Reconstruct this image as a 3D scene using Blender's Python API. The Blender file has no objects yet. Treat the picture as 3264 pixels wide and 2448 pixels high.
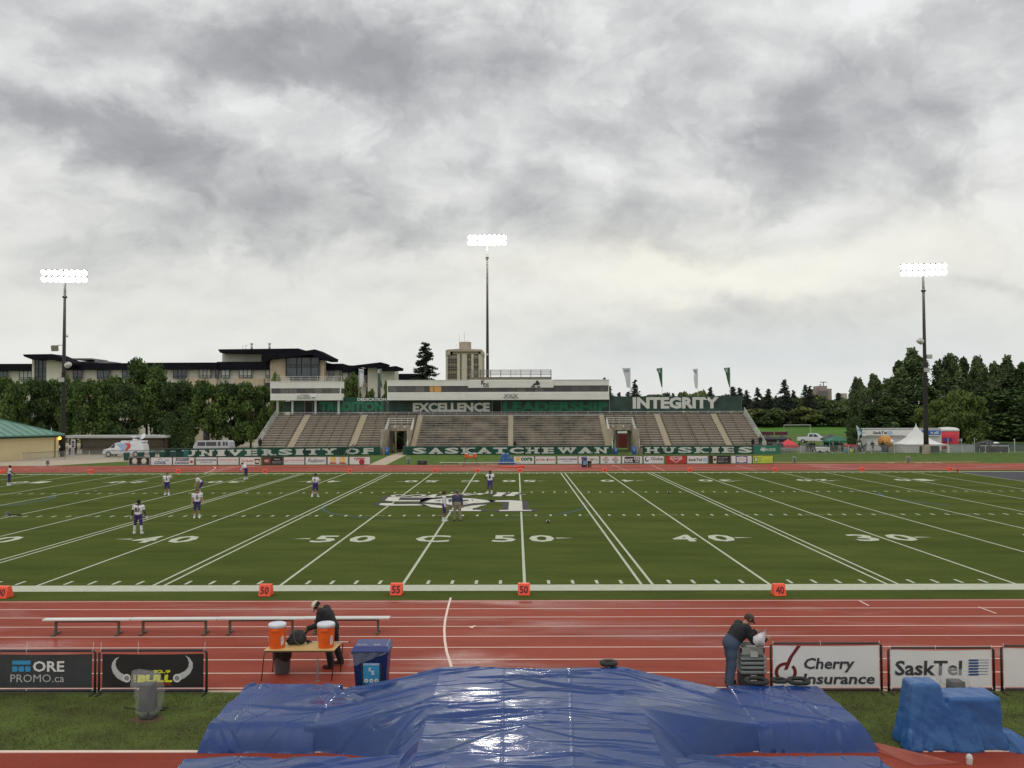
import bpy, math, random
import numpy as np
from mathutils import Vector, Matrix, Euler
R = math.radians
random.seed(7); RNG = np.random.default_rng(11)
SC = bpy.context.scene; COL = SC.collection
# ---------------------------------------------------------------- camera
CAM = np.array([4.287, -33.0, 6.49]); FPX = 2793.0
PITCH, YAW, ROLL = 0.0314, 0.004974, -0.00316
def _basis():
    c, s = math.cos(YAW), math.sin(YAW)
    r = np.array([c, s, 0.]); f0 = np.array([-s, c, 0.]); z = np.array([0, 0, 1.])
    c, s = math.cos(PITCH), math.sin(PITCH)
    f = f0*c + z*s; u = -f0*s + z*c
    c, s = math.cos(ROLL), math.sin(ROLL)
    return r*c + u*s, -r*s + u*c, f
RGT, UPV, FWD = _basis()
cd = bpy.data.cameras.new('camera'); cam = bpy.data.objects.new('camera', cd); COL.objects.link(cam)
cd.sensor_width = 36; cd.lens = FPX/3264*36; cd.clip_end = 6000; cd.clip_start = .1
M = Matrix.Identity(4)
for i in range(3):
    M[i][0] = RGT[i]; M[i][1] = UPV[i]; M[i][2] = -FWD[i]; M[i][3] = CAM[i]
cam.matrix_world = M; SC.camera = cam
def ray(px, py): return FWD + RGT*((px-1632)/FPX) + UPV*((1224-py)/FPX)
def G(px, py, z=0.):
    d = ray(px, py); t = (z-CAM[2])/d[2]; p = CAM + d*t; return float(p[0]), float(p[1])
def A(px, py, Y):
    d = ray(px, py); t = (Y-CAM[1])/d[1]; p = CAM + d*t; return float(p[0]), float(p[2])
# ---------------------------------------------------------------- world
SC.view_settings.view_transform = 'Standard'; SC.view_settings.look = 'None'
SC.view_settings.exposure = 0.0; SC.view_settings.gamma = 1
W = bpy.data.worlds.new('World'); SC.world = W; W.use_nodes = True
def build_world():
    nt = W.node_tree; nt.nodes.clear(); N = nt.nodes.new; L = nt.links.new
    def lk(s, d): 
        if hasattr(s, 'is_output') or not isinstance(s, (int, float)): L(s, d)
        else: d.default_value = s
    def mth(op, a, b=None, c=None, clamp=False):
        n = N('ShaderNodeMath'); n.operation = op; n.use_clamp = clamp
        for i, v in enumerate((a, b, c)):
            if v is not None: lk(v, n.inputs[i])
        return n.outputs[0]
    def mix(f, a, b):
        n = N('ShaderNodeMix'); n.data_type = 'RGBA'; lk(f, n.inputs[0])
        for v, i in ((a, 6), (b, 7)):
            if isinstance(v, tuple): n.inputs[i].default_value = (*v, 1)
            else: L(v, n.inputs[i])
        return n.outputs[2]
    tc = N('ShaderNodeTexCoord'); sp = N('ShaderNodeSeparateXYZ'); L(tc.outputs['Generated'], sp.inputs[0])
    x, y, z = sp.outputs
    az = mth('ARCTAN2', x, y); el = mth('ARCSINE', z)
    zz = mth('ADD', mth('MAXIMUM', z, 0.0), 0.16)
    u = mth('DIVIDE', x, zz); v = mth('DIVIDE', y, zz)
    cb = N('ShaderNodeCombineXYZ'); L(u, cb.inputs[0]); L(v, cb.inputs[1])
    def noise(vec, sc, det, rough, dist=0., off=0.):
        mp = N('ShaderNodeMapping'); L(vec, mp.inputs[0]); mp.inputs['Location'].default_value = (off, off*1.7, off*.3)
        n = N('ShaderNodeTexNoise'); n.inputs['Scale'].default_value = sc; n.inputs['Detail'].default_value = det
        n.inputs['Roughness'].default_value = rough; n.inputs['Distortion'].default_value = dist
        L(mp.outputs[0], n.inputs['Vector']); return n
    dv = N('ShaderNodeCombineXYZ'); L(mth('MULTIPLY', az, 1.), dv.inputs[0]); L(mth('MULTIPLY', el, 1.5), dv.inputs[1])
    wn = noise(dv.outputs[0], 7., 6, .6, .3, 3.1); ws = N('ShaderNodeSeparateXYZ'); L(wn.outputs['Color'], ws.inputs[0])
    azw = mth('ADD', az, mth('MULTIPLY', mth('SUBTRACT', ws.outputs[0], .5), .17))
    elw = mth('ADD', el, mth('MULTIPLY', mth('SUBTRACT', ws.outputs[1], .5), .13))
    # (x, y, rx, ry, rotation, weight) of the darker cloud bellies, as directions round the observer
    blobs = [(800,70,330,62,-4,.95),(600,110,150,38,4,.55),(905,180,95,62,15,.6),(365,175,55,60,0,.5),(1160,75,150,80,20,.55),
      (60,265,140,55,10,.45),(240,315,230,42,8,.72),(560,175,60,40,0,.35),(340,365,120,40,5,.45),(440,430,240,55,0,.32),
      (720,455,260,50,4,.42),(400,520,110,40,0,.33),(620,520,120,50,0,.28),(860,500,90,35,0,.3),(760,330,140,60,30,.22),(1506,70,75,95,-30,.42),
      (1256,315,75,70,0,.42),(1160,420,60,50,0,.3),(1386,440,45,40,0,.48),(1450,530,105,26,4,.52),(1330,540,80,40,0,.25),
      (1731,310,110,80,-35,.5),(1830,205,150,55,-35,.33),(1660,420,110,40,-15,.36),(2031,325,120,60,-15,.45),(2110,440,130,50,0,.4),
      (2190,20,90,60,0,.55),(1780,660,330,45,-3,.3),(2130,665,110,22,0,.3),(1560,720,300,30,0,.2),(1420,330,55,130,-20,.25),(100,90,130,50,0,.22),
      (1880,500,200,35,-8,.22),(1000,600,300,25,0,.12),(250,620,250,22,0,.15)]
    tot = None
    for bx, by, rx, ry, rot, w in blobs:
        a0 = math.atan((bx-1117)/1893); e0 = math.atan((889-by)/1893)*.97
        da = mth('SUBTRACT', azw, a0); de = mth('SUBTRACT', elw, e0)
        c, s = math.cos(R(-rot)), math.sin(R(-rot))
        p = mth('MULTIPLY', mth('MULTIPLY_ADD', da, c, mth('MULTIPLY', de, s)), 1893/rx*.9)
        q = mth('MULTIPLY', mth('MULTIPLY_ADD', da, -s, mth('MULTIPLY', de, c)), 1893/ry*.9)
        d2 = mth('ADD', mth('MULTIPLY', p, p), mth('MULTIPLY', q, q))
        g = mth('MULTIPLY', mth('POWER', 2.718, mth('MULTIPLY', d2, -1.)), w)
        tot = g if tot is None else mth('ADD', tot, g)
    z2 = mth('ADD', mth('MAXIMUM', z, 0.0), 0.60); sw = mth('MULTIPLY', mth('SUBTRACT', ws.outputs[2], .5), .25)
    u2 = mth('ADD', mth('DIVIDE', x, z2), sw); v2 = mth('DIVIDE', y, z2)
    c1 = N('ShaderNodeCombineXYZ'); L(u2, c1.inputs[0]); L(v2, c1.inputs[1])
    c2 = N('ShaderNodeCombineXYZ'); L(u2, c2.inputs[0]); L(mth('SUBTRACT', v2, .035), c2.inputs[1])
    na = noise(c1.outputs[0], 4.6, 9, .52, .15, 5.3).outputs[0]; nb = noise(c2.outputs[0], 4.6, 9, .52, .15, 5.3).outputs[0]
    dn = N('ShaderNodeCombineXYZ'); L(az, dn.inputs[0]); L(mth('MULTIPLY', el, 1.5), dn.inputs[1])
    n3 = noise(dn.outputs[0], 8., 10, .6, .2, 8.).outputs[0]
    relief = mth('MULTIPLY', mth('SUBTRACT', na, nb), 1.3)
    hz = mth('MULTIPLY', mth('SUBTRACT', el, .03), 6., clamp=True)
    soft = mth('MULTIPLY_ADD', hz, .6, .4)
    nz = mth('ADD', mth('MULTIPLY', mth('SUBTRACT', na, .5), .95), mth('ADD', mth('MULTIPLY', mth('SUBTRACT', n3, .5), .45), relief))
    dark = mth('ADD', mth('MULTIPLY', mth('MULTIPLY', tot, .70), mth('MULTIPLY_ADD', na, 1.1, .4)), mth('MULTIPLY', nz, soft))
    dark = mth('ADD', dark, mth('MULTIPLY_ADD', hz, .045, .115), clamp=True)
    rp = N('ShaderNodeValToRGB'); L(dark, rp.inputs[0]); cr = rp.color_ramp
    cr.elements[0].position = 0; cr.elements[0].color = (.88, .89, .895, 1)
    cr.elements[1].position = 1; cr.elements[1].color = (.345, .355, .375, 1)
    for pos, colr in ((.18, (.76, .768, .765)), (.42, (.57, .582, .59)), (.7, (.42, .43, .447))):
        e = cr.elements.new(pos); e.color = (*colr, 1)
    # warm clear strip low in the sky
    lw = mth('SUBTRACT', 1., mth('MULTIPLY', mth('ABSOLUTE', mth('SUBTRACT', el, .10)), 5.), clamp=True)
    wm = mth('MULTIPLY', lw, mth('SUBTRACT', 1.0, dark, clamp=True))
    col = mix(mth('MULTIPLY', wm, .7, clamp=True), rp.outputs[0], (.78, .78, .705))
    da = mth('SUBTRACT', azw, .22); de = mth('SUBTRACT', elw, .155)
    g = mth('POWER', 2.718, mth('MULTIPLY', mth('ADD', mth('MULTIPLY', mth('MULTIPLY', da, da), 14.), mth('MULTIPLY', mth('MULTIPLY', de, de), 900.)), -1.))
    col = mix(mth('MULTIPLY', g, .8), col, (.98, .955, .84))
    da = mth('SUBTRACT', azw, .30); de = mth('SUBTRACT', el, .06)
    g = mth('POWER', 2.718, mth('MULTIPLY', mth('ADD', mth('MULTIPLY', mth('MULTIPLY', da, da), 16.), mth('MULTIPLY', mth('MULTIPLY', de, de), 900.)), -1.))
    col = mix(mth('MULTIPLY', g, .55), col, (.62, .67, .70))
    lo = mth('SUBTRACT', 1., mth('MULTIPLY', el, 60.), clamp=True)
    sky = N('ShaderNodeTexSky'); sky.sky_type = 'NISHITA'; sky.sun_disc = False
    sky.sun_elevation = R(55); sky.sun_rotation = R(200)
    sc = N('ShaderNodeVectorMath'); sc.operation = 'SCALE'; L(col, sc.inputs[0]); sc.inputs['Scale'].default_value = 10.
    fin = mix(.985, sky.outputs[0], sc.outputs[0])
    up = mix(mth('MULTIPLY', z, -8., clamp=True), fin, (1.2, 1.25, .9))
    bg = N('ShaderNodeBackground'); bg.inputs[1].default_value = .1; L(up, bg.inputs[0])
    o = N('ShaderNodeOutputWorld'); L(bg.outputs[0], o.inputs[0])
build_world()
sd = bpy.data.lights.new('sun', 'SUN'); sd.energy = .5; sd.angle = R(25); sd.color = (1, .97, .92)
so = bpy.data.objects.new('sun', sd); COL.objects.link(so); so.rotation_euler = (R(35), 0, R(-20))
# ---------------------------------------------------------------- materials
MATS = {}
def wet(m, lo, hi, scale, edge=.03, c=.5):     # glossy puddles between drier patches
    nt = m.node_tree; b = nt.nodes['Principled BSDF']; tc = nt.nodes.new('ShaderNodeTexCoord'); n = nt.nodes.new('ShaderNodeTexNoise'); mp = nt.nodes.new('ShaderNodeMapping'); mp.inputs['Scale'].default_value = scale
    nt.links.new(tc.outputs['Object'], mp.inputs[0]); nt.links.new(mp.outputs[0], n.inputs['Vector']); n.inputs['Scale'].default_value = 1; n.inputs['Detail'].default_value = 6; n.inputs['Roughness'].default_value = .55; n.inputs['Distortion'].default_value = .4
    r = nt.nodes.new('ShaderNodeMapRange'); r.inputs[1].default_value = c-edge; r.inputs[2].default_value = c+edge; r.inputs[3].default_value = lo; r.inputs[4].default_value = hi; nt.links.new(n.outputs[0], r.inputs[0]); nt.links.new(r.outputs[0], b.inputs['Roughness'])
def mat(name, col, rough=.7, var=.12, scale=3., bump=0., bscale=40., metal=0., spec=.5, emit=0., alpha=1., col2=None, coat=0., rvar=0., island=0., stretch=None, trans=0., grain=0., gscale=20.):
    if name in MATS: return MATS[name]
    m = bpy.data.materials.new(name); m.use_nodes = True; nt = m.node_tree; N = nt.nodes.new; L = nt.links.new
    b = nt.nodes['Principled BSDF']
    b.inputs['Roughness'].default_value = rough; b.inputs['Metallic'].default_value = metal
    b.inputs['Specular IOR Level'].default_value = spec; b.inputs['Coat Weight'].default_value = coat
    if trans: b.inputs['Transmission Weight'].default_value = trans
    b.inputs['Alpha'].default_value = alpha
    tc = N('ShaderNodeTexCoord'); vec = tc.outputs['Object']
    if stretch:
        mp = N('ShaderNodeMapping'); mp.inputs['Scale'].default_value = stretch; L(vec, mp.inputs[0]); vec = mp.outputs[0]
    if emit:
        b.inputs['Emission Color'].default_value = (*col, 1); b.inputs['Emission Strength'].default_value = emit
    c1 = tuple(min(1, c*(1+var)) for c in col); c2 = col2 or tuple(c*(1-var) for c in col)
    if island:
        gi = N('ShaderNodeNewGeometry'); fac = gi.outputs['Random Per Island']
        nn = N('ShaderNodeTexNoise'); nn.inputs['Scale'].default_value = scale; L(vec, nn.inputs['Vector'])
        ad = N('ShaderNodeMath'); ad.operation = 'MULTIPLY_ADD'; L(fac, ad.inputs[0]); ad.inputs[1].default_value = island
        sb = N('ShaderNodeMath'); sb.operation = 'MULTIPLY_ADD'; L(nn.outputs[0], sb.inputs[0]); sb.inputs[1].default_value = 2.2; sb.inputs[2].default_value = -.6-island/2
        L(sb.outputs[0], ad.inputs[2]); fac = ad.outputs[0]
    else:
        n = N('ShaderNodeTexNoise'); n.inputs['Scale'].default_value = scale; n.inputs['Detail'].default_value = 5
        n.inputs['Roughness'].default_value = .65; L(vec, n.inputs['Vector'])
        rp0 = N('ShaderNodeMapRange'); rp0.inputs[1].default_value = .32; rp0.inputs[2].default_value = .68; L(n.outputs[0], rp0.inputs[0]); fac = rp0.outputs[0]
        if rvar:
            mr = N('ShaderNodeMapRange'); mr.inputs[1].default_value = .35; mr.inputs[2].default_value = .65
            n2 = N('ShaderNodeTexNoise'); n2.inputs['Scale'].default_value = scale*.6; n2.inputs['Detail'].default_value = 4; L(vec, n2.inputs['Vector'])
            mr.inputs[3].default_value = max(.03, rough-rvar); mr.inputs[4].default_value = min(1, rough+rvar); L(n2.outputs[0], mr.inputs[0]); L(mr.outputs[0], b.inputs['Roughness'])
    mx = N('ShaderNodeMix'); mx.data_type = 'RGBA'; mx.clamp_factor = True; L(fac, mx.inputs[0]); mx.inputs[6].default_value = (*c1, 1); mx.inputs[7].default_value = (*c2, 1)
    if grain:
        gn = N('ShaderNodeTexNoise'); gn.inputs['Scale'].default_value = gscale; gn.inputs['Detail'].default_value = 8; gn.inputs['Roughness'].default_value = .8; L(tc.outputs['Object'], gn.inputs['Vector'])
        gr = N('ShaderNodeMapRange'); gr.inputs[1].default_value = .35; gr.inputs[2].default_value = .65; gr.inputs[3].default_value = 1-grain; gr.inputs[4].default_value = 1+grain; L(gn.outputs[0], gr.inputs[0])
        vs = N('ShaderNodeVectorMath'); vs.operation = 'SCALE'; L(mx.outputs[2], vs.inputs[0]); L(gr.outputs[0], vs.inputs['Scale']); L(vs.outputs[0], b.inputs['Base Color'])
    else: L(mx.outputs[2], b.inputs['Base Color'])
    if bump:
        n3 = N('ShaderNodeTexNoise'); n3.inputs['Scale'].default_value = bscale; n3.inputs['Detail'].default_value = 3; L(tc.outputs['Object'], n3.inputs['Vector'])
        bp = N('ShaderNodeBump'); bp.inputs['Strength'].default_value = min(1, bump); bp.inputs['Distance'].default_value = .02; L(n3.outputs[0], bp.inputs['Height']); L(bp.outputs[0], b.inputs['Normal'])
    MATS[name] = m; return m
# ---------------------------------------------------------------- objects
def wloc(o):
    v = Vector((0, 0, 0))
    while o is not None: v = v + o.location; o = o.parent
    return v
def tag(o, label=None, cat=None, group=None, kind=None):
    if label: o['label'] = label
    if cat: o['category'] = cat
    if group: o['group'] = group
    if kind: o['kind'] = kind
    return o
def thing(name, label, cat, loc=(0, 0, 0), rotz=0., group=None):
    o = bpy.data.objects.new(name, None); COL.objects.link(o); o.empty_display_size = .2
    o.location = loc; o.rotation_euler = (0, 0, rotz); return tag(o, label, cat, group)
def dup(o, loc=None, rotz=None, label=None, group=None, par=None, scale=None):
    c = o.copy(); COL.objects.link(c); c.parent = par
    for ch in list(o.children): dup(ch, par=c)
    if loc is not None: c.location = loc
    if rotz is not None: c.rotation_euler = (0, 0, rotz)
    if scale is not None: c.scale = scale
    if label: c['label'] = label
    if group: c['group'] = group
    return c
def mesh_np(name, V, F, mats, parent=None, smooth=False, mi=None, local=False):
    me = bpy.data.meshes.new(name); V = np.asarray(V, np.float32); F = np.asarray(F, np.int32)
    if parent is not None and not local:
        w = wloc(parent); V = V - np.array([w.x, w.y, w.z], np.float32)
    me.vertices.add(len(V)); me.vertices.foreach_set('co', V.ravel())
    k = F.shape[1]; me.loops.add(F.size); me.loops.foreach_set('vertex_index', F.ravel())
    me.polygons.add(len(F)); me.polygons.foreach_set('loop_start', np.arange(0, F.size, k, dtype=np.int32))
    if mi is not None: me.polygons.foreach_set('material_index', np.asarray(mi, np.int32))
    me.polygons.foreach_set('use_smooth', np.full(len(F), smooth))
    for m in (mats if isinstance(mats, (list, tuple)) else [mats]): me.materials.append(m)
    me.update(calc_edges=True); me.validate()
    o = bpy.data.objects.new(name, me); COL.objects.link(o)
    if parent is not None: o.parent = parent
    return o
_tc = {}
def text_mesh(s, bold=.0):
    bold *= .55
    key = (s, bold)
    if key in _tc: return _tc[key]
    cu = bpy.data.curves.new('t', 'FONT'); cu.body = s; cu.offset = bold; cu.resolution_u = 2; cu.size = 1
    o = bpy.data.objects.new('t', cu); COL.objects.link(o); dg = bpy.context.evaluated_depsgraph_get()
    me = bpy.data.meshes.new_from_object(o.evaluated_get(dg))
    vs = [(v.co.x, v.co.y) for v in me.vertices]; fs = [tuple(p.vertices) for p in me.polygons]
    bpy.data.objects.remove(o); bpy.data.curves.remove(cu); bpy.data.meshes.remove(me)
    x0 = min(v[0] for v in vs); x1 = max(v[0] for v in vs); y0 = min(v[1] for v in vs); y1 = max(v[1] for v in vs)
    vs = [((a-x0)/(x1-x0), (b-y0)/(y1-y0)) for a, b in vs]
    _tc[key] = (vs, fs); return _tc[key]
SERIF = {'U': 't0-.42,t.58-1', 'N': 't0-.38,t.66-1,b0-.36', 'I': 't0-1,b0-1', 'V': 't0-.42,t.58-1', 'E': 't0-.2,b0-.2', 'R': 't0-.2,b0-.42,b.62-1', 'T': 'b.2-.8',
  'Y': 't0-.42,t.58-1,b.22-.78', 'F': 'b0-.5', 'K': 't0-.42,t.6-1,b0-.42,b.6-1', 'A': 'b0-.42,b.58-1', 'H': 't0-.4,t.6-1,b0-.4,b.6-1', 'W': 't0-.3,t.36-.64,t.7-1', 'S': '', 'O': '', 'C': '', 'P': 'b0-.5', 'L': 't0-.5', 'D': ''}
class MB:
    def __init__(s): s.v = []; s.f = []; s.m = []
    def add(s, vs, fs, mi=0):
        b = len(s.v); s.v += [tuple(map(float, p)) for p in vs]; s.f += [tuple(b+i for i in f) for f in fs]; s.m += [mi]*len(fs); return s
    def box(s, c, d, mi=0, rz=0., rx=0., ry=0.):
        e = Euler((rx, ry, rz)).to_matrix() if (rz or rx or ry) else None
        vs = []
        for z in (-.5, .5):
            for x, y in ((-.5, -.5), (.5, -.5), (.5, .5), (-.5, .5)):
                p = Vector((x*d[0], y*d[1], z*d[2]));  p = e @ p if e else p
                vs.append((p.x+c[0], p.y+c[1], p.z+c[2]))
        return s.add(vs, [(3, 2, 1, 0), (4, 5, 6, 7), (0, 1, 5, 4), (1, 2, 6, 5), (2, 3, 7, 6), (3, 0, 4, 7)], mi)
    def bb(s, x0, x1, y0, y1, z0, z1, mi=0): return s.box(((x0+x1)/2, (y0+y1)/2, (z0+z1)/2), (abs(x1-x0), abs(y1-y0), abs(z1-z0)), mi)
    def tube(s, pts, r, n=8, mi=0, cap=True):
        pts = [Vector(p) for p in pts]; rs = r if isinstance(r, (list, tuple)) else [r]*len(pts); vs = []
        for i, p in enumerate(pts):
            t = (pts[min(i+1, len(pts)-1)]-pts[max(i-1, 0)]); t = t.normalized() if t.length else Vector((0, 0, 1))
            a = t.cross(Vector((0, 0, 1)) if abs(t.z) < .9 else Vector((1, 0, 0))).normalized(); b = t.cross(a)
            for k in range(n):
                an = 2*math.pi*k/n; q = p+(a*math.cos(an)+b*math.sin(an))*rs[i]; vs.append(tuple(q))
        fs = [(i*n+k, i*n+(k+1) % n, (i+1)*n+(k+1) % n, (i+1)*n+k) for i in range(len(pts)-1) for k in range(n)]
        if cap: fs += [tuple(range(n))[::-1], tuple((len(pts)-1)*n+k for k in range(n))]
        return s.add(vs, fs, mi)
    def lathe(s, prof, c, n=16, mi=0, sx=1, sy=1, axis=None):
        vs = []; E = axis
        for r, z in prof:
            for k in range(n):
                a = 2*math.pi*k/n; p = Vector((r*math.cos(a)*sx, r*math.sin(a)*sy, z))
                if E is not None: p = E @ p
                vs.append((p.x+c[0], p.y+c[1], p.z+c[2]))
        m = len(prof)
        fs = [(i*n+k, i*n+(k+1) % n, (i+1)*n+(k+1) % n, (i+1)*n+k) for i in range(m-1) for k in range(n)]
        fs += [tuple(range(n))[::-1], tuple((m-1)*n+k for k in range(n))]
        return s.add(vs, fs, mi)
    def prism(s, pts, o, ua, va, wa, depth, mi=0):      # polygon in plane (ua,va) at o, extruded along wa
        o, ua, va, wa = map(Vector, (o, ua, va, wa)); n = len(pts)
        a = [o+ua*p[0]+va*p[1] for p in pts]; b = [q+wa*depth for q in a]
        return s.add([tuple(q) for q in a+b], [tuple(range(n))[::-1], tuple(range(n, 2*n))]+[(i, (i+1) % n, n+(i+1) % n, n+i) for i in range(n)], mi)
    def flat(s, pts, mi=0): return s.add(pts, [tuple(range(len(pts)))], mi)
    def text(s, t, o, ua, va, w, h, mi=0, bold=.0, slant=0.):
        o, ua, va = map(Vector, (o, ua, va)); vs, fs = text_mesh(t, bold)
        return s.add([tuple(o+ua*(a*w+slant*b*h)+va*(b*h)) for a, b in vs], fs, mi)
    def slab(s, t, o, ua, va, w, h, mi=0):               # slab-serif lettering
        o, ua, va = map(Vector, (o, ua, va)); nn = ua.cross(va).normalized()*.004
        wd = [(.62 if c == 'I' else .35 if c == ' ' else 1.3 if c == 'W' else 1.) for c in t]; tot = sum(wd)+.14*(len(t)-1); x = 0; k = w/tot
        for c, cw in zip(t, wd):
            if c != ' ':
                oo = o+ua*(x*k); sd = SERIF.get(c) and c not in 'TYVWA'; s.text(c, oo+ua*(cw*k*(.14 if sd else 0)), ua, va, cw*k*(.72 if sd else 1), h, mi, .08)
                for q in filter(None, SERIF.get(c, '').split(',')):
                    p0, p1 = map(float, q[1:].split('-')); z0 = 0 if q[0] == 'b' else h*.82
                    a = oo+ua*(cw*k*p0)+va*z0+nn; b2 = oo+ua*(cw*k*p1)+va*z0+nn
                    s.flat([tuple(a), tuple(b2), tuple(b2+va*h*.18), tuple(a+va*h*.18)], mi)
            x += cw+.14
        return s
    def build(s, name, mats, parent=None, smooth=False, bevel=0., local=False):
        me = bpy.data.meshes.new(name); off = Vector((0, 0, 0))
        if parent is not None and not local: off = wloc(parent)
        me.from_pydata([(a-off.x, b-off.y, c-off.z) for a, b, c in s.v], [], s.f)
        for m in (mats if isinstance(mats, (list, tuple)) else [mats]): me.materials.append(m)
        me.polygons.foreach_set('material_index', s.m)
        if smooth: me.polygons.foreach_set('use_smooth', [True]*len(s.f))
        me.update(); o = bpy.data.objects.new(name, me); COL.objects.link(o)
        if parent is not None: o.parent = parent
        if bevel:
            md = o.modifiers.new('bevel', 'BEVEL'); md.width = bevel; md.segments = 2; md.limit_method = 'ANGLE'
        return o
def sphere_prof(r, n=8, z=0., f=1.): return [(max(1e-4, r*math.sin(math.pi*i/n)), z-r*f*math.cos(math.pi*i/n)) for i in range(n+1)]
# signed-distance modelling for soft bodies (people, draped covers)
def nets(F, org, res, iso=0.):
    S = F < iso; nx, ny, nz = F.shape
    c = np.zeros((nx-1, ny-1, nz-1), int)
    for dx in (0, 1):
        for dy in (0, 1):
            for dz in (0, 1): c += S[dx:nx-1+dx, dy:ny-1+dy, dz:nz-1+dz]
    act = (c > 0) & (c < 8); idx = -np.ones(act.shape, int); ii = np.argwhere(act); idx[act] = np.arange(len(ii))
    P = np.zeros((len(ii), 3)); cnt = np.zeros(len(ii)); Fi = F-iso
    for ax in range(3):
        o1, o2 = [a for a in range(3) if a != ax]
        for a in (0, 1):
            for b in (0, 1):
                st = np.zeros(3, int); st[o1] = a; st[o2] = b; en = st.copy(); en[ax] = 1
                p = ii+st; q = ii+en; f0 = Fi[p[:, 0], p[:, 1], p[:, 2]]; f1 = Fi[q[:, 0], q[:, 1], q[:, 2]]
                k = (f0 < 0) != (f1 < 0); t = np.zeros(len(ii)); t[k] = f0[k]/(f0[k]-f1[k])
                pos = st[None, :]*np.ones((len(ii), 1)); pos[:, ax] = t; P[k] += pos[k]; cnt[k] += 1
    V = (ii+P/np.maximum(cnt, 1)[:, None])*res+org; Q = []
    for ax in range(3):
        o1, o2 = (ax+1) % 3, (ax+2) % 3
        sl0 = [slice(1, -1)]*3; sl0[ax] = slice(0, -1); sl1 = [slice(1, -1)]*3; sl1[ax] = slice(1, None)
        a = S[tuple(sl0)]; b = S[tuple(sl1)]; e = np.argwhere(a != b)
        if not len(e): continue
        sg = a[e[:, 0], e[:, 1], e[:, 2]]; off = np.ones(3, int); off[ax] = 0; e = e+off
        def cell(d1, d2):
            g = e.copy(); g[:, o1] += d1; g[:, o2] += d2; return idx[g[:, 0], g[:, 1], g[:, 2]]
        q = np.stack([cell(-1, -1), cell(0, -1), cell(0, 0), cell(-1, 0)], 1); q[~sg] = q[~sg][:, ::-1]; Q.append(q)
    Q = np.concatenate(Q); Q = Q[(Q >= 0).all(1)]
    return V, Q, ii
def capsule_field(caps, res, pad=.06):
    pts = np.array([c[0] for c in caps]+[c[1] for c in caps]); rm = max(max(c[2], c[3]) for c in caps)
    lo = pts.min(0)-rm-pad; hi = pts.max(0)+rm+pad; n = np.ceil((hi-lo)/res).astype(int)+1
    F = np.full(n, 1.); Lb = np.zeros(n, np.int8); D = np.full(n, 1.)
    for a, b, ra, rb, lab, k in caps:
        a = np.array(a, float); b = np.array(b, float); m = max(ra, rb)+.07
        i0 = np.maximum(0, np.floor((np.minimum(a, b)-m-lo)/res).astype(int)); i1 = np.minimum(n, np.ceil((np.maximum(a, b)+m-lo)/res).astype(int)+1)
        g = np.stack(np.meshgrid(*[lo[j]+res*np.arange(i0[j], i1[j]) for j in range(3)], indexing='ij'), -1)
        ab = b-a; t = np.clip(((g-a) @ ab)/max(ab @ ab, 1e-9), 0, 1)
        d = np.linalg.norm(g-a-t[..., None]*ab, axis=-1)-(ra+(rb-ra)*t)
        sl = tuple(slice(i0[j], i1[j]) for j in range(3)); f = F[sl]; h = np.clip(.5+.5*(f-d)/k, 0, 1)
        F[sl] = f*(1-h)+d*h-k*h*(1-h); w = d < D[sl]; Lb[sl][w] = lab; D[sl][w] = d[w]
    return F, Lb, lo
# ================================================================ setting
def gz(x, y):
    z = 0.
    if y > 76: z = min(.2, .2*(y-76)/14)
    if y > 215: z = .2+min(1.9, 1.9*(y-215)/70)
    return z
YD = .9144; FW = 65*YD
m_turf = mat('turf', (.082, .104, .025), .95, .14, .45, .35, 60, col2=(.058, .076, .019), stretch=(.3, 1, 1), spec=.0, grain=.22, gscale=9)
m_turf.node_tree.nodes['Principled BSDF'].inputs['Sheen Weight'].default_value = .02; m_turf.node_tree.nodes['Principled BSDF'].inputs['Sheen Tint'].default_value = (.75, .85, .5, 1)
m_line = mat('turf_paint', (.50, .52, .40), .9, .10, 4., .2, 60, spec=.1)
m_track = mat('rubber_track', (.30, .058, .034), .60, .14, .35, .15, 120, col2=(.235, .038, .021), stretch=(.3, 1, 1), spec=.09, grain=.16, gscale=14); wet(m_track, .24, .66, (.13, .5, 1), .08, .42)
m_tline = mat('track_paint', (.80, .60, .51), .6, .06, 4, spec=.3)
m_lawn = mat('lawn', (.088, .118, .030), .95, .3, .9, .6, 25, col2=(.066, .066, .028), spec=.05, grain=.3, gscale=14)
m_ground = mat('meadow', (.10, .155, .035), .95, .25, .08, .3, 8, col2=(.075, .115, .03), spec=.1)
m_sand = mat('gravel_paving', (.40, .34, .26), .95, .12, .8, .3, 30, spec=.15)
m_asph = mat('asphalt', (.12, .115, .105), .9, .15, .6, .3, 30)
def sheet(name, x0, x1, y0, y1, z, m, nx=1, ny=1, zf=None):
    xs = np.linspace(x0, x1, nx+1); ys = np.linspace(y0, y1, ny+1)
    V = [(x, y, (zf(x, y) if zf else 0)+z) for y in ys for x in xs]
    F = [(j*(nx+1)+i, j*(nx+1)+i+1, (j+1)*(nx+1)+i+1, (j+1)*(nx+1)+i) for j in range(ny) for i in range(nx)]
    return tag(mesh_np(name, V, F, m), kind='structure')
def gmesh():
    ys = [-60, -30, 0, 30, 60, 76, 80, 90, 120, 160, 215, 230, 250, 270, 285, 400, 800, 1500, 3000]; xs = [-2500, -600, -200, -100, 0, 100, 200, 600, 2500]
    V = [(x, y, gz(x, y)) for y in ys for x in xs]; n = len(xs)
    F = [(j*n+i, j*n+i+1, (j+1)*n+i+1, (j+1)*n+i) for j in range(len(ys)-1) for i in range(n-1)]
    tag(mesh_np('ground', V, F, m_ground), kind='structure')
gmesh()
sheet('running_track', -95, 95, 62.3, 74.2, .008, m_track)
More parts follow.
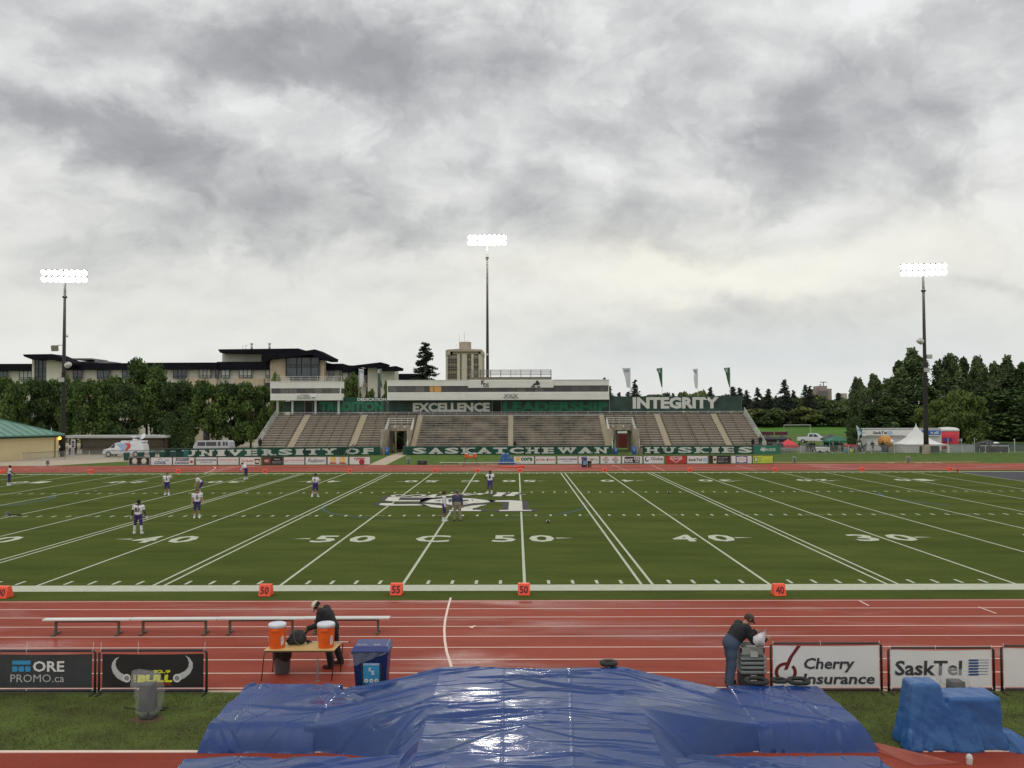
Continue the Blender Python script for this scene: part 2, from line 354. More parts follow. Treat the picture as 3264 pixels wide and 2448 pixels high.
sheet('running_track', -95, 95, -12.45, -2.62, .008, m_track)
sheet('runway', -60, 60, -24, -16.05, .008, m_track)
sheet('grass_strip', -60, 60, -16.05, -12.55, .006, m_lawn)
m_kerb = mat('concrete_edging', (.42, .36, .26), .9, .1, 5)
_k = MB(); _k.bb(-60, 60, -12.55, -12.45, 0, .03); tag(_k.build('track_kerb', m_kerb), kind='structure')
_k = MB(); _k.bb(-60, 60, -16.12, -16.02, 0, .022); tag(_k.build('runway_edging', m_tline), kind='structure')
sheet('turf_field', -71, 71, -2.62, 62.3, .010, m_turf)
ls = MB()
def strip(mb, x0, x1, y0, y1, z, mi=0): mb.flat([(x0, y0, z), (x1, y0, z), (x1, y1, z), (x0, y1, z)], mi)
Z1 = .016
strip(ls, -69, 69, -1.10, 0, Z1); strip(ls, -69, 69, FW, FW+.55, Z1)
for k in range(-11, 12):
    x = k*5*YD
    if abs(k) in (2, 4): 
        for d in (-.21, .21): strip(ls, x+d-.055, x+d+.055, 0, FW, Z1)
    else: strip(ls, x-.058, x+.058, 0, FW, Z1)
for k in range(-54, 55):
    if k % 5 == 0:
        if k % 5 == 0:
            for yy in (24*YD, 41*YD): strip(ls, k*YD-.6, k*YD+.6, yy-.035, yy+.035, Z1+.003)
        continue
    x = k*YD
    strip(ls, x-.06, x+.06, .18, .86, Z1); strip(ls, x-.06, x+.06, FW-.86, FW-.18, Z1)
    for yy in (24*YD, 41*YD): strip(ls, x-.075, x+.075, yy-.32, yy+.32, Z1)
tag(ls.build('field_lines', m_line), kind='structure')
nm = MB()
for k in range(-5, 6):
    x = k*10*YD if False else None
def fieldnum(x, ya, yb, flip, a, b, arrow):
    ux = -1 if flip else 1; h = yb-ya; z = Z1+.004
    def put(ch, cx, w):
        if flip: nm.text(ch, (cx+w/2, yb, z), (-1, 0, 0), (0, -1, 0), w, h, 0, .045)
        else: nm.text(ch, (cx-w/2, ya, z), (1, 0, 0), (0, 1, 0), w, h, 0, .045)
    if b is None: put(a, x, 1.75); return
    l, r = (b, a) if flip else (a, b)
    put(l, x-(.98 if l == '0' else .93), 1.30 if l == '0' else 1.2); put(r, x+(.98 if r == '0' else .93), 1.30 if r == '0' else 1.2)
    s = arrow; yc = (ya+yb)/2+(.1 if not flip else -.05)
    nm.flat([(x+s*1.72, yc-.16, z), (x+s*2.65, yc, z), (x+s*1.72, yc+.16, z)][::(1 if s > 0 else -1)])
for fl, ya, yb in ((False, 10.75, 13.1), (True, 47.8, 50.0)):
    fieldnum(0, ya, yb, fl, 'C', None, 0)
    for s in (-1, 1):
        for d, t in ((5, '50'), (15, '40'), (25, '30'), (35, '20'), (45, '10')): fieldnum(s*d*YD, ya, yb, fl, t[0], t[1], s)
tag(nm.build('field_numbers', m_line), kind='structure')
# end zone
ez = MB(); strip(ez, 50.35, 68.6, .05, FW-.05, .014); tag(ez.build('end_zone', mat('dark_turf', (.035, .035, .042), .9, .2, .6, .3, 60)), kind='structure')
# blue arcs worn into the turf
ar = MB()
def arc(cx, cy, r, a0, a1, w, n=40):
    for i in range(n):
        t0 = R(a0+(a1-a0)*i/n); t1 = R(a0+(a1-a0)*(i+1)/n)
        ar.flat([(cx+(r-w/2)*math.cos(t0), cy+(r-w/2)*math.sin(t0), .013), (cx+(r+w/2)*math.cos(t0), cy+(r+w/2)*math.sin(t0), .013), (cx+(r+w/2)*math.cos(t1), cy+(r+w/2)*math.sin(t1), .013), (cx+(r-w/2)*math.cos(t1), cy+(r-w/2)*math.sin(t1), .013)])
arc(0, 28.3, 9.05, 178, 240, .11); arc(0, 28.3, 9.05, 318, 372, .11); arc(0, 28.3, 9.05, 240, 318, .05)
arc(41.3, 32.5, 9.3, 155, 215, .16); arc(-40.2, 31.6, 9.3, -35, 30, .18)
tag(ar.build('field_circle', mat('worn_blue_paint', (.035, .085, .19), .9, .3, 2.)), kind='structure')
# painted emblem in midfield: dark backing then white shapes, as flat paint on the turf
m_blk = mat('black_turf_paint', (.028, .026, .026), .9, .2, 3.); m_wht = mat('white_turf_paint', (.58, .56, .47), .9, .10, 4.)
lg = MB()
def Z1c(x, y): return 1180+x/8.193, 1560+y/8.193
def Z2c(x, y): return 1430+x/7.373, 1560+y/7.373
def gp(pts, fn, mi, z): 
    q = [G(*fn(x, y), z) for x, y in pts]; a = sum(q[i][0]*q[(i+1) % len(q)][1]-q[(i+1) % len(q)][0]*q[i][1] for i in range(len(q)))
    if a < 0: q = q[::-1]
    lg.flat([(x, y, z) for x, y in q], mi)
zb, zw, zt = .021, .026, .031
gp([(230, 298), (345, 195), (560, 180), (1500, 175), (1820, 240), (1480, 270), (1240, 380), (1400, 385), (1420, 430), (1460, 415), (1000, 432), (300, 432), (60, 415), (140, 345), (620, 345), (620, 380), (800, 345), (1240, 345), (1290, 318), (700, 318)], Z1c, 0, zb)
gp([(385, 290), (480, 197), (800, 205), (720, 280), (1310, 283), (1295, 310), (640, 312)], Z1c, 1, zw)
gp([(228, 400), (275, 360), (620, 360), (600, 388), (1240, 385), (1395, 410), (1280, 418), (420, 422)], Z1c, 1, zw)
gp([(810, 205), (1560, 185), (1600, 210), (815, 212)], Z1c, 1, zw)
# dog head in the middle
hx = lambda x, y: (1150+x/2.949, 1500+y/2.949)
gp([(560, 275), (640, 250), (900, 245), (1120, 262), (1260, 282), (1210, 305), (1150, 330), (1060, 352), (900, 352), (800, 340), (740, 352), (640, 345), (590, 318), (555, 300)], hx, 0, zb)
gp([(600, 298), (660, 270), (900, 256), (1060, 262), (1180, 278), (1222, 294), (1130, 303), (1060, 305), (980, 318), (860, 322), (760, 312), (700, 302)], hx, 1, zw)
gp([(590, 312), (690, 322), (760, 330), (820, 336), (745, 350), (660, 342)], hx, 1, zw)
gp([(960, 344), (1040, 330), (1120, 322), (1190, 320), (1130, 332), (1080, 350), (1000, 352)], hx, 1, zw)
for q in ([(690, 284), (760, 276), (740, 290)], [(930, 276), (1000, 272), (1020, 284), (960, 290)], [(1040, 268), (1060, 276), (1045, 284)], [(640, 300), (760, 304), (800, 312), (690, 306)], [(820, 270), (860, 266), (850, 292), (830, 300)], [(930, 300), (1010, 302), (1000, 308), (940, 306)], [(1090, 288), (1105, 288), (1102, 294)]): gp(q, hx, 0, zt)
gp([(1075, 245), (1440, 240), (1720, 255), (1870, 270), (1890, 462), (2090, 462), (2085, 520), (1020, 524), (1065, 462), (1250, 462), (1280, 290), (1000, 310), (940, 245)], Z2c, 0, zb)
gp([(1085, 282), (1105, 258), (1440, 254), (1725, 268), (1738, 480), (1950, 482), (1948, 502), (1190, 508), (1195, 482), (1405, 480), (1420, 290), (1120, 290)], Z2c, 1, zw)
gp([(-10, 465), (560, 462), (580, 430), (735, 440), (720, 462), (920, 465), (900, 520), (-40, 515)], Z2c, 0, zb)
gp([(0, 505), (25, 482), (280, 480), (285, 430), (575, 430), (560, 480), (765, 482), (755, 508)], Z2c, 1, zw)
# brush script above
def stroke(pts, fn, w, mi, z):
    q = [Vector(G(*fn(x, y), z)) for x, y in pts]
    for i in range(len(q)-1):
        a, b = q[i], q[i+1]; d = (b-a).normalized(); a = a-d*.02*(i % 2); n = Vector((-d.y, d.x)); w0 = w[i] if isinstance(w, list) else w; w1 = w[i+1] if isinstance(w, list) else w; zz = z+.0012*(i % 4)
        lg.flat([(*(a-n*w0), zz), (*(b-n*w1), zz), (*(b+n*w1), zz), (*(a+n*w0), zz)], mi)
S_ = [(910, 150), (760, 135), (620, 150), (570, 170), (640, 190), (860, 180), (1100, 145), (1300, 132), (1430, 145), (1380, 168), (1200, 185), (1080, 178)]
for mi, z, k, dy in ((0, .0225, 1.7, 6), (1, .0275, 1., 0)):
    stroke([(x, y+dy) for x, y in S_], Z1c, .15*k, mi, z)
    stroke([(1520, 175+dy), (1700, 130+dy), (1600, 215+dy), (1800, 190+dy), (2150, 125+dy), (2280, 120+dy)], Z1c, .17*k, mi, z)
    stroke([(0, 150+dy), (140, 110+dy), (420, 100+dy), (520, 100+dy), (350, 120+dy), (420, 138+dy), (640, 105+dy), (760, 90+dy), (700, 125+dy), (790, 105+dy), (960, 85+dy)], Z2c, .13*k, mi, z)
    stroke([(1260, 70+dy), (1200, 110+dy), (1130, 160+dy)], Z2c, [.34*k, .28*k, .34*k], mi, z)
    stroke([(1600, 65+dy), (1510, 110+dy), (1430, 152+dy)], Z2c, [.34*k, .28*k, .32*k], mi, z)
    stroke([(1210, 112+dy), (1500, 112+dy), (1820, 117+dy)], Z2c, .10*k, mi, z)
tag(lg.build('field_emblem', [m_blk, m_wht]), kind='structure')
# track lanes
tl = MB()
for i in range(9):
    y = -2.80-i*1.178; strip(tl, -95, 95, y-.03, y+.03, .0125)
    y = 62.6+i*1.22
    if i in (0, 8): strip(tl, -95, 95, y-.02, y+.02, .0125)
cv = [G(1436.7, 1906), G(1426, 1945), G(1419, 1978), G(1416, 2009), G(1418, 2045), G(1424, 2080), G(1435, 2114), G(1446, 2150), G(1462, 2183)]
def poly(mb, p, w, z, mi=0):
    for (ax, ay), (bx, by) in zip(p, p[1:]):
        d = Vector((bx-ax, by-ay)).normalized(); n = Vector((-d.y, d.x))*w
        mb.flat([(ax-n.x, ay-n.y, z), (bx-n.x, by-n.y, z), (bx+n.x, by+n.y, z), (ax+n.x, ay+n.y, z)], mi)
poly(tl, cv[::-1], .035, .0155)
for a, b in (((2739, 1916), (2770, 1932)), ((3120, 1936), (3176, 1957)), ((1951, 1482), (2005, 1502)), ((2077, 1483), (2120, 1502)), ((2345, 1483), (2410, 1500)), ((655, 1508), (745, 1486)), ((668, 1508), (765, 1486))):
    poly(tl, [G(*a), G(*b)][::-1], .03, .0155)
poly(tl, [G(652, 1508), G(676, 1500), G(688, 1492), G(682, 1487)], .045, .0155)
for px, py in ((78, 1497), (190, 1497), (270, 1498), (370, 1500)): poly(tl, [G(px, py), G(px+16, py-2)], .05, .0155)
a, b, c = G(1493, 1999), G(1518, 1994), G(1505, 2004)
tl.flat([(*c, .0155), (*b, .0155), (*a, .0155)])
for px in (2840, 2930, 2960, 2990): x, y = G(px, 1475.5); strip(tl, x-.45, x+.45, y-.2, y+.2, .0145+gz(x, y))
tag(tl.build('track_lines', m_tline), kind='structure')
# far grass verge with long-jump runway, path through the gap, paved yard on the left
sheet('grass_verge', -95, 95, 74.2, 95.5, .006, mat('verge_grass', (.075, .125, .022), .95, .25, .8, .4, 20, col2=(.055, .085, .02), spec=.1), 38, 12, gz)
def gpoly(name, pts, m, z):
    mb = MB(); q = [G(*p) for p in pts]
    a = sum(q[i][0]*q[(i+1) % len(q)][1]-q[(i+1) % len(q)][0]*q[i][1] for i in range(len(q)))
    if a < 0: q = q[::-1]
    mb.flat([(x, y, gz(x, y)+z) for x, y in q]); return tag(mb.build(name, m), kind='structure')
sheet('jump_runway', 30, 62, 76.3, 77.5, .012, mat('orange_rubber', (.40, .10, .05), .7, .15, 1), 20, 2, gz)
sheet('concrete_path', -13.9, -11.7, 74.2, 107.5, .014, m_sand, 2, 20, gz)
sheet('sand_patch', -3.0, 6.5, 75.0, 76.6, .012, mat('bare_soil', (.22, .15, .09), .95, .3, 1.), 8, 2, gz)
gp_ = MB(); 
sheet('gravel_yard', -95, -34, 86.5, 150, .013, m_sand, 12, 20, lambda x, y: gz(x, y))
mb = MB(); mb.flat([(-95, 74.3, .014), (-53, 74.3, .014), (-47, 82, .094), (-40, 86.5, .166), (-95, 86.5, .166)]); tag(mb.build('gravel_apron', m_sand), kind='structure')
sheet('asphalt_lane', 28, 90, 104, 122, .015, m_asph, 4, 4, gz)
# distant rising lawn is a brighter green
sheet('far_lawn', 20, 260, 200, 292, .02, mat('bright_lawn', (.085, .19, .03), .95, .15, .1, spec=.1), 12, 12, gz)
sheet('far_road', 20, 260, 296, 303, .03, m_asph, 6, 1, gz)
# lawn blades in the foreground strip
def blades():
    n = 52000; x = RNG.uniform(-9, 19, n); y = -16.0+3.42*RNG.random(n); h = RNG.uniform(.025, .065, n); a = RNG.uniform(0, 6.28, n); w = .006
    lx = RNG.normal(0, .02, n); ly = RNG.normal(0, .02, n)
    V = np.stack([np.stack([x-w*np.cos(a), y-w*np.sin(a), np.full(n, .005)], 1), np.stack([x+w*np.cos(a), y+w*np.sin(a), np.full(n, .005)], 1), np.stack([x+lx, y+ly, h], 1)], 1).reshape(-1, 3)
    o = mesh_np('lawn_grass', V, np.arange(3*n).reshape(-1, 3), mat('grass_blades', (.135, .175, .045), .8, .3, .8, island=.6, col2=(.05, .065, .022), spec=.1)); tag(o, 'short wet lawn grass between the track and the runway', 'grass', kind='stuff')
blades()
# ================================================================ grandstand
m_conc = mat('stand_concrete', (.36, .31, .235), .9, .22, 1.2, .3, 15, col2=(.24, .20, .155))
m_concd = mat('mottled_concrete', (.27, .225, .165), .9, .3, .42, .3, 15, col2=(.05, .042, .035))
m_plank = mat('weathered_plank', (.56, .53, .46), .6, .12, 1.5, col2=(.46, .43, .37), stretch=(.3, 1, 1))
m_alu = mat('aluminium', (.62, .61, .57), .42, .08, 2, metal=.35)
m_galv = mat('galvanised_rail', (.55, .56, .54), .5, .1, 3, metal=.3)
m_white = mat('white_siding', (.70, .69, .63), .6, .05, .6)
m_dkglass = mat('dark_window', (.035, .033, .034), .08, .3, .8, spec=.6)
YF, YB, NR = 95.5, 107.05, 15; DY = (YB-YF)/NR; Z0, DZ = 1.05, .338
XL, XR = -34., 40.6; PL = (-15.5, -11.7); PR = (18.3, 22.2)
gs = thing('grandstand', 'long grey concrete grandstand with aluminium bench rows across the field', 'grandstand', (3.3, YF, .2))
def tiers(mb, x0, x1, r0, mi, solid=True):
    for r in range(r0, NR):
        y0 = YF+r*DY; z = Z0+r*DZ; zb = .1 if solid else z-.5
        mb.bb(x0, x1, y0, (YB if solid else y0+DY+.15), (Z0+(r-1)*DZ if r > r0 and solid else zb), z, mi)
mb = MB()
tiers(mb, XL, PL[0], 0, 0); tiers(mb, PL[1], PR[0], 0, 1); tiers(mb, PR[1], XR, 0, 0)
tiers(mb, PL[0], PL[1], 10, 0, False); tiers(mb, PR[0], PR[1], 10, 0, False)
mb.build('concrete_tier', [m_conc, m_concd], gs)
# stair flights, lighter than the tiers
m_step = mat('worn_step_concrete', (.47, .41, .30), .9, .1, 3)
AIS = [(-29.6, -28.6, 0), (-20.5, -19.5, 0), (-11.4, -10.6, 1), (3.0, 3.8, 1), (17.4, 18.2, 1), (26.2, 27.1, 0), (35.2, 36.1, 0)]
for x0, x1, c in AIS:
    s = MB()
    for r in range(NR):
        y0 = YF+r*DY; z = Z0+r*DZ
        s.bb(x0, x1, y0-.03, y0+DY-.03, z-.3, z+.012); s.bb(x0+.02, x1-.02, y0+DY/2, y0+DY-.04, z, z+DZ/2)
    s.build('stair_flight', m_step, gs)
SEC = [(-33.7, -29.7, 0), (-28.5, -20.6, 0), (-19.4, -15.6, 0), (-10.5, 2.9, 1), (3.9, 17.3, 1), (22.3, 26.1, 0), (27.2, 30.85, 0), (31.05, 35.1, 0), (36.2, 40.3, 0)]
cnt = 0; rest = MB()
for r in range(NR):
    y0 = YF+r*DY; z = Z0+r*DZ
    for x0, x1, c in SEC:
        if r >= 10 and x0 == -19.4: x1 = -11.5
        if r >= 10 and x0 == 22.3: x0 = 18.3
        cnt += 1; q = MB() if cnt <= 100 else rest
        if c:
            q.bb(x0, x1, y0+.36, y0+.58, z+.395, z+.43, 0)
            k = max(2, int((x1-x0)/1.95))
            for i in range(k+1): xx = x0+.05+(x1-x0-.1)*i/k; q.bb(xx-.02, xx+.02, y0+.37, y0+.6, z, z+.395, 1); q.bb(xx-.02, xx+.02, y0+.59, y0+.62, z+.2, z+.45, 0)
        else:
            q.bb(x0, x1, y0+.34, y0+.60, z+.385, z+.43, 0); q.bb(x0, x1, y0+.62, y0+.65, z+.06, z+.25, 1)
            k = max(2, int((x1-x0)/1.4))
            for i in range(k+1): xx = x0+.05+(x1-x0-.1)*i/k; q.bb(xx-.03, xx+.03, y0+.42, y0+.61, z+.1, z+.385, 2)
        if cnt <= 100: q.build('bench_plank', [m_alu if c else m_plank, mat('brown_riser', (.27, .22, .175), .8), mat('bench_bracket', (.05, .045, .04), .7)], gs)
tag(rest.build('bench_planks', [mat('upper_plank', (.50, .47, .40), .6, .1), MATS['brown_riser'], MATS['bench_bracket']], gs), kind='stuff')
# portals: header beam, side rails, solid side walls
def portal(x0, x1, name):
    p = MB(); zc = Z0+10*DZ
    p.bb(x0, x1, YF+10*DY-.1, YF+10*DY+.25, zc-.9, zc+.05)
    p.bb(x0-.12, x0+.12, YF+.2, YB, .2, zc-.6); p.bb(x1-.12, x1+.12, YF+.2, YB, .2, zc-.6)
    p.bb(x0+.9, x0+1.15, YB-4, YB-3.8, .2, zc-.5); p.bb(x1-.5, x1-.3, YB-2, YB-1.8, .2, zc-.5)
    p.build('portal_frame', m_conc, gs)
    s = MB()
    for sx in (x0-.05, x1+.05):
        a = (sx, YF-.3, Z0+.1); b = (sx, YF+10*DY, zc+.1)
        for h in (.12, .55, 1.0): s.tube([(a[0], a[1], a[2]+h), (b[0], b[1], b[2]+h)], .05, 6)
        for i in range(9): t = i/8; s.tube([(sx, a[1]+(b[1]-a[1])*t, a[2]+(b[2]-a[2])*t-.1), (sx, a[1]+(b[1]-a[1])*t, a[2]+(b[2]-a[2])*t+1.0)], .035, 6)
    for h in (.35, .7, 1.05): s.tube([(x0, YF+10*DY, zc+h), (x1, YF+10*DY, zc+h)], .04, 6)
    for i in range(5): xx = x0+(x1-x0)*i/4; s.tube([(xx, YF+10*DY, zc), (xx, YF+10*DY, zc+1.05)], .035, 6)
    s.build('guard_rail', m_galv, gs)
    w = MB(); side = x1 if name == 'l' else x0
    w.prism([(YF-.3, Z0), (YF+10*DY, zc), (YF+10*DY, zc+.9), (YF-.3, Z0+.9)], (side-.08, 0, 0), (0, 1, 0), (0, 0, 1), (1, 0, 0), .16); w.build('side_panel', mat('white_panel', (.72, .71, .66), .6), gs)
    for i, dx in enumerate((.9, 2.5)):
        f = MB(); f.tube([(x0+dx, YF+10*DY-.15, zc-.1), (x0+dx, YF+10*DY-.5, zc-.2)], .04, 6); f.lathe([(.03, .1), (.14, 0), (.16, -.18), (.02, -.2)], (x0+dx, YF+10*DY-.5, zc-.2), 10); f.build('lamp_shade', m_galv, gs)
portal(*PL, 'l'); portal(*PR, 'r')
# sloping end railings
for sx in (XL-.1, XR+.1):
    s = MB()
    for h in (.15, .5, .85, 1.2): s.tube([(sx, YF-.2, Z0-.3+h), (sx, YB+.2, Z0+NR*DZ-.3+h)], .04, 6)
    for i in range(16): t = i/15; y = YF-.2+(YB+.2-YF+.2)*t; z = Z0-.3+NR*DZ*t; s.tube([(sx, y, z-.3), (sx, y, z+1.2)], .035, 6)
    s.build('end_railing', m_galv, gs)
s = MB(); zt = Z0+NR*DZ
for h in (.25, .5): s.tube([(XL, YB+.1, zt+h-.2), (XR, YB+.1, zt+h-.2)], .04, 6)
s.bb(XL, XR, YB, YB+3.4, zt-.35, zt-.12)
for i in range(40): x = XL+(XR-XL)*i/39; s.tube([(x, YB+.1, zt-.2), (x, YB+.1, zt+.3)], .03, 5)
for x in np.linspace(XL+.3, XR-.3, 16): s.bb(x-.15, x+.15, YB+2.9, YB+3.2, .2, zt-.35)
s.build('top_walkway', m_galv, gs)
s = MB(); s.bb(XL+1.2, -16.5, YB+3.5, YB+3.7, zt-.4, 8.38); s.bb(-16.0, 18.8, YB+2.6, YB+2.8, zt-.4, 8.38); s.build('rear_wall', mat('dark_rear_wall', (.05, .048, .042), .9, .3, .6), gs)
# ---------------------------------------------------------------- press boxes
def siding(mb, x0, x1, y, z0, z1, mi=0, n=None):
    n = n or max(2, round((z1-z0)/.2)); d = (z1-z0)/n
    for i in range(n): mb.add([(x0, y, z0+i*d), (x1, y, z0+i*d), (x1, y+.035, z0+(i+1)*d-.012), (x0, y+.035, z0+(i+1)*d-.012), (x0, y+.03, z0+(i+1)*d), (x1, y+.03, z0+(i+1)*d)], [(0, 1, 2, 3), (3, 2, 5, 4)], mi)
YP = 106.0
def pressbox(label, x0, x1, z0, zw0, zw1, z1, seed, nwin):
    t = thing('press_box', label, 'press box', ((x0+x1)/2, YP, z0)); b = MB()
    b.bb(x0, x1, YP+.04, YP+3., z0, zw0); b.bb(x0, x1, YP+.04, YP+3., zw1, z1); b.bb(x0, x1, YP+.5, YP+3., zw0, zw1, 1); b.bb(x0, x0+.12, YP+.04, YP+.5, zw0, zw1, 2); b.bb(x1-.12, x1, YP+.04, YP+.5, zw0, zw1, 2)
    siding(b, x0, x1, YP, z0+.02, zw0); siding(b, x0, x1, YP, zw1, z1-.06)
    b.bb(x0-.05, x1+.05, YP-.05, YP+3.05, z1-.06, z1+.04, 0); b.bb(x0-.03, x1+.03, YP-.03, YP+3.03, z0-.06, z0, 0)
    b.build('wall', [m_white, mat('press_box_interior', (.05, .045, .042), .9), mat('white_trim', (.72, .71, .64), .6)], t)
    rr = random.Random(seed); w = (x1-x0-.24)/nwin
    for i in range(nwin):
        p = MB(); xa = x0+.12+i*w; tone = rr.choice([0, 0, 1, 1, 2])
        p.bb(xa+.05, xa+w-.05, YP+.12, YP+.15, zw0+.03, zw1-.03, 0); 
        f = p.build('window', [m_dkglass, mat('tinted_window', (.075, .065, .06), .1, .3), mat('smoky_window', (.12, .11, .10), .12, .3)][tone:tone+1], t)
        q = MB(); q.bb(xa-.04, xa+.05, YP+.06, YP+.18, zw0, zw1); q.build('frame', mat('brown_frame', (.09, .07, .06), .6), f)
    return t
pb1 = pressbox('small white press box on columns at the left end of the grandstand', -34.8, -23.65, 8.45, 9.45, 10.3, 11.35, 3, 8)
c = MB()
for x in (-34., -31.6, -24.2, -27.9): c.bb(x-.15, x+.15, YP+1.2, YP+1.5, 6.1, 8.4)
c.build('column', m_galv, pb1)
s = MB(); 
for h in (.3, .6, .9): s.tube([(-34.6, YP+2.9, 11.4+h), (-24, YP+2.9, 11.4+h)], .03, 5)
for i in range(9): s.tube([(-34.6+i*1.32, YP+2.9, 11.4), (-34.6+i*1.32, YP+2.9, 12.3)], .025, 5)
s.build('roof_railing', m_galv, pb1)
pb2 = pressbox('wide white press box with two logos above the middle of the grandstand', -16.25, 19.0, 8.4, 9.6, 10.6, 11.5, 5, 24)
b = MB(); xa, za = A(1492, 1212, YP-.25); xb, zb_ = A(1764, 1235, YP-.25); siding(b, xa, xb, YP-.25, zb_, za+.05); b.bb(xa, xb, YP-.21, YP+.03, zb_, za+.05)
_, z3 = A(1600, 1251, YP-.2); siding(b, xa, xb, YP-.22, 8.38, z3, 0); b.bb(xa, xb, YP-.18, YP+.03, 8.38, z3)
b.build('upper_band', m_white, pb2)
def at2(px, py, Y): x, z = A(px, py, Y); return (x, Y, z)
em = MB(); yq = YP-.3
em.text('K', at2(1534, 1226, yq), (1, 0, 0), (0, 0, 1), .6, .75, 0, .05); em.text('OS', at2(1540, 1234, yq-.01), (1, 0, 0), (0, 0, 1), .9, .65, 0, .04)
em.build('letter_emblem', mat('black_print', (.03, .03, .03), .6), pb2)
em = MB()
for px, w in ((1610, 8), (1632, 8), (1646, 6)):
    x, y, z = at2(px, 1268, yq)
em.text('XXX', at2(1606, 1266, yq), (1, 0, 0), (0, 0, 1), 2.2, .5, 0, .02); em.text('HALL OF CHAMPIONS', at2(1604, 1270, yq), (1, 0, 0), (0, 0, 1), 2.4, .2, 0, .03)
em.build('champions_lettering', mat('grey_print', (.16, .16, .15), .6), pb2)
em = MB(); x, y, z = at2(1695, 1233, yq)
em.prism([(0, .1), (.35, .55), (.62, .6), (.7, .95), (.95, 1.05), (1.1, .75), (1.3, .6), (1.25, .3), (1.05, .35), (.9, .2), (.7, .35), (.5, .25)], (x, y, z), (1, 0, 0), (0, 0, 1), (0, -1, 0), .01); em.bb(x-.1, x+.55, y-.02, y, z-.05, z+.1); em.bb(x+.85, x+1.35, y-.02, y, z-.05, z+.1)
em.build('dog_emblem', MATS['black_print'], pb2)
dk = MB(); xa, z0_ = A(1498, 1211, YP+1.0); xb, _ = A(1758, 1211, YP+1.); dk.bb(xa, xb, YP+.9, YP+3, z0_-.05, z0_+.45); dk.build('roof_deck', mat('deck_timber', (.16, .14, .11), .8), pb2)
rl = MB(); zt = z0_+.45
for h in (.4, .65, .9, 1.15): 
    for yy in (YP+1, YP+2.9): rl.tube([(xa+.05, yy, zt+h), (xb-.05, yy, zt+h)], .028, 5)
for i in range(9):
    x = xa+.05+(xb-xa-.1)*i/8
    for yy in (YP+1, YP+2.9): rl.tube([(x, yy, zt), (x, yy, zt+1.15)], .04, 5)
for h in (.4, .65, .9, 1.15): rl.tube([(xb-.05, YP+1, zt+h), (xb-.05, YP+2.9, zt+h)], .028, 5)
rl.build('deck_railing', mat('dark_railing', (.14, .14, .13), .5), pb2)
dkx0, dkx1, dkz = xa, xb, zt
ox = A(1388, 1240, YP)[0]; ob = MB(); ob.bb(ox-.9, ox+.9, YP+.10, YP+.115, 9.65, 10.55); ob.build('lit_window', mat('lit_room', (.42, .22, .06), .6, emit=.25), pb2)
t = thing('chair', 'lone grey chair on the press box roof deck', 'chair', (A(1640, 1190, YP+2)[0], YP+2, dkz)); x = A(1640, 1190, YP+2)[0]; q = MB()
q.bb(x-.25, x+.2, YP+1.8, YP+2.2, dkz+.42, dkz+.47); q.build('seat', m_galv, t); q = MB(); q.bb(x+.14, x+.19, YP+1.8, YP+2.2, dkz+.6, dkz+.95); q.build('backrest', mat('dark_plastic', (.08, .08, .08), .6), t)
for dx in (-.22, .18):
    q = MB(); q.tube([(x+dx, YP+1.82, dkz), (x+dx, YP+1.82, dkz+.43)], .015, 5); q.tube([(x+dx, YP+2.18, dkz), (x+dx, YP+2.18, dkz+.43)], .015, 5); q.build('leg', m_galv, t)
# lotteries sign on the small box
t = MB(); a = at2(943, 1272, YP-.06); b2 = at2(1009, 1254, YP-.06); t.bb(a[0], b2[0], YP-.06, YP-.02, a[2], b2[2]); w = b2[0]-a[0]; h = b2[2]-a[2]; o = (a[0], YP-.066, a[2])
t.text('LOTTERIES', (a[0]+w*.05, YP-.066, a[2]+h*.38), (1, 0, 0), (0, 0, 1), w*.62, h*.34, 1, .05, .2); t.text('Saskatchewan', (a[0]+w*.2, YP-.066, a[2]+h*.8), (1, 0, 0), (0, 0, 1), w*.4, h*.13, 1, .02)
t.bb(a[0]+w*.05, a[0]+w*.72, YP-.07, YP-.062, a[2]+h*.1, a[2]+h*.28, 2); t.prism([(w*.72, h*.3), (w*.97, h*.3), (w*.92, h*.12), (w*.8, h*.12)], o, (1, 0, 0), (0, 0, 1), (0, -1, 0), .005, 1)
tag(t.build('sign', [mat('sign_white', (.74, .73, .68), .5, .03), MATS['black_print'], mat('sign_green', (.02, .11, .06), .5)]), 'white sponsor sign reading LOTTERIES on the small press box', 'sign')
# ---------------------------------------------------------------- windscreen banners along the top
m_gdark = mat('dark_green_mesh', (.030, .062, .048), .8, .25, .5, col2=(.018, .03, .026)); m_glet = mat('green_lettering', (.018, .16, .075), .8, .15, 1.5, col2=(.018, .11, .055)); m_wlet = mat('white_lettering', (.56, .56, .51), .7, .08, 1.5)
m_gban = mat('green_banner', (.022, .085, .058), .8, .25, .35, col2=(.022, .04, .034), spec=.15)
YW = 107.5
def screen(label, px0, px1, py0, py1, texts, m0=m_gdark, extra=None, Y=YW):
    a = at2(px0, py1, Y); b = at2(px1, py0, Y); mb = MB(); mb.bb(a[0], b[0], Y, Y+.04, a[2], b[2], 0)
    for t, x0, x1, y0, y1, mi in texts:
        p = at2(x0, y1, Y-.012); q = at2(x1, y0, Y-.012); mb.text(t, p, (1, 0, 0), (0, 0, 1), q[0]-p[0], q[2]-p[2], mi, .09)
    if extra: extra(mb)
    th = thing('windscreen', label, 'banner', ((a[0]+b[0])/2, Y, a[2])); mb.build('fabric', [m0, m_glet, m_wlet, m_gban], th)
    fr = MB(); n = max(2, int((b[0]-a[0])/3.2))
    for i in range(n+1): x = a[0]+(b[0]-a[0])*i/n; fr.tube([(x, Y+.08, a[2]-.2), (x, Y+.08, b[2]+.02)], .04, 5)
    fr.build('post', m_galv, th); return th
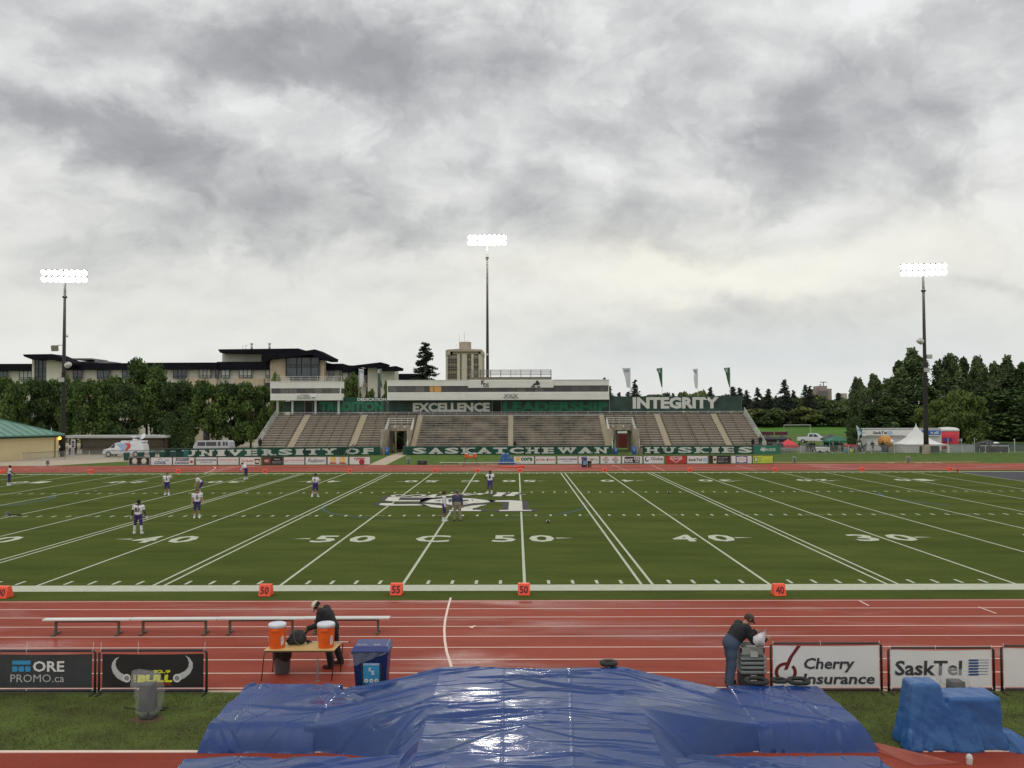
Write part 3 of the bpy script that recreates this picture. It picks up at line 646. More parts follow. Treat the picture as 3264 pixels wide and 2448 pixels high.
screen('plain dark green windscreen under the small press box', 901, 971, 1279, 1313, [])
screen('dark windscreen with green TRADITION lettering beneath white DEDICATION', 996, 1233, 1279, 1313, [('TRADITION', 1019, 1222, 1280, 1312, 1)])
screen('raised green windscreen with white DEDICATION lettering', 1094, 1236, 1266, 1279, [('DEDICATION', 1139, 1231, 1268, 1278, 2)], m_gban)
screen('dark windscreen with big white EXCELLENCE lettering under the press box', 1237, 1569, 1275, 1314, [('EXCELLENCE', 1316, 1561, 1283, 1313, 2)])
screen('windscreen with green LEADERSHIP lettering under the press box', 1598, 1942, 1275, 1314, [('LEADERSHIP', 1604, 1939, 1280, 1311, 1)])
screen('tall dark green windscreen with white INTEGRITY lettering at the right end', 1944, 2363, 1262, 1311, [('INTEGRITY', 2017, 2291, 1265, 1303, 2)])
# ---------------------------------------------------------------- wall banners along the front
def wallban(label, p0, p1, word, lx0, lx1, m0=m_gban, z0=.2, z1=1.42, slab=True):
    (xa, ya), (xb, yb) = p0, p1; L = math.hypot(xb-xa, yb-ya); u = Vector(((xb-xa)/L, (yb-ya)/L, 0)); nrm = Vector((u.y, -u.x, 0))
    th = thing('wall_banner', label, 'banner', ((xa+xb)/2, (ya+yb)/2, z0)); mb = MB()
    mb.prism([(0, 0), (L, 0), (L, z1-z0), (0, z1-z0)], (xa, ya, z0), u, (0, 0, 1), -nrm, .12)
    q = Vector((xa, ya, z0+.17))+u*lx0+nrm*.012
    if word: (mb.slab if slab else mb.text)(word, q, u, (0, 0, 1), lx1-lx0, (z1-z0)-.34, 1)
    mb.build('panel', [m0, m_wlet], th)
    r = MB(); r.tube([(xa, ya, z1+.06), (xb, yb, z1+.06)], .035, 6)
    for i in range(int(L/3)+1): t = i/max(1, int(L/3)); r.tube([(xa+(xb-xa)*t+nrm.x*.05, ya+(yb-ya)*t+nrm.y*.05, z0-.1), (xa+(xb-xa)*t+nrm.x*.05, ya+(yb-ya)*t+nrm.y*.05, z1+.06)], .03, 5)
    r.build('rail', mat('dark_fence_rail', (.10, .12, .11), .6, metal=.2), th); return th
YQ = 94.9
def XQ(px, Y=YQ): return A(px, 1440, Y)[0]
wb0 = (A(516, 1450, 88.6)[0], 88.6); wb1 = (XQ(1212), YQ)
L01 = math.hypot(wb1[0]-wb0[0], wb1[1]-wb0[1])
def along(px):   # distance along the slanted wall where the pixel column meets it
    best = min(np.linspace(0, 1, 400), key=lambda t: abs(A(px, 1440, wb0[1]+(wb1[1]-wb0[1])*t)[0]-(wb0[0]+(wb1[0]-wb0[0])*t))); return best*L01
wallban('green wall banner reading UNIVERSITY OF in white slab letters', wb0, wb1, 'UNIVERSITY OF', along(580), along(1197))
wallban('green wall banner reading SASKATCHEWAN in white slab letters', (XQ(1285), YQ), (XQ(1950), YQ), 'SASKATCHEWAN', XQ(1315)-XQ(1285), XQ(1940)-XQ(1285))
wallban('green wall banner reading HUSKIES in white slab letters', (XQ(2049), YQ), (XQ(2401), YQ), 'HUSKIES', XQ(2056)-XQ(2049), XQ(2399)-XQ(2049))
hb = wallban('short green wall banner with a dog head and the word HUSKIE', (XQ(2402), YQ), (XQ(2487), YQ), '', 0, 1, mat('bright_green_banner', (.03, .17, .11), .7))
q = MB(); o = (XQ(2438), YQ-.015, .62); q.text('HUSKIE', o, (1, 0, 0), (0, 0, 1), XQ(2472)-XQ(2438), .42, 0, .05); q.prism([(0, .2), (.2, .45), (.35, .7), (.5, .5), (.8, .65), (.75, .4), (1.0, .3), (.7, .15), (.6, -.05), (.35, .1)], (XQ(2422), YQ-.012, .55), (1, 0, 0), (0, 0, 1), (0, -1, 0), .004); q.build('lettering', m_wlet, hb)
# ================================================================ advertising boards across the track
P_ = dict(white=mat('board_white', (.74, .71, .69), .45, .04, 1.), black=mat('board_black', (.02, .017, .017), .5, .2), blue=mat('print_blue', (.02, .07, .20), .5), navy=mat('print_navy', (.025, .035, .10), .5),
  red=mat('print_red', (.50, .03, .025), .5), green=mat('print_green', (.02, .17, .06), .5), yellow=mat('print_yellow', (.80, .50, .04), .5), grey=mat('print_grey', (.25, .25, .25), .5), lgrey=mat('print_light_grey', (.5, .5, .49), .5),
  lime=mat('print_lime', (.52, .62, .06), .5), cream=mat('print_cream', (.68, .62, .5), .5), sky=mat('print_sky', (.04, .28, .52), .5), brown=mat('print_brown', (.12, .05, .025), .5), violet=mat('print_violet', (.07, .04, .2), .5), pink=mat('print_pink', (.6, .25, .22), .5), maroon=mat('print_maroon', (.16, .01, .015), .5), ban=mat('banner_dark', (.042, .045, .048), .5), lblue=mat('print_light_blue', (.35, .48, .68), .5), hi=mat('print_bright_yellow', (.75, .72, .02), .5))
KEYS = list(P_); IDX = {k: i for i, k in enumerate(KEYS)}
class Gfx:          # flat artwork on a board: unit coordinates u (right) and v (up)
    def __init__(s, o, w, h, mb, d=1.): s.o = Vector(o); s.w = w; s.h = h; s.mb = mb; s.k = 0; s.d = d
    def _o(s, u, v): s.k += 1; return s.o+Vector((u*s.w, -.001-.0006*s.k*s.d, v*s.h))
    def t(s, txt, u0, u1, v0, v1, c, bold=.03, sl=0.): s.mb.text(txt, s._o(u0, v0), (1, 0, 0), (0, 0, 1), (u1-u0)*s.w, (v1-v0)*s.h, IDX[c], bold, sl)
    def r(s, u0, u1, v0, v1, c): o = s._o(u0, v0); W_ = (u1-u0)*s.w; H_ = (v1-v0)*s.h; s.mb.flat([tuple(o), (o.x+W_, o.y, o.z), (o.x+W_, o.y, o.z+H_), (o.x, o.y, o.z+H_)], IDX[c])
    def p(s, pts, c): o = s._o(0, 0); s.mb.flat([(o.x+u*s.w, o.y, o.z+v*s.h) for u, v in pts], IDX[c])
    def e(s, u, v, ru, c, rv=None, n=20, a0=0, a1=360): 
        rv = rv or ru*s.w/s.h; o = s._o(u, v); s.mb.flat([(o.x+ru*s.w*math.cos(R(a0+(a1-a0)*i/n)), o.y, o.z+rv*s.h*math.sin(R(a0+(a1-a0)*i/n))) for i in range(n)], IDX[c])
def board(label, x0, x1, Y, z0, z1, bg, art, group='sponsor boards along the far side of the track', frame='black', tilt=0., fw=.045):
    th = thing('advertising_board', label, 'sponsor board', ((x0+x1)/2, Y, z0), 0, group); mb = MB()
    mb.bb(x0, x1, Y, Y+.02, z0, z1, IDX[bg]); g = Gfx((x0, Y-.003, z0), x1-x0, z1-z0, mb, 3.); art(g); mb.build('panel', [P_[k] for k in KEYS], th)
    f = MB(); f.bb(x0-fw, x0, Y-.02, Y+.05, z0-.04, z1+fw); f.bb(x1, x1+fw, Y-.02, Y+.05, z0-.04, z1+fw); f.bb(x0, x1, Y-.02, Y+.05, z1, z1+fw); f.bb(x0, x1, Y-.02, Y+.05, z0-.04, z0)
    for x in (x0+.3, x1-.3): f.bb(x-.03, x+.03, Y+.02, Y+.5, z0-.04, z0)
    f.build('frame', mat('board_frame_'+frame, (.05, .05, .05) if frame == 'black' else (.45, .43, .42), .6), th); return th
def a1(g):
    for u in (.27, .73):
        g.e(u, .55, .13, 'cream'); g.t('ILANOA', u-.14, u+.14, .10, .24, 'lgrey', .05); g.r(u-.02, u+.02, .3, .6, 'lgrey')
def a2(g): g.t('COOL', .15, .72, .08, .5, 'blue', .09, .2); g.r(.66, .85, .5, .74, 'lblue'); g.e(.38, .75, .05, 'lgrey'); g.e(.48, .8, .05, 'lgrey')
def a3(g):
    g.t('SG', .12, .42, .5, .92, 'navy', .07); 
    for i in range(6): g.p([(.43+i*.055, .5), (.465+i*.055, .5), (.495+i*.055, .92), (.46+i*.055, .92)], 'navy')
    g.t('CANADA', .08, .76, .12, .42, 'navy', .05); g.p([(.87, .12), (.88, .28), (.97, .32), (.93, .42), (.97, .52), (.9, .5), (.87, .66), (.84, .5), (.77, .52), (.81, .42), (.77, .32), (.86, .28)], 'red')
def a4(g): g.t('CONCORDE', .03, .97, .5, .75, 'navy', .06); g.t('GROUP CORP.', .2, .8, .25, .4, 'navy', .04)
def a5(g): g.t('SASKATOON INN', .05, .95, .55, .72, 'red', .03); g.t('HOTEL AND CONFERENCE CENTRE', .05, .95, .25, .33, 'pink', .0)
def a6(g): g.t('Tim Hortons', .05, .64, .35, .68, 'red', .03, .2); g.p([(.73, .08), (.93, .08), (.97, .78), (.70, .78)], 'brown'); g.e(.835, .42, .1, 'cream', .18)
def a7(g): g.p([(.02, .05), (.4, .05), (.42, .95), (.02, .95)], 'brown'); g.e(.2, .5, .13, 'pink', .2); g.t('Boston', .6, .88, .62, .8, 'cream', .02); g.t('DRAUGHT FOOD', .48, .95, .28, .42, 'lgrey', .04); g.t('and drinks every day', .5, .95, .12, .2, 'lgrey')
def a8(g): g.e(.1, .5, .075, 'pink'); g.t('S', .06, .14, .2, .8, 'white', .06); g.t('CUSTOM ATHLETICS', .19, .97, .48, .66, 'red', .02); g.t('team wear and uniforms', .19, .95, .3, .38, 'pink')
def a9(g): g.t('Radisson', .12, .9, .3, .8, 'black', .01, .25); g.p([(.3, .25), (.75, .33), (.3, .2)], 'green')
def a10(g):
    for u in (.27, .73): g.e(u, .6, .15, 'yellow'); g.t('Old', u-.1, u+.02, .6, .85, 'cream', .06); g.t('Dutch', u-.13, u+.13, .35, .6, 'cream', .06); g.p([(u-.18, .08), (u+.18, .08), (u+.15, .26), (u-.15, .26)], 'red')
def a11(g): g.t('CJWW', .22, .78, .5, .9, 'red', .09); g.e(.6, .33, .14, 'red'); g.t('600', .52, .7, .22, .44, 'navy', .06)
def a12(g):
    g.p([(.2+.12*math.cos(R(a*15))*(1.15 if a % 2 else .85)*.9, .62+.32*math.sin(R(a*15))*(1.15 if a % 2 else .85)*.9) for a in range(24)], 'yellow'); g.t('cora', .35, .93, .4, .85, 'green', .09); g.t('breakfast and lunch', .35, .85, .12, .2, 'grey')
def a13(g): g.t('BATTERY', .04, .5, .42, .66, 'red', .07); g.t('BOYS', .7, .97, .42, .66, 'red', .07); g.e(.6, .52, .045, 'black'); g.e(.63, .68, .03, 'grey')
def a14(g): g.t('CONCORDE', .02, .97, .48, .72, 'navy', .06); g.t('GROUP CORP', .28, .74, .28, .38, 'navy', .03)
def a15(g): g.t('OMNI', .42, .93, .4, .75, 'grey', .01); g.t('SURVEYS', .48, .93, .16, .26, 'lgrey', .0); g.e(.28, .55, .1, 'maroon')
def a16(g):
    for u in (.27, .74): g.p([(u-.18, .68), (u-.03, .78), (u, .94), (u+.05, .80), (u+.15, .7)], 'red'); g.t('Pizza', u-.16, u+.14, .4, .62, 'black', .04, .2); g.t('Hut', u-.08, u+.08, .1, .34, 'black', .04, .2)
def a17(g): g.p([(.1, .06), (.88, .06), (.88, .9), (.13, .9)], 'black'); g.t('ROCK', .15, .55, .15, .68, 'white', .09); g.t('102', .58, .85, .45, .88, 'white', .06, .2); g.t('FM', .66, .84, .14, .38, 'white', .05)
def a18(g): g.e(.17, .58, .11, 'blue', .34); g.e(.2, .64, .08, 'white', .24); g.t('Globe', .36, .95, .42, .85, 'ban', .03); g.t('theatre company', .38, .95, .12, .2, 'lgrey')
def a19(g): g.p([(.2, .62), (.24, .95), (.78, .95), (.82, .62), (.5, .1)], 'white'); g.p([(.23, .62), (.265, .9), (.755, .9), (.79, .62), (.5, .18)], 'red'); g.t('CO-OP', .26, .76, .5, .8, 'white', .07)
def a20(g): g.t('SaskTel', .05, .7, .3, .68, 'ban', .05, .12); g.p([(.76, .28), (.95, .28), (.95, .7), (.78, .7)], 'lblue')
def a21(g): g.p([(.18, .02), (.34, .02), (.35, .95), (.17, .95)], 'cream'); g.e(.26, .5, .07, 'brown'); g.t('LOCAL-GROWN', .42, .88, .68, .82, 'lgrey', .02); g.t('PRAIRIE', .42, .7, .46, .58, 'grey', .02); g.t('BARLEY CO', .42, .88, .18, .34, 'lgrey', .02)
def a22(g): g.p([(.21, .04), (.79, .04), (.79, .94), (.21, .94)], 'violet'); g.p([(.25, .2), (.5, .1), (.75, .2), (.73, .5), (.75, .8), (.5, .88), (.25, .8), (.27, .5)], 'white'); g.t('WENDYS', .34, .66, .55, .7, 'red', .0); g.t('COMMUNITY', .3, .72, .35, .5, 'red', .0)
def a23(g): g.p([(.06, .15), (.22, .12), (.22, .82), (.06, .78)], 'green'); g.p([(.1, .25), (.19, .25), (.19, .75), (.12, .75)], 'white')
def a23b(g):
    a23(g)
    for i, v in enumerate((.68, .5, .32, .16)): g.t(('SASKATOON', 'SPORTS', 'TOURISM', 'COUNCIL')[i], .27, (.45, .4, .44, .43)[i], v, v+.09, 'green', .0)
    g.t('sport tourism', .6, .9, .36, .46, 'grey', .0); g.t('brings us together', .6, .92, .22, .3, 'grey', .0)
s3 = 5.027; s4 = 4.608; s5 = 4.424
YB_ = 75.0
bl = [('black board with two cream tree emblems in a silver frame', 380+160/s3, 380+483/s3, 'black', a1, 'grey'), ('white board with blue slanted COOL lettering', 380+508/s3, 380+845/s3, 'white', a2, 'black'),
 ('white board reading SGI CANADA with a red maple leaf', 380+862/s3, 380+1200/s3, 'white', a3, 'black'), ('white board reading CONCORDE, between the maple leaf board and the red SASKATOON INN one', 380+1232/s3, 380+1563/s3, 'white', a4, 'black'),
 ('white board with thin red SASKATOON INN lettering', 380+1580/s3, 380+1913/s3, 'white', a5, 'black'), ('white board with red script and a brown coffee cup', 740+115/s4, 740+418/s4, 'white', a6, 'black'),
 ('dark brown board with small pale text, left of the pink logo board', 740+448/s4, 740+738/s4, 'black', a7, 'black'), ('white board with a round pink logo and faint red text', 740+760/s4, 740+1060/s4, 'white', a8, 'black'),
 ('white board with black handwritten Radisson lettering', 740+1078/s4, 740+1380/s4, 'white', a9, 'black'), ('white board with two yellow round logos over red ribbons', 740+1402/s4, 740+1700/s4, 'white', a10, 'black'),
 ('white board with red CJWW and 600 in a loop, beside the path', 740+1722/s4, 740+2025/s4, 'white', a11, 'black'),
 ('white board with a yellow sun and green cora lettering', 1600+165/s5, 1600+452/s5, 'white', a12, 'black'), ('white board with red BATTERY BOYS lettering', 1600+470/s5, 1600+757/s5, 'white', a13, 'black'),
 ('white board reading CONCORDE right of the battery board', 1600+782/s5, 1600+1066/s5, 'white', a14, 'black'), ('white board with grey OMNI lettering behind the far recycling bin', 1600+1080/s5, 1600+1368/s5, 'white', a15, 'black'),
 ('white board with two red roof logos', 1600+1390/s5, 1600+1676/s5, 'white', a16, 'black'), ('white board with a black ROCK 102 block', 1600+1694/s5, 1600+1978/s5, 'white', a17, 'black'),
 ('white board with a blue swirl and Globe lettering', 2050+8/s5, 2050+292/s5, 'white', a18, 'black'), ('red board with a white outlined CO-OP shield', 2050+320/s5, 2050+606/s5, 'red', a19, 'black'),
 ('white board reading SaskTel across the track, right of the red shield board', 2050+622/s5, 2050+910/s5, 'white', a20, 'black'), ('black board with a tan can and grey text', 2050+935/s5, 2050+1225/s5, 'black', a21, 'black'),
 ('white board with a purple scalloped label', 2050+1244/s5, 2050+1532/s5, 'white', a22, 'black'), ('lime green board at the right end of the row', 2050+1550/s5, 2050+1832/s5, 'lime', a23b, 'black')]
for lab, p0, p1, bg, art, fr in bl: board(lab, A(p0, 1470, YB_)[0], A(p1, 1470, YB_)[0], YB_, .05, .98, bg, art, frame=fr)
# ---------------------------------------------------------------- near banners in tube frames
m_foam = mat('foam_wrapped_pipe', (.022, .024, .032), .75, .2, 8, .3, 60); m_tie = mat('white_cable_tie', (.7, .7, .68), .5)
def nearban(label, px0, px1, pyt, bg, art, brown=False, hang=.07, ties=True, Y=-12.62):
    x0, z1 = A(px0, pyt, Y); x1, _ = A(px1, pyt, Y); z0 = .05
    th = thing('banner_stand', label, 'banner', ((x0+x1)/2, Y, 0), 0, 'sponsor banners beside the near lawn'); f = MB(); r = .028
    pts = [(x0+r, Y, z0), (x0+r, Y, z1-.08), (x0+r+.06, Y, z1-r), (x1-r-.06, Y, z1-r), (x1-r, Y, z1-.08), (x1-r, Y, z0)]
    f.tube(pts, r, 10); f.tube([(x0+r, Y, z0+.03), (x1-r, Y, z0+.03)], r, 10)
    for x in (x0+.06, x1-.06): f.tube([(x, Y-.22, .02), (x, Y+.22, .02)], .02, 6)
    f.build('frame', mat('brown_pipe', (.04, .022, .018), .5, .2) if brown else m_foam, th, smooth=True)
    g = MB(); a, b, c, d = x0+hang+.03, x1-hang-.03, z0+.10, z1-hang-.03
    nx, nz = 24, 8; vs = []; fs = []; seed_ = px0*.7
    for j in range(nz+1):
        for i in range(nx+1):
            u = i/nx; v = j/nz; sag = .018*math.sin(math.pi*u)**1*(v**3); vs.append((a+(b-a)*u, Y+.004*math.sin(u*9+seed_)*(1-v)+.0025*math.sin(u*17+v*5), c+(d-c)*v-sag))
    for j in range(nz):
        for i in range(nx): k = j*(nx+1)+i; fs.append((k, k+1, k+nx+2, k+nx+1))
    g.add(vs, fs, IDX[bg]); gf = Gfx((a, Y-.007, c), b-a, d-c, g); art(gf); g.build('sheet', [P_[k] for k in KEYS], th)
    if ties:
        t = MB(); w = x1-x0
        for u in (.03, .37 if not brown else .45, .97):
            xx = x0+w*u; t.tube([(xx, Y, z1-.1), (xx-.01, Y-.035, z1-.02), (xx, Y-.02, z1+.01), (xx+.01*(1 if u > .5 else -1), Y, z1+(.17 if not brown else .03))], .005, 5)
            t.tube([(xx, Y, c-.03), (xx, Y-.035, c-.06)], .007, 5)
        t.build('cable_ties', m_tie, th)
    return th
def n1(g):
    g.r(.212, .396, .69, .81, 'sky')
    for i in range(3): x = .212+.0645*i; g.p([(x+.006, .48), (x+.049, .48), (x+.055, .51), (x+.055, .61), (x+.048, .64), (x+.007, .64), (x, .61), (x, .51)], 'sky')
    g.t('ORE', .417, .728, .475, .795, 'white', .045); g.t('PROMO.ca', .198, .728, .17, .40, 'lgrey', -.004)
def n2(g):
    q = lambda pts: [((x-875)/910, (930-y)/325) for x, y in pts]
    g.p(q([(1030,632),(990,650),(965,690),(958,735),(975,790),(1010,835),(1060,868),(1095,870),(1118,820),(1080,808),(1040,785),(1010,750),(995,710),(1000,670)]), 'lgrey')
    g.p(q([(1620,618),(1660,645),(1688,690),(1690,740),(1665,795),(1620,835),(1570,862),(1540,858),(1530,808),(1570,795),(1620,770),(1650,730),(1655,690),(1645,655)][::-1]), 'lgrey')
    for x in (1097, 1549):
        g.p([((x+(40 if a % 2 else 32)*math.cos(R(a*15))-875)/910, (930-(838-(44 if a % 2 else 36)*math.sin(R(a*15))))/325) for a in range(24)], 'white'); g.e((x-875)/910, (930-838)/325, .026, 'grey', .075)
    g.t('92.9', .505, .676, .43, .525, 'hi', .07); g.t('BULL', .346, .692, .16, .385, 'hi', .12, .12); g.t('THE', .308, .336, .16, .38, 'hi', .05); g.t('SASKATOON', .43, .682, .075, .14, 'red', .05)
nearban('black banner with blue blocks and white ORE PROMO.ca lettering', -42, 308, 2071, 'ban', n1)
nearban('black banner with silver bull horns and yellow BULL lettering', 313, 663, 2070, 'black', n2)
def n3(g):
    p = []; 
    for i in range(33): a = R(62+i*(298-0)/32*1.0); p.append((.125+.097*math.cos(a), .27+.27*math.sin(a)))
    for i in range(32):
        f = lambda t, k: (.118+.104*k*math.cos(t), .35+.245*k*math.sin(t)); a0 = R(75+i*10.3); a1 = R(75+(i+1)*10.3+.4); g.p([f(a0, .70), f(a1, .70), f(a1, 1), f(a0, 1)][::-1] if False else [f(a0, .7), f(a0, 1), f(a1, 1), f(a1, .7)][::-1], 'maroon'); g.k -= 1
    g.k += 1
    g.p([(.10, .40), (.135, .42), (.185, .72), (.265, 1.0), (.225, .99), (.15, .72), (.12, .55)], 'maroon')
    g.t('Cherry', .275, .75, .345, .70, 'ban', .045, .18); g.t('Insurance', .275, .95, .06, .32, 'ban', .045, .18)
def n4(g):
    g.t('SaskTel', .04, .70, .30, .71, 'ban', .045, .06)
    for i in range(6): v = .30+i*.078; g.p([(.76+i*.002, v), (.87-.004*(i % 3), v), (.87, v+.05), (.775, v+.05)], 'blue'); g.p([(.87, v+.028), (.975-.006*(5-i), v+.028), (.977, v+.042), (.87, v+.042)], 'blue')
nearban('white banner with a red cherry and black Cherry Insurance lettering', 2453, 2812, 2047, 'white', n3, True, .045)
nearban('white banner reading SaskTel in black with dark blue stripes', 2827, 3170, 2061, 'white', n4, True, .045)
nearban('blank white banner cut off by the right edge of the picture', 3187, 3540, 2055, 'white', lambda g: None, True, .045)
# ================================================================ floodlight masts
m_mast = mat('dark_steel_mast', (.016, .013, .010), .7, .2, 1.5); m_lamp = mat('lamp_glow', (1., .99, .95), .3, 0, emit=55.)
m_lamp2 = mat('lamp_glow_bright', (1., .96, .86), .3, 0, emit=260.)
def mast(label, x, Y, z0, zl, rad, tilt, bright, extras):
    t = thing('floodlight_mast', label, 'floodlight', (x, Y, z0), 0, 'lit floodlight masts behind the far side'); p = MB()
    p.tube([(x, Y, z0), (x, Y, z0+3), (x, Y, (z0+zl)*.35), (x, Y, zl+1.1)], [rad*1.25, rad*1.2, rad, rad*.5], 14)
    for z in (z0+7, z0+12, zl-2.5): p.lathe([(rad*1.1, -.12), (rad*1.15, 0), (rad*1.1, .12)], (x, Y, z), 12)
    p.build('pole', m_mast, t, smooth=True)
    b = MB(); 
    for dz in (0., .95): b.box((x, Y-.1, zl+dz+.42), (6.6, .12, .12), ry=tilt)
    b.build('crossarm', m_mast, t)
    for dz in (0., .95):
        for i in range(8):
            dx = (i-3.5)*.84; zz = zl+dz-dx*math.sin(tilt); E = Euler((R(-64), 0, R((i-3.5)*5))).to_matrix()
            l = MB(); l.lathe([(.10, .42), (.22, .32), (.36, .1), (.38, .02)], (x+dx, Y-.35, zz), 14, 0, axis=E); h = l.build('floodlight', mat('lamp_housing', (.3, .27, .25), .5, metal=.5), t, smooth=True)
            g = MB(); g.lathe([(.02, -.09), (.28, -.06), (.39, .0), (.40, .04)], (x+dx, Y-.35, zz), 14, 0, axis=E); g.build('lens', m_lamp2 if bright else m_lamp, h)
    for kind, dx, z, s in extras:
        q = MB()
        if kind == 'box': q.box((x+dx, Y-rad-.12, z), (.8*s, .35, .7*s)); q.build('control_box', mat('grey_box', (.42, .41, .38), .5), t)
        if kind == 'speaker':
            sg = -1 if dx < 0 else 1; q.tube([(x, Y, z+.35), (x+dx, Y-.1, z+.35)], .05, 6); q.box((x+dx*1.3, Y-.35, z-.1), (.8*s, .55, .8*s), rx=R(15)); q.build('loudspeaker', mat('speaker_grey', (.24, .22, .17), .6), t)
        if kind == 'horn':
            E = Euler((R(80), 0, R(-55 if dx < 0 else 55))).to_matrix(); q.lathe([(.42*s, -.6), (.40*s, -.58), (.36*s, 0), (.3*s, .25), (.1, .42)], (x+dx, Y-.3, z), 12, axis=E); q.tube([(x, Y, z+.4), (x+dx, Y-.3, z+.4), (x+dx, Y-.3, z+.1)], .045, 6); q.build('horn_loudspeaker', mat('pale_horn', (.5, .49, .46), .5), t, smooth=True)
        if kind == 'cam': q.tube([(x, Y, z), (x+dx*.7, Y-.1, z+.15), (x+dx, Y-.1, z)], .035, 6); q.lathe(sphere_prof(.18*s, 8), (x+dx, Y-.1, z-.2), 10); q.build('dome_camera', MATS.get('pale_horn') or mat('pale_horn', (.5, .49, .46), .5), t, smooth=True)
        if kind == 'base': q.lathe([(.55, 0), (.55, 1.3), (.35, 1.35)], (x, Y, z0), 14); q.build('footing', m_conc, t)
    return t
def zat(py, Y, px=1632): return A(px, py, Y)[1]
lx = A(200, 1452, 93)[0]
mast('dark floodlight mast at the left, beside the green roofed building', lx, 93, .2, zat(892, 93, 208), .29, R(.8), 0, [('cam', .45, zat(1062, 93), 1), ('speaker', -.9, zat(1103, 93), 1), ('horn', .9, zat(1158, 93), 1), ('box', -.15, zat(1206, 93), .9)])
mast('tall dark floodlight mast behind the press box', A(1554, 1200, 118)[0], 118, .2, zat(776, 118, 1556), .27, 0., 1, [('box', 0, zat(1130, 118), .45)])
rx_ = A(2953, 1455, 93.5)[0]
mast('dark floodlight mast at the right, in front of the white tent', rx_, 93.5, .2, zat(872, 93.5, 2938), .29, R(-1.2), 0, [('horn', -.9, zat(1092, 93.5), 1), ('box', .5, zat(1142, 93.5), .85), ('box', .1, zat(1184, 93.5), .85), ('base', 0, 0, 1)])
# ================================================================ people
SK = dict(dark=mat('skin_dark', (.075, .035, .022), .6, .08), light=mat('skin_light', (.42, .22, .15), .6, .08), tan=mat('skin_tan', (.26, .13, .08), .6, .08))
CL = {k: mat('cloth_'+k, c, .85, .14, 5., .3, 50) for k, c in dict(white=(.70, .68, .70), purple=(.055, .025, .16), black=(.012, .012, .014), jeans=(.05, .075, .12), khaki=(.28, .25, .17), blue=(.05, .055, .11),
    grey=(.12, .12, .13), dkgreen=(.015, .05, .035), red=(.35, .03, .03), cream=(.62, .57, .42), brown=(.08, .05, .035), shoe=(.68, .68, .70), shoered=(.12, .03, .035), dkblue=(.02, .03, .07), pale=(.5, .48, .45), maroon=(.09, .02, .03), gold=(.6, .38, .06), orange=(.6, .12, .02)).items()}
M_HAIR = {'black': mat('hair_black', (.012, .009, .008), .8), 'brown': mat('hair_brown', (.07, .035, .02), .8), 'fair': mat('hair_fair', (.2, .11, .05), .8)}
M_EYE = mat('eye', (.02, .015, .012), .3); M_MOUTH = mat('mouth', (.18, .05, .045), .6)
def dirv(side, al, be): al = R(al); be = R(be); return np.array([side*math.sin(be), math.cos(be)*math.sin(al), -math.cos(be)*math.cos(al)])
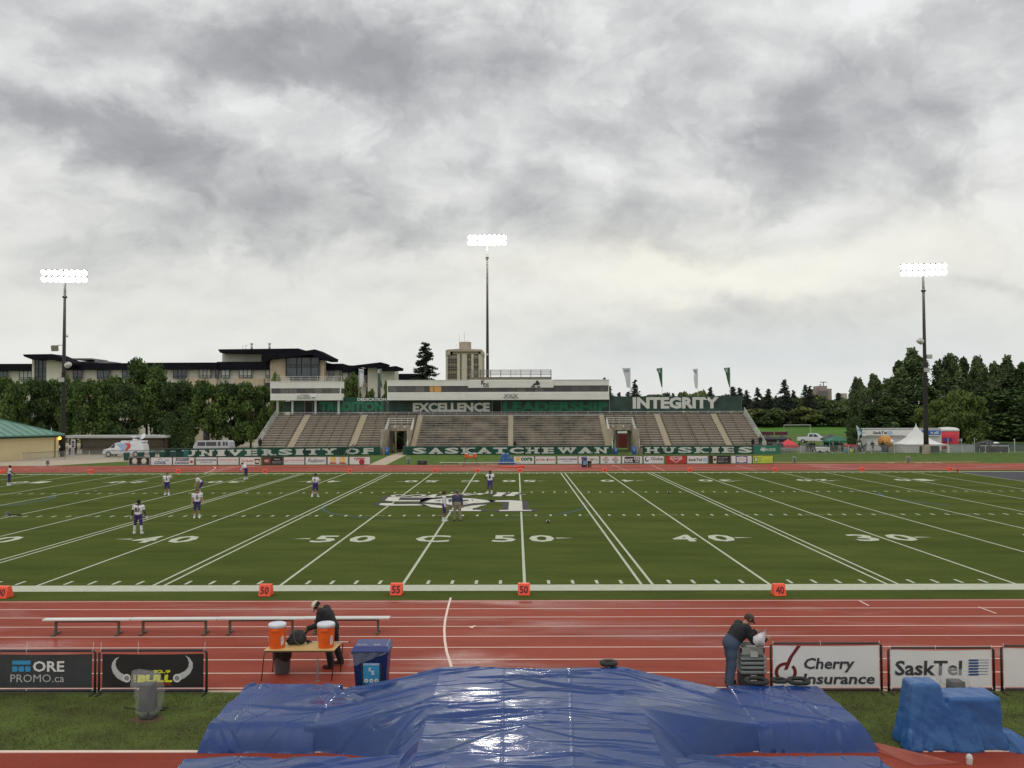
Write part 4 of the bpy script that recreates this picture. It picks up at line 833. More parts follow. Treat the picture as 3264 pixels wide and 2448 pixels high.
def person(label, xy, face, H=1.8, lean=0., head=0., hturn=0., arms=((0, 8, 10, 8), (0, 8, 10, 8)), legs=((0, 4, 0), (0, 4, 0)), top='black', bottom='jeans', shoes='shoe', skin='light', hair='brown', cap=None, capb=1., sleeve=2, pants=2, socks=None, number=None, ncol='brown', pads=False, res=.022, group=None, fingers=False, glove=None, z=None, armc=None, extra=None, hz=None, build=1., stripes=False, loose=.011):
    s = H/1.8; sp = np.array([0, math.sin(R(lean)), math.cos(R(lean))]); P = np.zeros(3); bw = build
    chest = P+.33*s*sp; neck = P+.53*s*sp; ha = lean+head; hd = np.array([0, math.sin(R(ha)), math.cos(R(ha))]); hc = neck+.17*s*hd
    fz = np.array([math.sin(R(hturn))*-1, math.cos(R(hturn))*math.cos(R(ha)), -math.sin(R(ha))*math.cos(R(hturn))]); fz /= np.linalg.norm(fz); hr = np.cross(fz, hd); hr /= np.linalg.norm(hr)
    caps = []; add = lambda a, b, ra, rb, l, k=.03: caps.append((a, b, ra*s, rb*s, l, k*s))
    X = np.array([1., 0, 0]); sw = (.225 if pads else .185)*bw
    add(P-X*.09*s, P+X*.09*s, .115*bw, .115*bw, 2, .05); add(P+.08*s*sp-X*.06*s, P+.08*s*sp+X*.06*s, .115*bw, .115*bw, 2 if not pads else 1, .05)
    add(P+.2*s*sp-X*.06*s, P+.2*s*sp+X*.06*s, .112*bw, .112*bw, 1, .06); add(chest-X*.10*s, chest+X*.10*s, .118*bw, .118*bw, 1, .06)
    sh = [neck-.065*s*sp+X*sg*sw*s for sg in (-1, 1)]
    for q in sh: add(chest+(q-chest)*.35+sp*.04*s, q, .09*bw, .07 if not pads else .088, 1, .05)
    add(neck-.06*s*sp, neck+.05*s*hd, .062, .056, 0, .02)
    add(hc-.045*s*hd+.012*s*fz, hc+.035*s*hd-.008*s*fz, .072, .092, 0, .03); add(hc-.075*s*hd+.045*s*fz, hc-.06*s*hd+.02*s*fz, .036, .05, 0, .03)
    add(hc+.0*s*hd+.088*s*fz, hc-.032*s*hd+.104*s*fz, .010, .017, 0, .012)
    for sg in (-1, 1): add(hc+hr*sg*.09*s-.02*s*hd-.005*s*fz, hc+hr*sg*.094*s+.02*s*hd, .014, .016, 0, .008)
    ends = []
    for i, sg in enumerate((-1, 1)):
        al, be, eb, b2 = arms[i]; u = dirv(sg, al, be); el = sh[i]+u*.30*s; f = dirv(sg, al+eb, b2); wr = el+f*.25*s; c = armc or 1
        m = sh[i]+u*.15*s
        add(sh[i], m, .066*bw, .056*bw, 1); add(m, el, .055*bw, .046*bw, c if sleeve >= 1 else 0); add(el, wr, .044, .032, c if sleeve >= 2 else 0)
        d2 = f; side = np.cross(d2, X*sg); side = side/np.linalg.norm(side) if np.linalg.norm(side) > .1 else np.array([0, 1., 0]); nrm = np.cross(d2, side)
        hl = 4 if glove else 0
        if fingers:
            for k in (-1, 0, 1): add(wr+side*k*.014*s, wr+d2*.085*s+side*k*.026*s, .017, .014, hl, .014)
            for k, ln in zip((-1.5, -.5, .5, 1.5), (.062, .074, .078, .068)):
                a = wr+d2*.09*s+side*k*.021*s; b = a+d2*ln*.55*s+nrm*.008*s; e = b+(d2*.6+nrm*.8)*ln*.5*s; add(a, b, .0105, .0095, hl, .005); add(b, e, .0095, .008, hl, .005)
            a = wr+d2*.03*s+side*.026*s; b = a+(d2*.5+side*.8)*.04*s; add(a, b, .013, .011, hl, .006); add(b, b+(d2*.9+side*.1)*.03*s, .011, .009, hl, .005)
        else:
            add(wr, wr+d2*.09*s, .034, .034, hl, .02)
            for k in (-1, 0, 1): add(wr+d2*.08*s+side*k*.02*s, wr+d2*.165*s+side*k*.024*s+nrm*.02*s, .013, .011, hl, .008)
            add(wr+d2*.03*s+side*.03*s, wr+d2*.085*s+side*.055*s, .013, .011, hl, .008)
        ends.append(wr+d2*.09*s)
    feet = []
    for i, sg in enumerate((-1, 1)):
        al, be, kn = legs[i]; hp = P+X*sg*.095*s-np.array([0, 0, .03*s]); u = dirv(sg, al, be); k_ = hp+u*.43*s; f = dirv(sg, al-kn, be*.5); an = k_+f*.42*s
        m = (hp+k_)/2; add(hp, m, .095*bw, .078*bw, 2); add(m, k_, .077*bw, .058*bw, 2); q = k_+f*.1*s; q2 = k_+f*.24*s
        lo = 2 if pants >= 2 else 0
        if pants >= 2: add(k_, an, .062*bw, .052*bw, 2)
        else: add(k_, q, .056, .054, lo); add(q, q2, .056, .048, 3 if socks == 'high' else lo); add(q2, an, .046, .036, 3)
        ft = np.array([sg*.12, math.cos(R(10)), 0]); add(an+np.array([0, -.03, -.045])*s, an+ft*.17*s+np.array([0, 0, -.055])*s, .038, .032, 3, .03)
        add(an, an+np.array([0, -.01, -.04])*s, .038, .038, 3, .03); feet.append(an[2]-.088*s)
    x, y = xy; zb = (gz(x, y)+.015) if z is None else z; dz = -min(feet)
    F, Lb, lo = capsule_field([(a+np.array([0, 0, dz]), b+np.array([0, 0, dz]), ra, rb, l, k) for a, b, ra, rb, l, k in caps], res)
    th = thing('person', label, 'person', (x, y, zb), R(face), group)
    V, Q, ii = nets(F, lo, res, 0.); mesh_np('body', V, Q, SK[skin], th, True, local=True)
    for l, nm_, mt in ((1, 'shirt', CL[top]), (2, 'trousers', CL[bottom]), (3, 'shoes', CL[shoes]), (4, 'gloves', CL[glove] if glove else None)):
        if mt is None: continue
        V, Q, ii = nets(F, lo, res, (loose if l == 1 else min(.02, loose)) if res < .03 and l < 3 else .014); lab = Lb[ii[:, 0], ii[:, 1], ii[:, 2]]; k = (lab[Q] == l).sum(1) >= 2
        if not k.any(): continue
        Q = Q[k]; u, inv = np.unique(Q, return_inverse=True); mesh_np(nm_, V[u], inv.reshape(-1, 4), mt, th, True, local=True)
    D = Vector((0, 0, dz)); hcv = Vector(hc)+D; E = Matrix((Vector(hr), Vector(fz), Vector(hd))).transposed()
    hm = MB(); r = .108*s
    if cap: 
        prof = [(r*1.02*math.cos(R(a)), r*1.02*math.sin(R(a))) for a in range(0, 91, 15)]; hm.lathe([(p, q+.022*s) for p, q in prof], hcv, 14, sy=1.08, axis=E)
        hm.prism([(-.075*s, .0), (.075*s, .0), (.066*s, .075*s), (.03*s, .105*s), (-.03*s, .105*s), (-.066*s, .075*s)], hcv+E @ Vector((0, .085*s, .03*s)), E @ Vector((1, 0, 0)), E @ Vector((0, .96, -.28)), E @ Vector((0, .28, .96)), .010*s)
        hm.build('cap', CL[cap], th, smooth=True, local=True); hb = MB(); hb.lathe([(.086*s, -.055*s), (.10*s, 0), (.10*s, .03*s)], hcv-E @ Vector((0, .014*s, 0)), 12, axis=E) 
        hb.build('hair', M_HAIR[hair], th, smooth=True, local=True)
    else:
        hz_ = 1.25 if hz else 1.; prof = [(.05*s*hz_, -.07*s), (.088*s*hz_, -.045*s), (.10*s*hz_, 0), (.102*s*hz_, .04*s), (.09*s*hz_, .085*s*hz_), (.05*s, .115*s*hz_), (.001, .12*s*hz_)]
        hm.lathe(prof, hcv-E @ Vector((0, .018*s, -.006*s)), 14, axis=E); hm.build('hair', M_HAIR[hair], th, smooth=True, local=True)
    for sg in (-1, 1):
        e = MB(); e.lathe(sphere_prof(.012*s, 6), hcv+E @ Vector((sg*.034*s, .083*s, .004*s)), 8); e.build('eye', M_EYE, th, local=True)
    e = MB(); e.box(hcv+E @ Vector((0, .081*s, -.062*s)), (.045*s, .012*s, .008*s)); e.build('mouth', M_MOUTH, th, local=True)
    if number:
        txt, back = number; nb = MB(); yy = (-1 if back else 1)*(.158 if pads else .15)*s*bw; v = sp; c0 = chest+sp*(-.13)*s
        w = .27*s if len(txt) > 1 else .14*s; ua = Vector((-1, 0, 0)) if not back else Vector((1, 0, 0)); nv = Vector((0, math.cos(R(lean)), -math.sin(R(lean))))
        o = Vector(c0)+D+nv*yy-ua*w/2
        nb.text(txt, o, ua, Vector(v), w, .24*s, 0, .05); nb.build('jersey_number', CL[ncol], th, local=True)
    if stripes:
        for i, sg in enumerate((-1, 1)):
            u = dirv(sg, arms[i][0], arms[i][1]); f = dirv(sg, arms[i][0]+arms[i][2], arms[i][3]); el = sh[i]+u*.3*s; out = np.array([sg, .0, 0]); st = MB()
            for k in (-1, 0, 1):
                n = np.array([0, 1., 0])*k*.018*s
                a = [sh[i]+np.array([0, 0, .085*s])-X*sg*.05*s+n, sh[i]+out*.082*s+n, sh[i]+u*.15*s+out*.073*s+n, el+out*.064*s+n, el+f*.22*s+out*.052*s+n]
                st.tube([tuple(q+np.array([0, 0, dz])) for q in a], .0065*s, 5)
            st.build('sleeve_stripes', CL['white'], th, local=True)
    rot = Matrix.Rotation(R(face), 3, 'Z'); hands = [Vector((x, y, zb))+rot @ (Vector(e)+D) for e in ends]
    return th, hands
GP = 'football players warming up in white jerseys and purple pants'
pl = dict(top='white', bottom='purple', shoes='shoe', sleeve=0, pants=1, group=GP, res=.02)
person('player number 83 with white gloves, seen from behind near the 40 yard line', G(440, 1703), -2, 1.84, 3, 6, 0, ((4, 20, 14, 20), (6, 16, 14, 14)), ((2, 10, 4), (0, 9, 4)), skin='dark', hair='black', number=('83', True), ncol='maroon', pads=True, glove='white', socks='high', **pl)
person('player number 5 standing with black left sleeve, below the bending player', G(628, 1653), 200, 1.84, 2, 4, 0, ((0, 12, 30, 10), (6, 8, 14, 6)), ((8, 3, 14), (-4, 5, 6)), skin='light', hair='brown', number=('5', False), ncol='maroon', pads=True, **pl)
person('player number 2 with one hand raised to his head', G(532, 1579), 185, 1.82, 0, -4, 0, ((20, 62, 125, -20), (0, 10, 12, 8)), ((3, 5, 4), (-3, 5, 4)), skin='light', hair='brown', number=('2', False), ncol='black', pads=True, armc=None, **pl)
person('player bending forward with hands on his knees', G(643, 1577), 115, 1.8, 48, -30, 0, ((10, 6, 6, 0), (14, 6, 8, 0)), ((26, 4, 34), (20, 6, 30)), skin='light', hair='fair', number=('5', True), ncol='maroon', pads=True, **pl)
person('player at the far left with an arm stretched forward', G(29, 1548), -65, 1.83, 4, 4, 0, ((0, 8, 12, 6), (38, 12, 10, 10)), ((4, 4, 4), (-4, 4, 6)), skin='dark', hair='black', number=('5', True), ncol='black', pads=True, **pl)
person('player number 9 walking away wearing a dark cap, alone left of midfield', G(1005, 1586), -12, 1.84, 4, 0, 0, ((4, 10, 20, 6), (20, 16, 95, -10)), ((-12, 4, 14), (12, 4, 4)), skin='light', hair='brown', cap='dkblue', number=('9', True), ncol='maroon', **pl)
person('player in long white sleeves leaning over beside the far sideline', G(784, 1529), 70, 1.8, 30, 34, 0, ((14, 8, 24, 4), (-20, 12, 50, 8)), ((2, 4, 4), (-2, 4, 6)), skin='dark', hair='black', **{**pl, 'sleeve': 2})
person('player in white jersey leaning back to catch near the midfield emblem', G(1562, 1574), 172, 1.84, -8, 16, 0, ((24, 22, 40, 10), (30, 26, 88, -18)), ((16, 5, 12), (8, 6, 10)), skin='dark', hair='black', number=('1', False), ncol='black', pads=True, **{**pl, 'pants': 1})
person('curly haired player with a white long sleeve talking to the coach', G(1416, 1663), 272, 1.82, 0, 0, 0, ((0, 8, 8, 6), (4, 8, 8, 4)), ((3, 4, 3), (-3, 4, 4)), skin='tan', hair='brown', hz=1, number=None, pads=True, **{**pl, 'sleeve': 2})
person('coach in navy pullover, grey cap and khaki trousers at midfield', G(1458, 1661), 188, 1.85, 0, 0, 40, ((2, 12, 8, 6), (2, 12, 24, -4)), ((2, 7, 3), (-2, 7, 3)), top='blue', bottom='khaki', shoes='brown', skin='light', hair='brown', cap='grey', res=.02, build=1.1)
m1, h1 = person('man in white cap and black striped tracksuit bending over a camera behind the table', G(1058, 2126), 82, 1.84, 28, 38, 0, ((8, 8, 62, -4), (4, 8, 66, -6)), ((6, 5, 16), (-6, 6, 12)), top='black', bottom='black', shoes='shoered', skin='tan', hair='black', cap='cream', res=.0125, fingers=True, stripes=True, build=1.12, loose=.03)
m2, h2 = person('man in black hoodie and jeans bending over a grey cart beside the red cherry banner', G(2330, 2188), -78, 1.86, 40, 2, 0, ((38, 12, 58, 0), (28, 14, 70, 6)), ((6, 5, 12), (-3, 6, 8)), top='black', bottom='jeans', shoes='brown', skin='light', hair='brown', cap='brown', res=.0125, fingers=True, build=1.12, loose=.035)
# small figures
fr = dict(res=.036)
def small(label, px, py, Y, face, **k):
    x, z = A(px, py, Y); person(label, (x, Y), face, z=gz(x, Y)+.01, **{**fr, **k})
GF = 'people gathered by the far right fence'
sm = [('person in black leaning on the fence by the red tent, light trousers', 2552, 97.5, 60, dict(top='black', bottom='pale', lean=20)), ('person in dark grey jacket right behind the light-trousered one', 2574, 98, 200, dict(top='grey', bottom='jeans')),
  ('person in black standing between the grey jacket and the pointing person', 2586, 97.5, 170, dict(top='black', bottom='black')), ('person in black stepping out in front of the white trailer', 2596, 98, 90, dict(top='black', bottom='dkblue', legs=((24, 4, 10), (-18, 4, 6)), arms=((60, 10, 10, 5), (0, 10, 10, 5)))),
  ('tall person in dark clothes left of the green canopy', 2656, 97.5, 90, dict(top='grey', bottom='black', H=1.85)), ('fair haired person in black under the green canopy', 2676, 98, 180, dict(top='black', bottom='khaki', hair='fair')),
  ('person in green shirt under the green canopy', 2684, 98.2, 200, dict(top='dkgreen', bottom='black')), ('person in white and black carrying a pack near the tall flag', 2741, 97.5, 110, dict(top='pale', bottom='black', lean=12)), ('person crouching over black bags near the tall flag', 2750, 97, 250, dict(top='black', bottom='black', lean=50, legs=((40, 6, 70), (30, 6, 60)))),
  ('person with arms folded in front of the white stage trailer', 2781, 97.8, 180, dict(top='black', bottom='grey', arms=((20, 8, 90, -40), (20, 8, 90, -40)))), ('person in black coat facing away beside the orange inflatable', 2814, 96.8, 0, dict(top='black', bottom='jeans', H=1.85)), ('slim person in blue trousers under the orange inflatable', 2827, 96.9, 60, dict(top='grey', bottom='dkblue', legs=((14, 4, 10), (-14, 4, 6)), H=1.65))]
for lab, px, Y, fc, k in sm: small(lab, px, 1440, Y, fc, group=GF, **k)
ROWZ = Z0+.02
def onstand(label, px, row, face, **k):
    Y = YF+row*DY+.5; x, _ = A(px, 1420, Y); person(label, (x, Y), face, z=Z0+row*DZ, **{**fr, **k})
sit = dict(legs=((82, 6, 85), (82, 6, 85)))
onstand('person in black sitting at the left end of the bottom row', 829, 0, 180, top='black', bottom='black', H=1.75)
onstand('person in dark hood at the foot of the middle stairs', 1641, 0, 180, top='black', bottom='black', H=1.2, cap='black')
onstand('person in green top behind the wall beside the right opening', 1953, 0, 180, top='dkgreen', bottom='dkgreen', H=1.6, cap='cream')
onstand('person in black sitting low at the right end of the stand', 2400, 0, 180, top='black', bottom='black', H=1.5)
onstand('person standing in black against the right end railing', 2424, 0, 160, top='black', bottom='dkgreen', H=1.85)
small('person in white shirt and dark trousers beside the blue telephone sign', 222, 1450, 97, 90, top='white', bottom='purple', H=1.75)
small('person in white at the corner of the cream building', 190, 1450, 97, 250, top='white', bottom='black', H=1.7)
# figure behind the lit press box window
x, z = A(1426, 1240, YP+.3); person('person behind the lit orange press box window', (x, YP+.35), 180, H=1.5, z=8.9, top='pale', bottom='black', **fr)
# ================================================================ near-field objects
m_tarp = mat('wet_blue_tarp', (.012, .042, .185), .24, .15, .9, .12, 45, col2=(.024, .056, .165), spec=.42); wet(m_tarp, .10, .42, (.5, 1.0, 1), .025, .48)
def vnoise(x, y, s, seed=0, oct=4):
    out = np.zeros_like(x); amp = 1.; tot = 0
    for o in range(oct):
        rg = np.random.default_rng(seed*31+o); T = rg.random((64, 64)); X_ = x*s*(2**o)+100; Y_ = y*s*(2**o)+100; xi = np.floor(X_).astype(int); yi = np.floor(Y_).astype(int); fx = X_-xi; fy = Y_-yi
        fx = fx*fx*(3-2*fx); fy = fy*fy*(3-2*fy); g = lambda a, b: T[(xi+a) % 64, (yi+b) % 64]
        out += amp*((g(0, 0)*(1-fx)+g(1, 0)*fx)*(1-fy)+(g(0, 1)*(1-fx)+g(1, 1)*fx)*fy-.5); tot += amp; amp *= .5
    return out/tot
def tarp():
    res = .017; xs = np.arange(-2.4, 12.0, res); ys = np.arange(-21.5, -12.9, res); X, Y = np.meshgrid(xs, ys, indexing='ij')
    WX = .13*vnoise(X, Y, 1.5, 21, 3); WY = .13*vnoise(X, Y, 1.5, 22, 3)*np.clip((-13.9-Y)*3, 0, 1)
    def boxh(x0, x1, y0, y1, h, sx, sy0, sy1, sx1=None):
        sx1 = sx1 or sx; Xw, Yw = X+WX, Y+WY; a = np.minimum((Xw-x0)/sx, (x1-Xw)/sx1); b = np.minimum((Yw-y0)/sy0, (y1-Yw)/sy1); t = np.minimum(np.minimum(a, b), 1)
        return np.where(t > -.02, h*(1-(1-np.clip(t, 0, 1))**2.2), -1)
    def edge(seed, k): return vnoise(X, Y, 1.1, seed)*k
    L_ = boxh(-1.82, .42, -16.15+0, -13.38, .47, .16, .42, .05, .05); Rm = boxh(8.86, 11.15, -16.15, -13.50, .47, .05, .42, .06, .30)
    # central pile, draped down to both side mats
    hw = .80; c = np.where((X > 2.6) & (X < 6.66), hw, np.where(X <= 2.6, hw-(2.6-X)*(.36/2.35), hw-(X-6.66)*(.36/2.3)))
    inb = (Y < -13.28) & (Y > -16.2); ok = (X > .2) & (X < 9.1)
    frontedge = np.clip((-13.28-Y)/.05, 0, 1); left = np.clip((X-.1)/.3, 0, 1)*np.clip((9.2-X)/.3, 0, 1)
    # beyond the side mats' front the drape narrows towards the ground
    nar = np.clip((-15.95-Y)/.55, 0, 1); slope = .157+nar*.72
    c = np.where((X > 2.6) & (X < 6.66), hw, hw-np.where(X <= 2.6, 2.6-X, X-6.66)*slope)
    back = np.where((X > 2.6) & (X < 6.66), -13.28, -13.28-np.clip(np.where(X <= 2.6, 2.6-X, X-6.66)*.22, 0, .5))
    c = np.where(Y < back, c*np.clip((back-Y)/.05+.6, .0, 1), -1); c = np.where(ok | (Y < -16.4), c, -1); c = np.where(c < .02, -1, c)
    Fm = boxh(-1.70+0*X, 10.75, -23, -17.35+edge(5, .10), .47, .22, .3, .14)
    H = np.maximum.reduce([L_, Rm, c, Fm])
    w = np.zeros_like(H); rg = np.random.default_rng(5)
    # folds: long sideways creases with branching ends
    for i in range(230):
        x0 = rg.uniform(-1.5, 10.8); y0 = rg.uniform(-19.5, -13.2); ln = rg.uniform(.25, 1.0)*(2.6 if rg.random() < .22 else 1.1); side = -1 if x0 < 4.65 else 1; off = abs(x0-4.65)
        ang = rg.normal(0, .16)-side*.22*min(off/2, 1.7)*(.5+1.1*rg.random()); 
        if off > 4.2: ang = rg.choice([1, -1])*rg.uniform(.5, 1.5)
        m = ln+.12; i0, i1 = np.searchsorted(xs, [x0-m, x0+m]); j0, j1 = np.searchsorted(ys, [y0-m, y0+m]); sl = (slice(i0, i1), slice(j0, j1)); Xs, Ys = X[sl], Y[sl]
        if Xs.size == 0: continue
        cx, sx_ = math.cos(ang), math.sin(ang); u = (Xs-x0)*cx+(Ys-y0)*sx_; v = -(Xs-x0)*sx_+(Ys-y0)*cx
        v = v+.045*np.sin(u*rg.uniform(1.5, 6)+rg.uniform(0, 6))*rg.uniform(.2, 1.4)+rg.normal(0, .08)*u*u; wd = rg.uniform(.012, .032)*(1.6 if ln > 1.4 else 1.); am = rg.uniform(.35, .8)*wd; t = np.clip(1-(u/ln)**2, 0, 1)**.7
        w[sl] += (-am*np.exp(-np.abs(v/wd)**1.3)+am*.8*np.exp(-((v-wd*1.9)/(wd*1.5))**2))*t
    for sx0, dr in ((3.98, -.01), (5.45, .05)):       # seams puckering the sheet
        sxx = sx0+(Y+13.3)*dr; d = X-sxx; m = (c > .6); w += m*(.010*np.exp(-(d/.018)**2)+.012*np.exp(-np.abs(d)/.14)*vnoise(Y*4, Y*0+1, 2.2, 9, 3)*2.)
    w += .085*vnoise(X, Y*1.3, .7, 3, 3)+.008*vnoise(X, Y*1.5, 3.4, 4, 3)
    side_f = (H < .44) & (H > 0)
    w += side_f*.03*np.sin(X*9+3*vnoise(X, Y, 1.4, 8))*.5
    H2 = np.where(H > 0, np.maximum(H+w, .012), -1)
    keep = H2 > 0; V = np.stack([X, Y, np.where(keep, H2, .012)], -1).reshape(-1, 3); n1_, n2_ = X.shape
    I = np.arange(n1_*n2_).reshape(n1_, n2_); q = np.stack([I[:-1, :-1], I[1:, :-1], I[1:, 1:], I[:-1, 1:]], -1).reshape(-1, 4); kk = keep.reshape(-1)[q].any(1); q = q[kk]
    u, inv = np.unique(q, return_inverse=True); V = V[u]; near = ~keep.reshape(-1)[u]; V[near, 2] = .004
    th = thing('covered_landing_mats', 'large wet blue tarpaulin draped over high jump landing mats in the foreground', 'covered mats', (4.65, -16, 0))
    mesh_np('tarpaulin', V, inv.reshape(-1, 4), m_tarp, th, True)
tarp()
m_rub = mat('black_rubber', (.018, .017, .017), .75, .2, 6, .4, 40)
def ring(label, px, py, z, r, rr, flat=1., ry=0.):
    x, y = G(px, py, z); t = MB(); n = 28; mth_ = 10; vs = []
    for i in range(n):
        a = 2*math.pi*i/n
        for j in range(mth_): b = 2*math.pi*j/mth_; q = (r+rr*math.cos(b)); vs.append((x+q*math.cos(a), y+q*math.sin(a), z+rr*.75+rr*.75*math.sin(b)+.006*math.sin(a*3)))
    t.add(vs, [(i*mth_+j, ((i+1) % n)*mth_+j, ((i+1) % n)*mth_+(j+1) % mth_, i*mth_+(j+1) % mth_) for i in range(n) for j in range(mth_)])
    o = t.build('tyre', m_rub, smooth=True); tag(o, label, 'tyre', 'old tyres weighing down the tarpaulin')
ring('black tyre lying at the back edge of the high centre mat', 1940, 2120, .81, .14, .065)
ring('leftmost wide black tyre on the right hand mat', 2412, 2176, .47, .22, .055)
ring('small black tyre between the two larger ones on the right mat', 2484, 2174, .47, .13, .05)
ring('rightmost black tyre on the right mat under the Cherry Insurance banner', 2545, 2177, .47, .20, .06)
# light blue tarp heap
def heap(label, cx, cy, boxes, seed, mat_, sw=.035, res=.022, z0=.0, name='covered_equipment', cat='tarpaulin', flare=.35):
    lo = np.array([min(b[0]-b[3] for b in boxes)-.45, min(b[1]-b[4] for b in boxes)-.45, -.03]); hi = np.array([max(b[0]+b[3] for b in boxes)+.45, max(b[1]+b[4] for b in boxes)+.45, max(b[2]+b[5] for b in boxes)+.25])
    ax = [np.arange(lo[i], hi[i], res) for i in range(3)]; X, Y, Z = np.meshgrid(*ax, indexing='ij'); F = np.full(X.shape, 9.)
    fl = 1+flare*np.clip(.5-Z, 0, .5)
    for bx, by, bz, hx_, hy, hz_, tp_ in boxes:
        tq = 1-tp_*np.clip(Z/(bz+hz_), 0, 1)
        q = np.stack([np.abs((X-bx)/fl)-hx_*tq+.06, np.abs((Y-by)/fl)-hy*tq+.06, np.abs(Z-bz)-hz_+.06], -1); d = np.linalg.norm(np.maximum(q, 0), axis=-1)+np.minimum(q.max(-1), 0)-.06
        k = .12; h = np.clip(.5+.5*(F-d)/k, 0, 1); F = F*(1-h)+d*h-k*h*(1-h)
    a = np.arctan2(Y-lo[1]-(hi[1]-lo[1])/2, X-lo[0]-(hi[0]-lo[0])/2); per = a*2.2; low = np.clip(1.1-Z, .15, 1.1)
    F += sw*low*2.8*(np.abs(vnoise(X*2.2+Y*1.6+Z*.5*np.sin(X*3), Z*.45+X*.3, 1.25, seed, 4))*-4.6+.4)+.05*vnoise(X*1.3+Y, Z*1.5+X*.8, 2.2, seed+1, 4)
    V, Q, _ = nets(F, lo, res); V = V+np.array([cx, cy, z0]); V[:, 2] = np.maximum(V[:, 2], z0+.004)
    th = thing(name, label, cat, (cx, cy, z0)); mesh_np('cover', V, Q, mat_, th, True); return th
m_tarp2 = mat('light_blue_tarp', (.017, .080, .24), .45, .22, 1.4, .25, 30, col2=(.032, .115, .29), rvar=.15)
hx0, hy0 = G(3030, 2395)
heap('bright blue tarp lumped over machinery at the right edge of the foreground', hx0+.05, hy0+.35, [(-.42, 0, .62, .44, .40, .62, .38), (.45, 0, .50, .57, .38, .50, .12)], 3, m_tarp2, flare=.10)
hx1, hy1 = G(3228, 2395)
heap('crumpled end of a bright blue tarp lying on the red runway', hx1, hy1+.25, [(0, 0, .10, .17, .20, .16, .4), (.12, -.1, .06, .16, .14, .10, .4)], 6, m_tarp2, .05, name='loose_tarp')
# loose red mat strip by the right corner
t = MB(); p = [G(2735, 2356, .12), G(2760, 2362, .10), G(3060, 2432, .03), G(2920, 2440, .02), G(2790, 2392, .02), G(2745, 2372, .08)]
zz = [.14, .12, .03, .02, .02, .10]; t.add([(x, y, z) for (x, y), z in zip(p, zz)]+[(x, y, z-.018) for (x, y), z in zip(p, zz)], [tuple(range(6))[::-1], tuple(range(6, 12))]+[(i, (i+1) % 6, 6+(i+1) % 6, 6+i) for i in range(6)])
tag(t.build('rubber_mat', mat('red_rubber_mat', (.33, .075, .045), .5, .15, 2)), 'curled strip of red rubber matting beside the right hand landing mat', 'mat')
x, y = G(3090, 2436); t = MB(); t.lathe([(.05, 0), (.06, .12), (.045, .17), (.01, .19)], (x, y, 0), 12); tag(t.build('post_cap', mat('white_plastic', (.6, .6, .57), .4)), 'small white capped peg on the runway in the bottom right corner', 'peg')
# ---------------------------------------------------------------- speakers in plastic bags
m_bag = mat('clear_plastic_bag', (.62, .62, .60), .28, .08, 5, .3, 30, alpha=.17, spec=.7); m_spk = mat('speaker_cabinet', (.035, .035, .038), .6)
def speaker(label, px, py, h, face=0., Y=None, big=True, group='wrapped loudspeakers standing on the grass'):
    x, y = G(px, py) if Y is None else (A(px, py, Y)[0], Y); zb = gz(x, y); th = thing('wrapped_loudspeaker', label, 'loudspeaker', (x, y, zb), 0, group); w = h*.38
    b = MB(); b.prism([(-w*.5, 0), (w*.5, 0), (w*.38, h*.6), (-w*.38, h*.6)], (x-w*.38, y-w*.1, zb+h*.22), (0, 1, 0), (0, 0, 1), (1, 0, 0), w*.78); b.box((x, y, zb+.03), (w*.8, w*.8, .05)); b.tube([(x, y, zb), (x, y, zb+h*.3)], .03, 6)
    b.build('cabinet', m_spk, th, bevel=.02)
    n, m = 26, 22; vs = []; rr = np.random.default_rng(int(px))
    ph = rr.uniform(0, 6, 6)
    for j in range(m+1):
        t = j/m; z = zb+.02+h*t*1.0; base = w*(.62+.12*math.sin(t*3))*(.55 if t < .12 else 1.) if t < .93 else w*.6
        for i in range(n):
            a = 2*math.pi*i/n; r = base*(1+.10*math.sin(3*a+ph[0]+t*4)+.07*math.sin(7*a+ph[1]-t*6)+.05*math.sin(11*a+t*15)); 
            cx = math.copysign(abs(math.cos(a))**.7, math.cos(a)); cy = math.copysign(abs(math.sin(a))**.7, math.sin(a))
            zz = z+(h*.10*max(0, cx*(-1))**3 if t > .85 else 0)+(.04*math.sin(5*a) if t < .1 else 0); vs.append((x+cx*r*(1+(.45 if cx < -.5 and t > .75 else 0)), y+cy*r, max(zb+.01, zz)))
    g = MB(); g.add(vs, [(j*n+i, j*n+(i+1) % n, (j+1)*n+(i+1) % n, (j+1)*n+i) for j in range(m) for i in range(n)]+[tuple(m*n+i for i in range(n))]); g.build('plastic_bag', m_bag, th, smooth=True); return th
speaker('loudspeaker wrapped in clear plastic in front of the bull horn banner', 473, 2290, .92)
speaker('loudspeaker wrapped in clear plastic behind the bright blue tarp', 3045, 2285, .95)
speaker('far wrapped loudspeaker at the left end, by the gravel apron', 152, 1490, .80, Y=74.8)
speaker('far wrapped loudspeaker right of the concrete path', 1302, 1476, .80, Y=76.6)
speaker('far wrapped loudspeaker right of the lime green board', 2533, 1480, .80, Y=76.)
speaker('far wrapped loudspeaker in front of the white peaked tent', 2895, 1480, .80, Y=76.)
c = MB(); x, y = G(520, 2262); c.tube([(x+.16*math.cos(a)-.05, y+.1*math.sin(a), .02) for a in np.linspace(0, 5.6, 24)]+[(x-.4, y-.1, .02), (x-.9, y+.1, .02)], .012, 6); tag(c.build('cable', m_rub), 'coil of black cable on the grass beside the left wrapped loudspeaker', 'cable')
t = MB(); x, y = G(468, 2294); t.lathe([(.36, .012), (.34, .016), (.01, .017)], (x, y, 0), 20, sy=.6); tag(t.build('bare_soil', mat('muddy_soil', (.11, .055, .035), .9)), kind='structure')
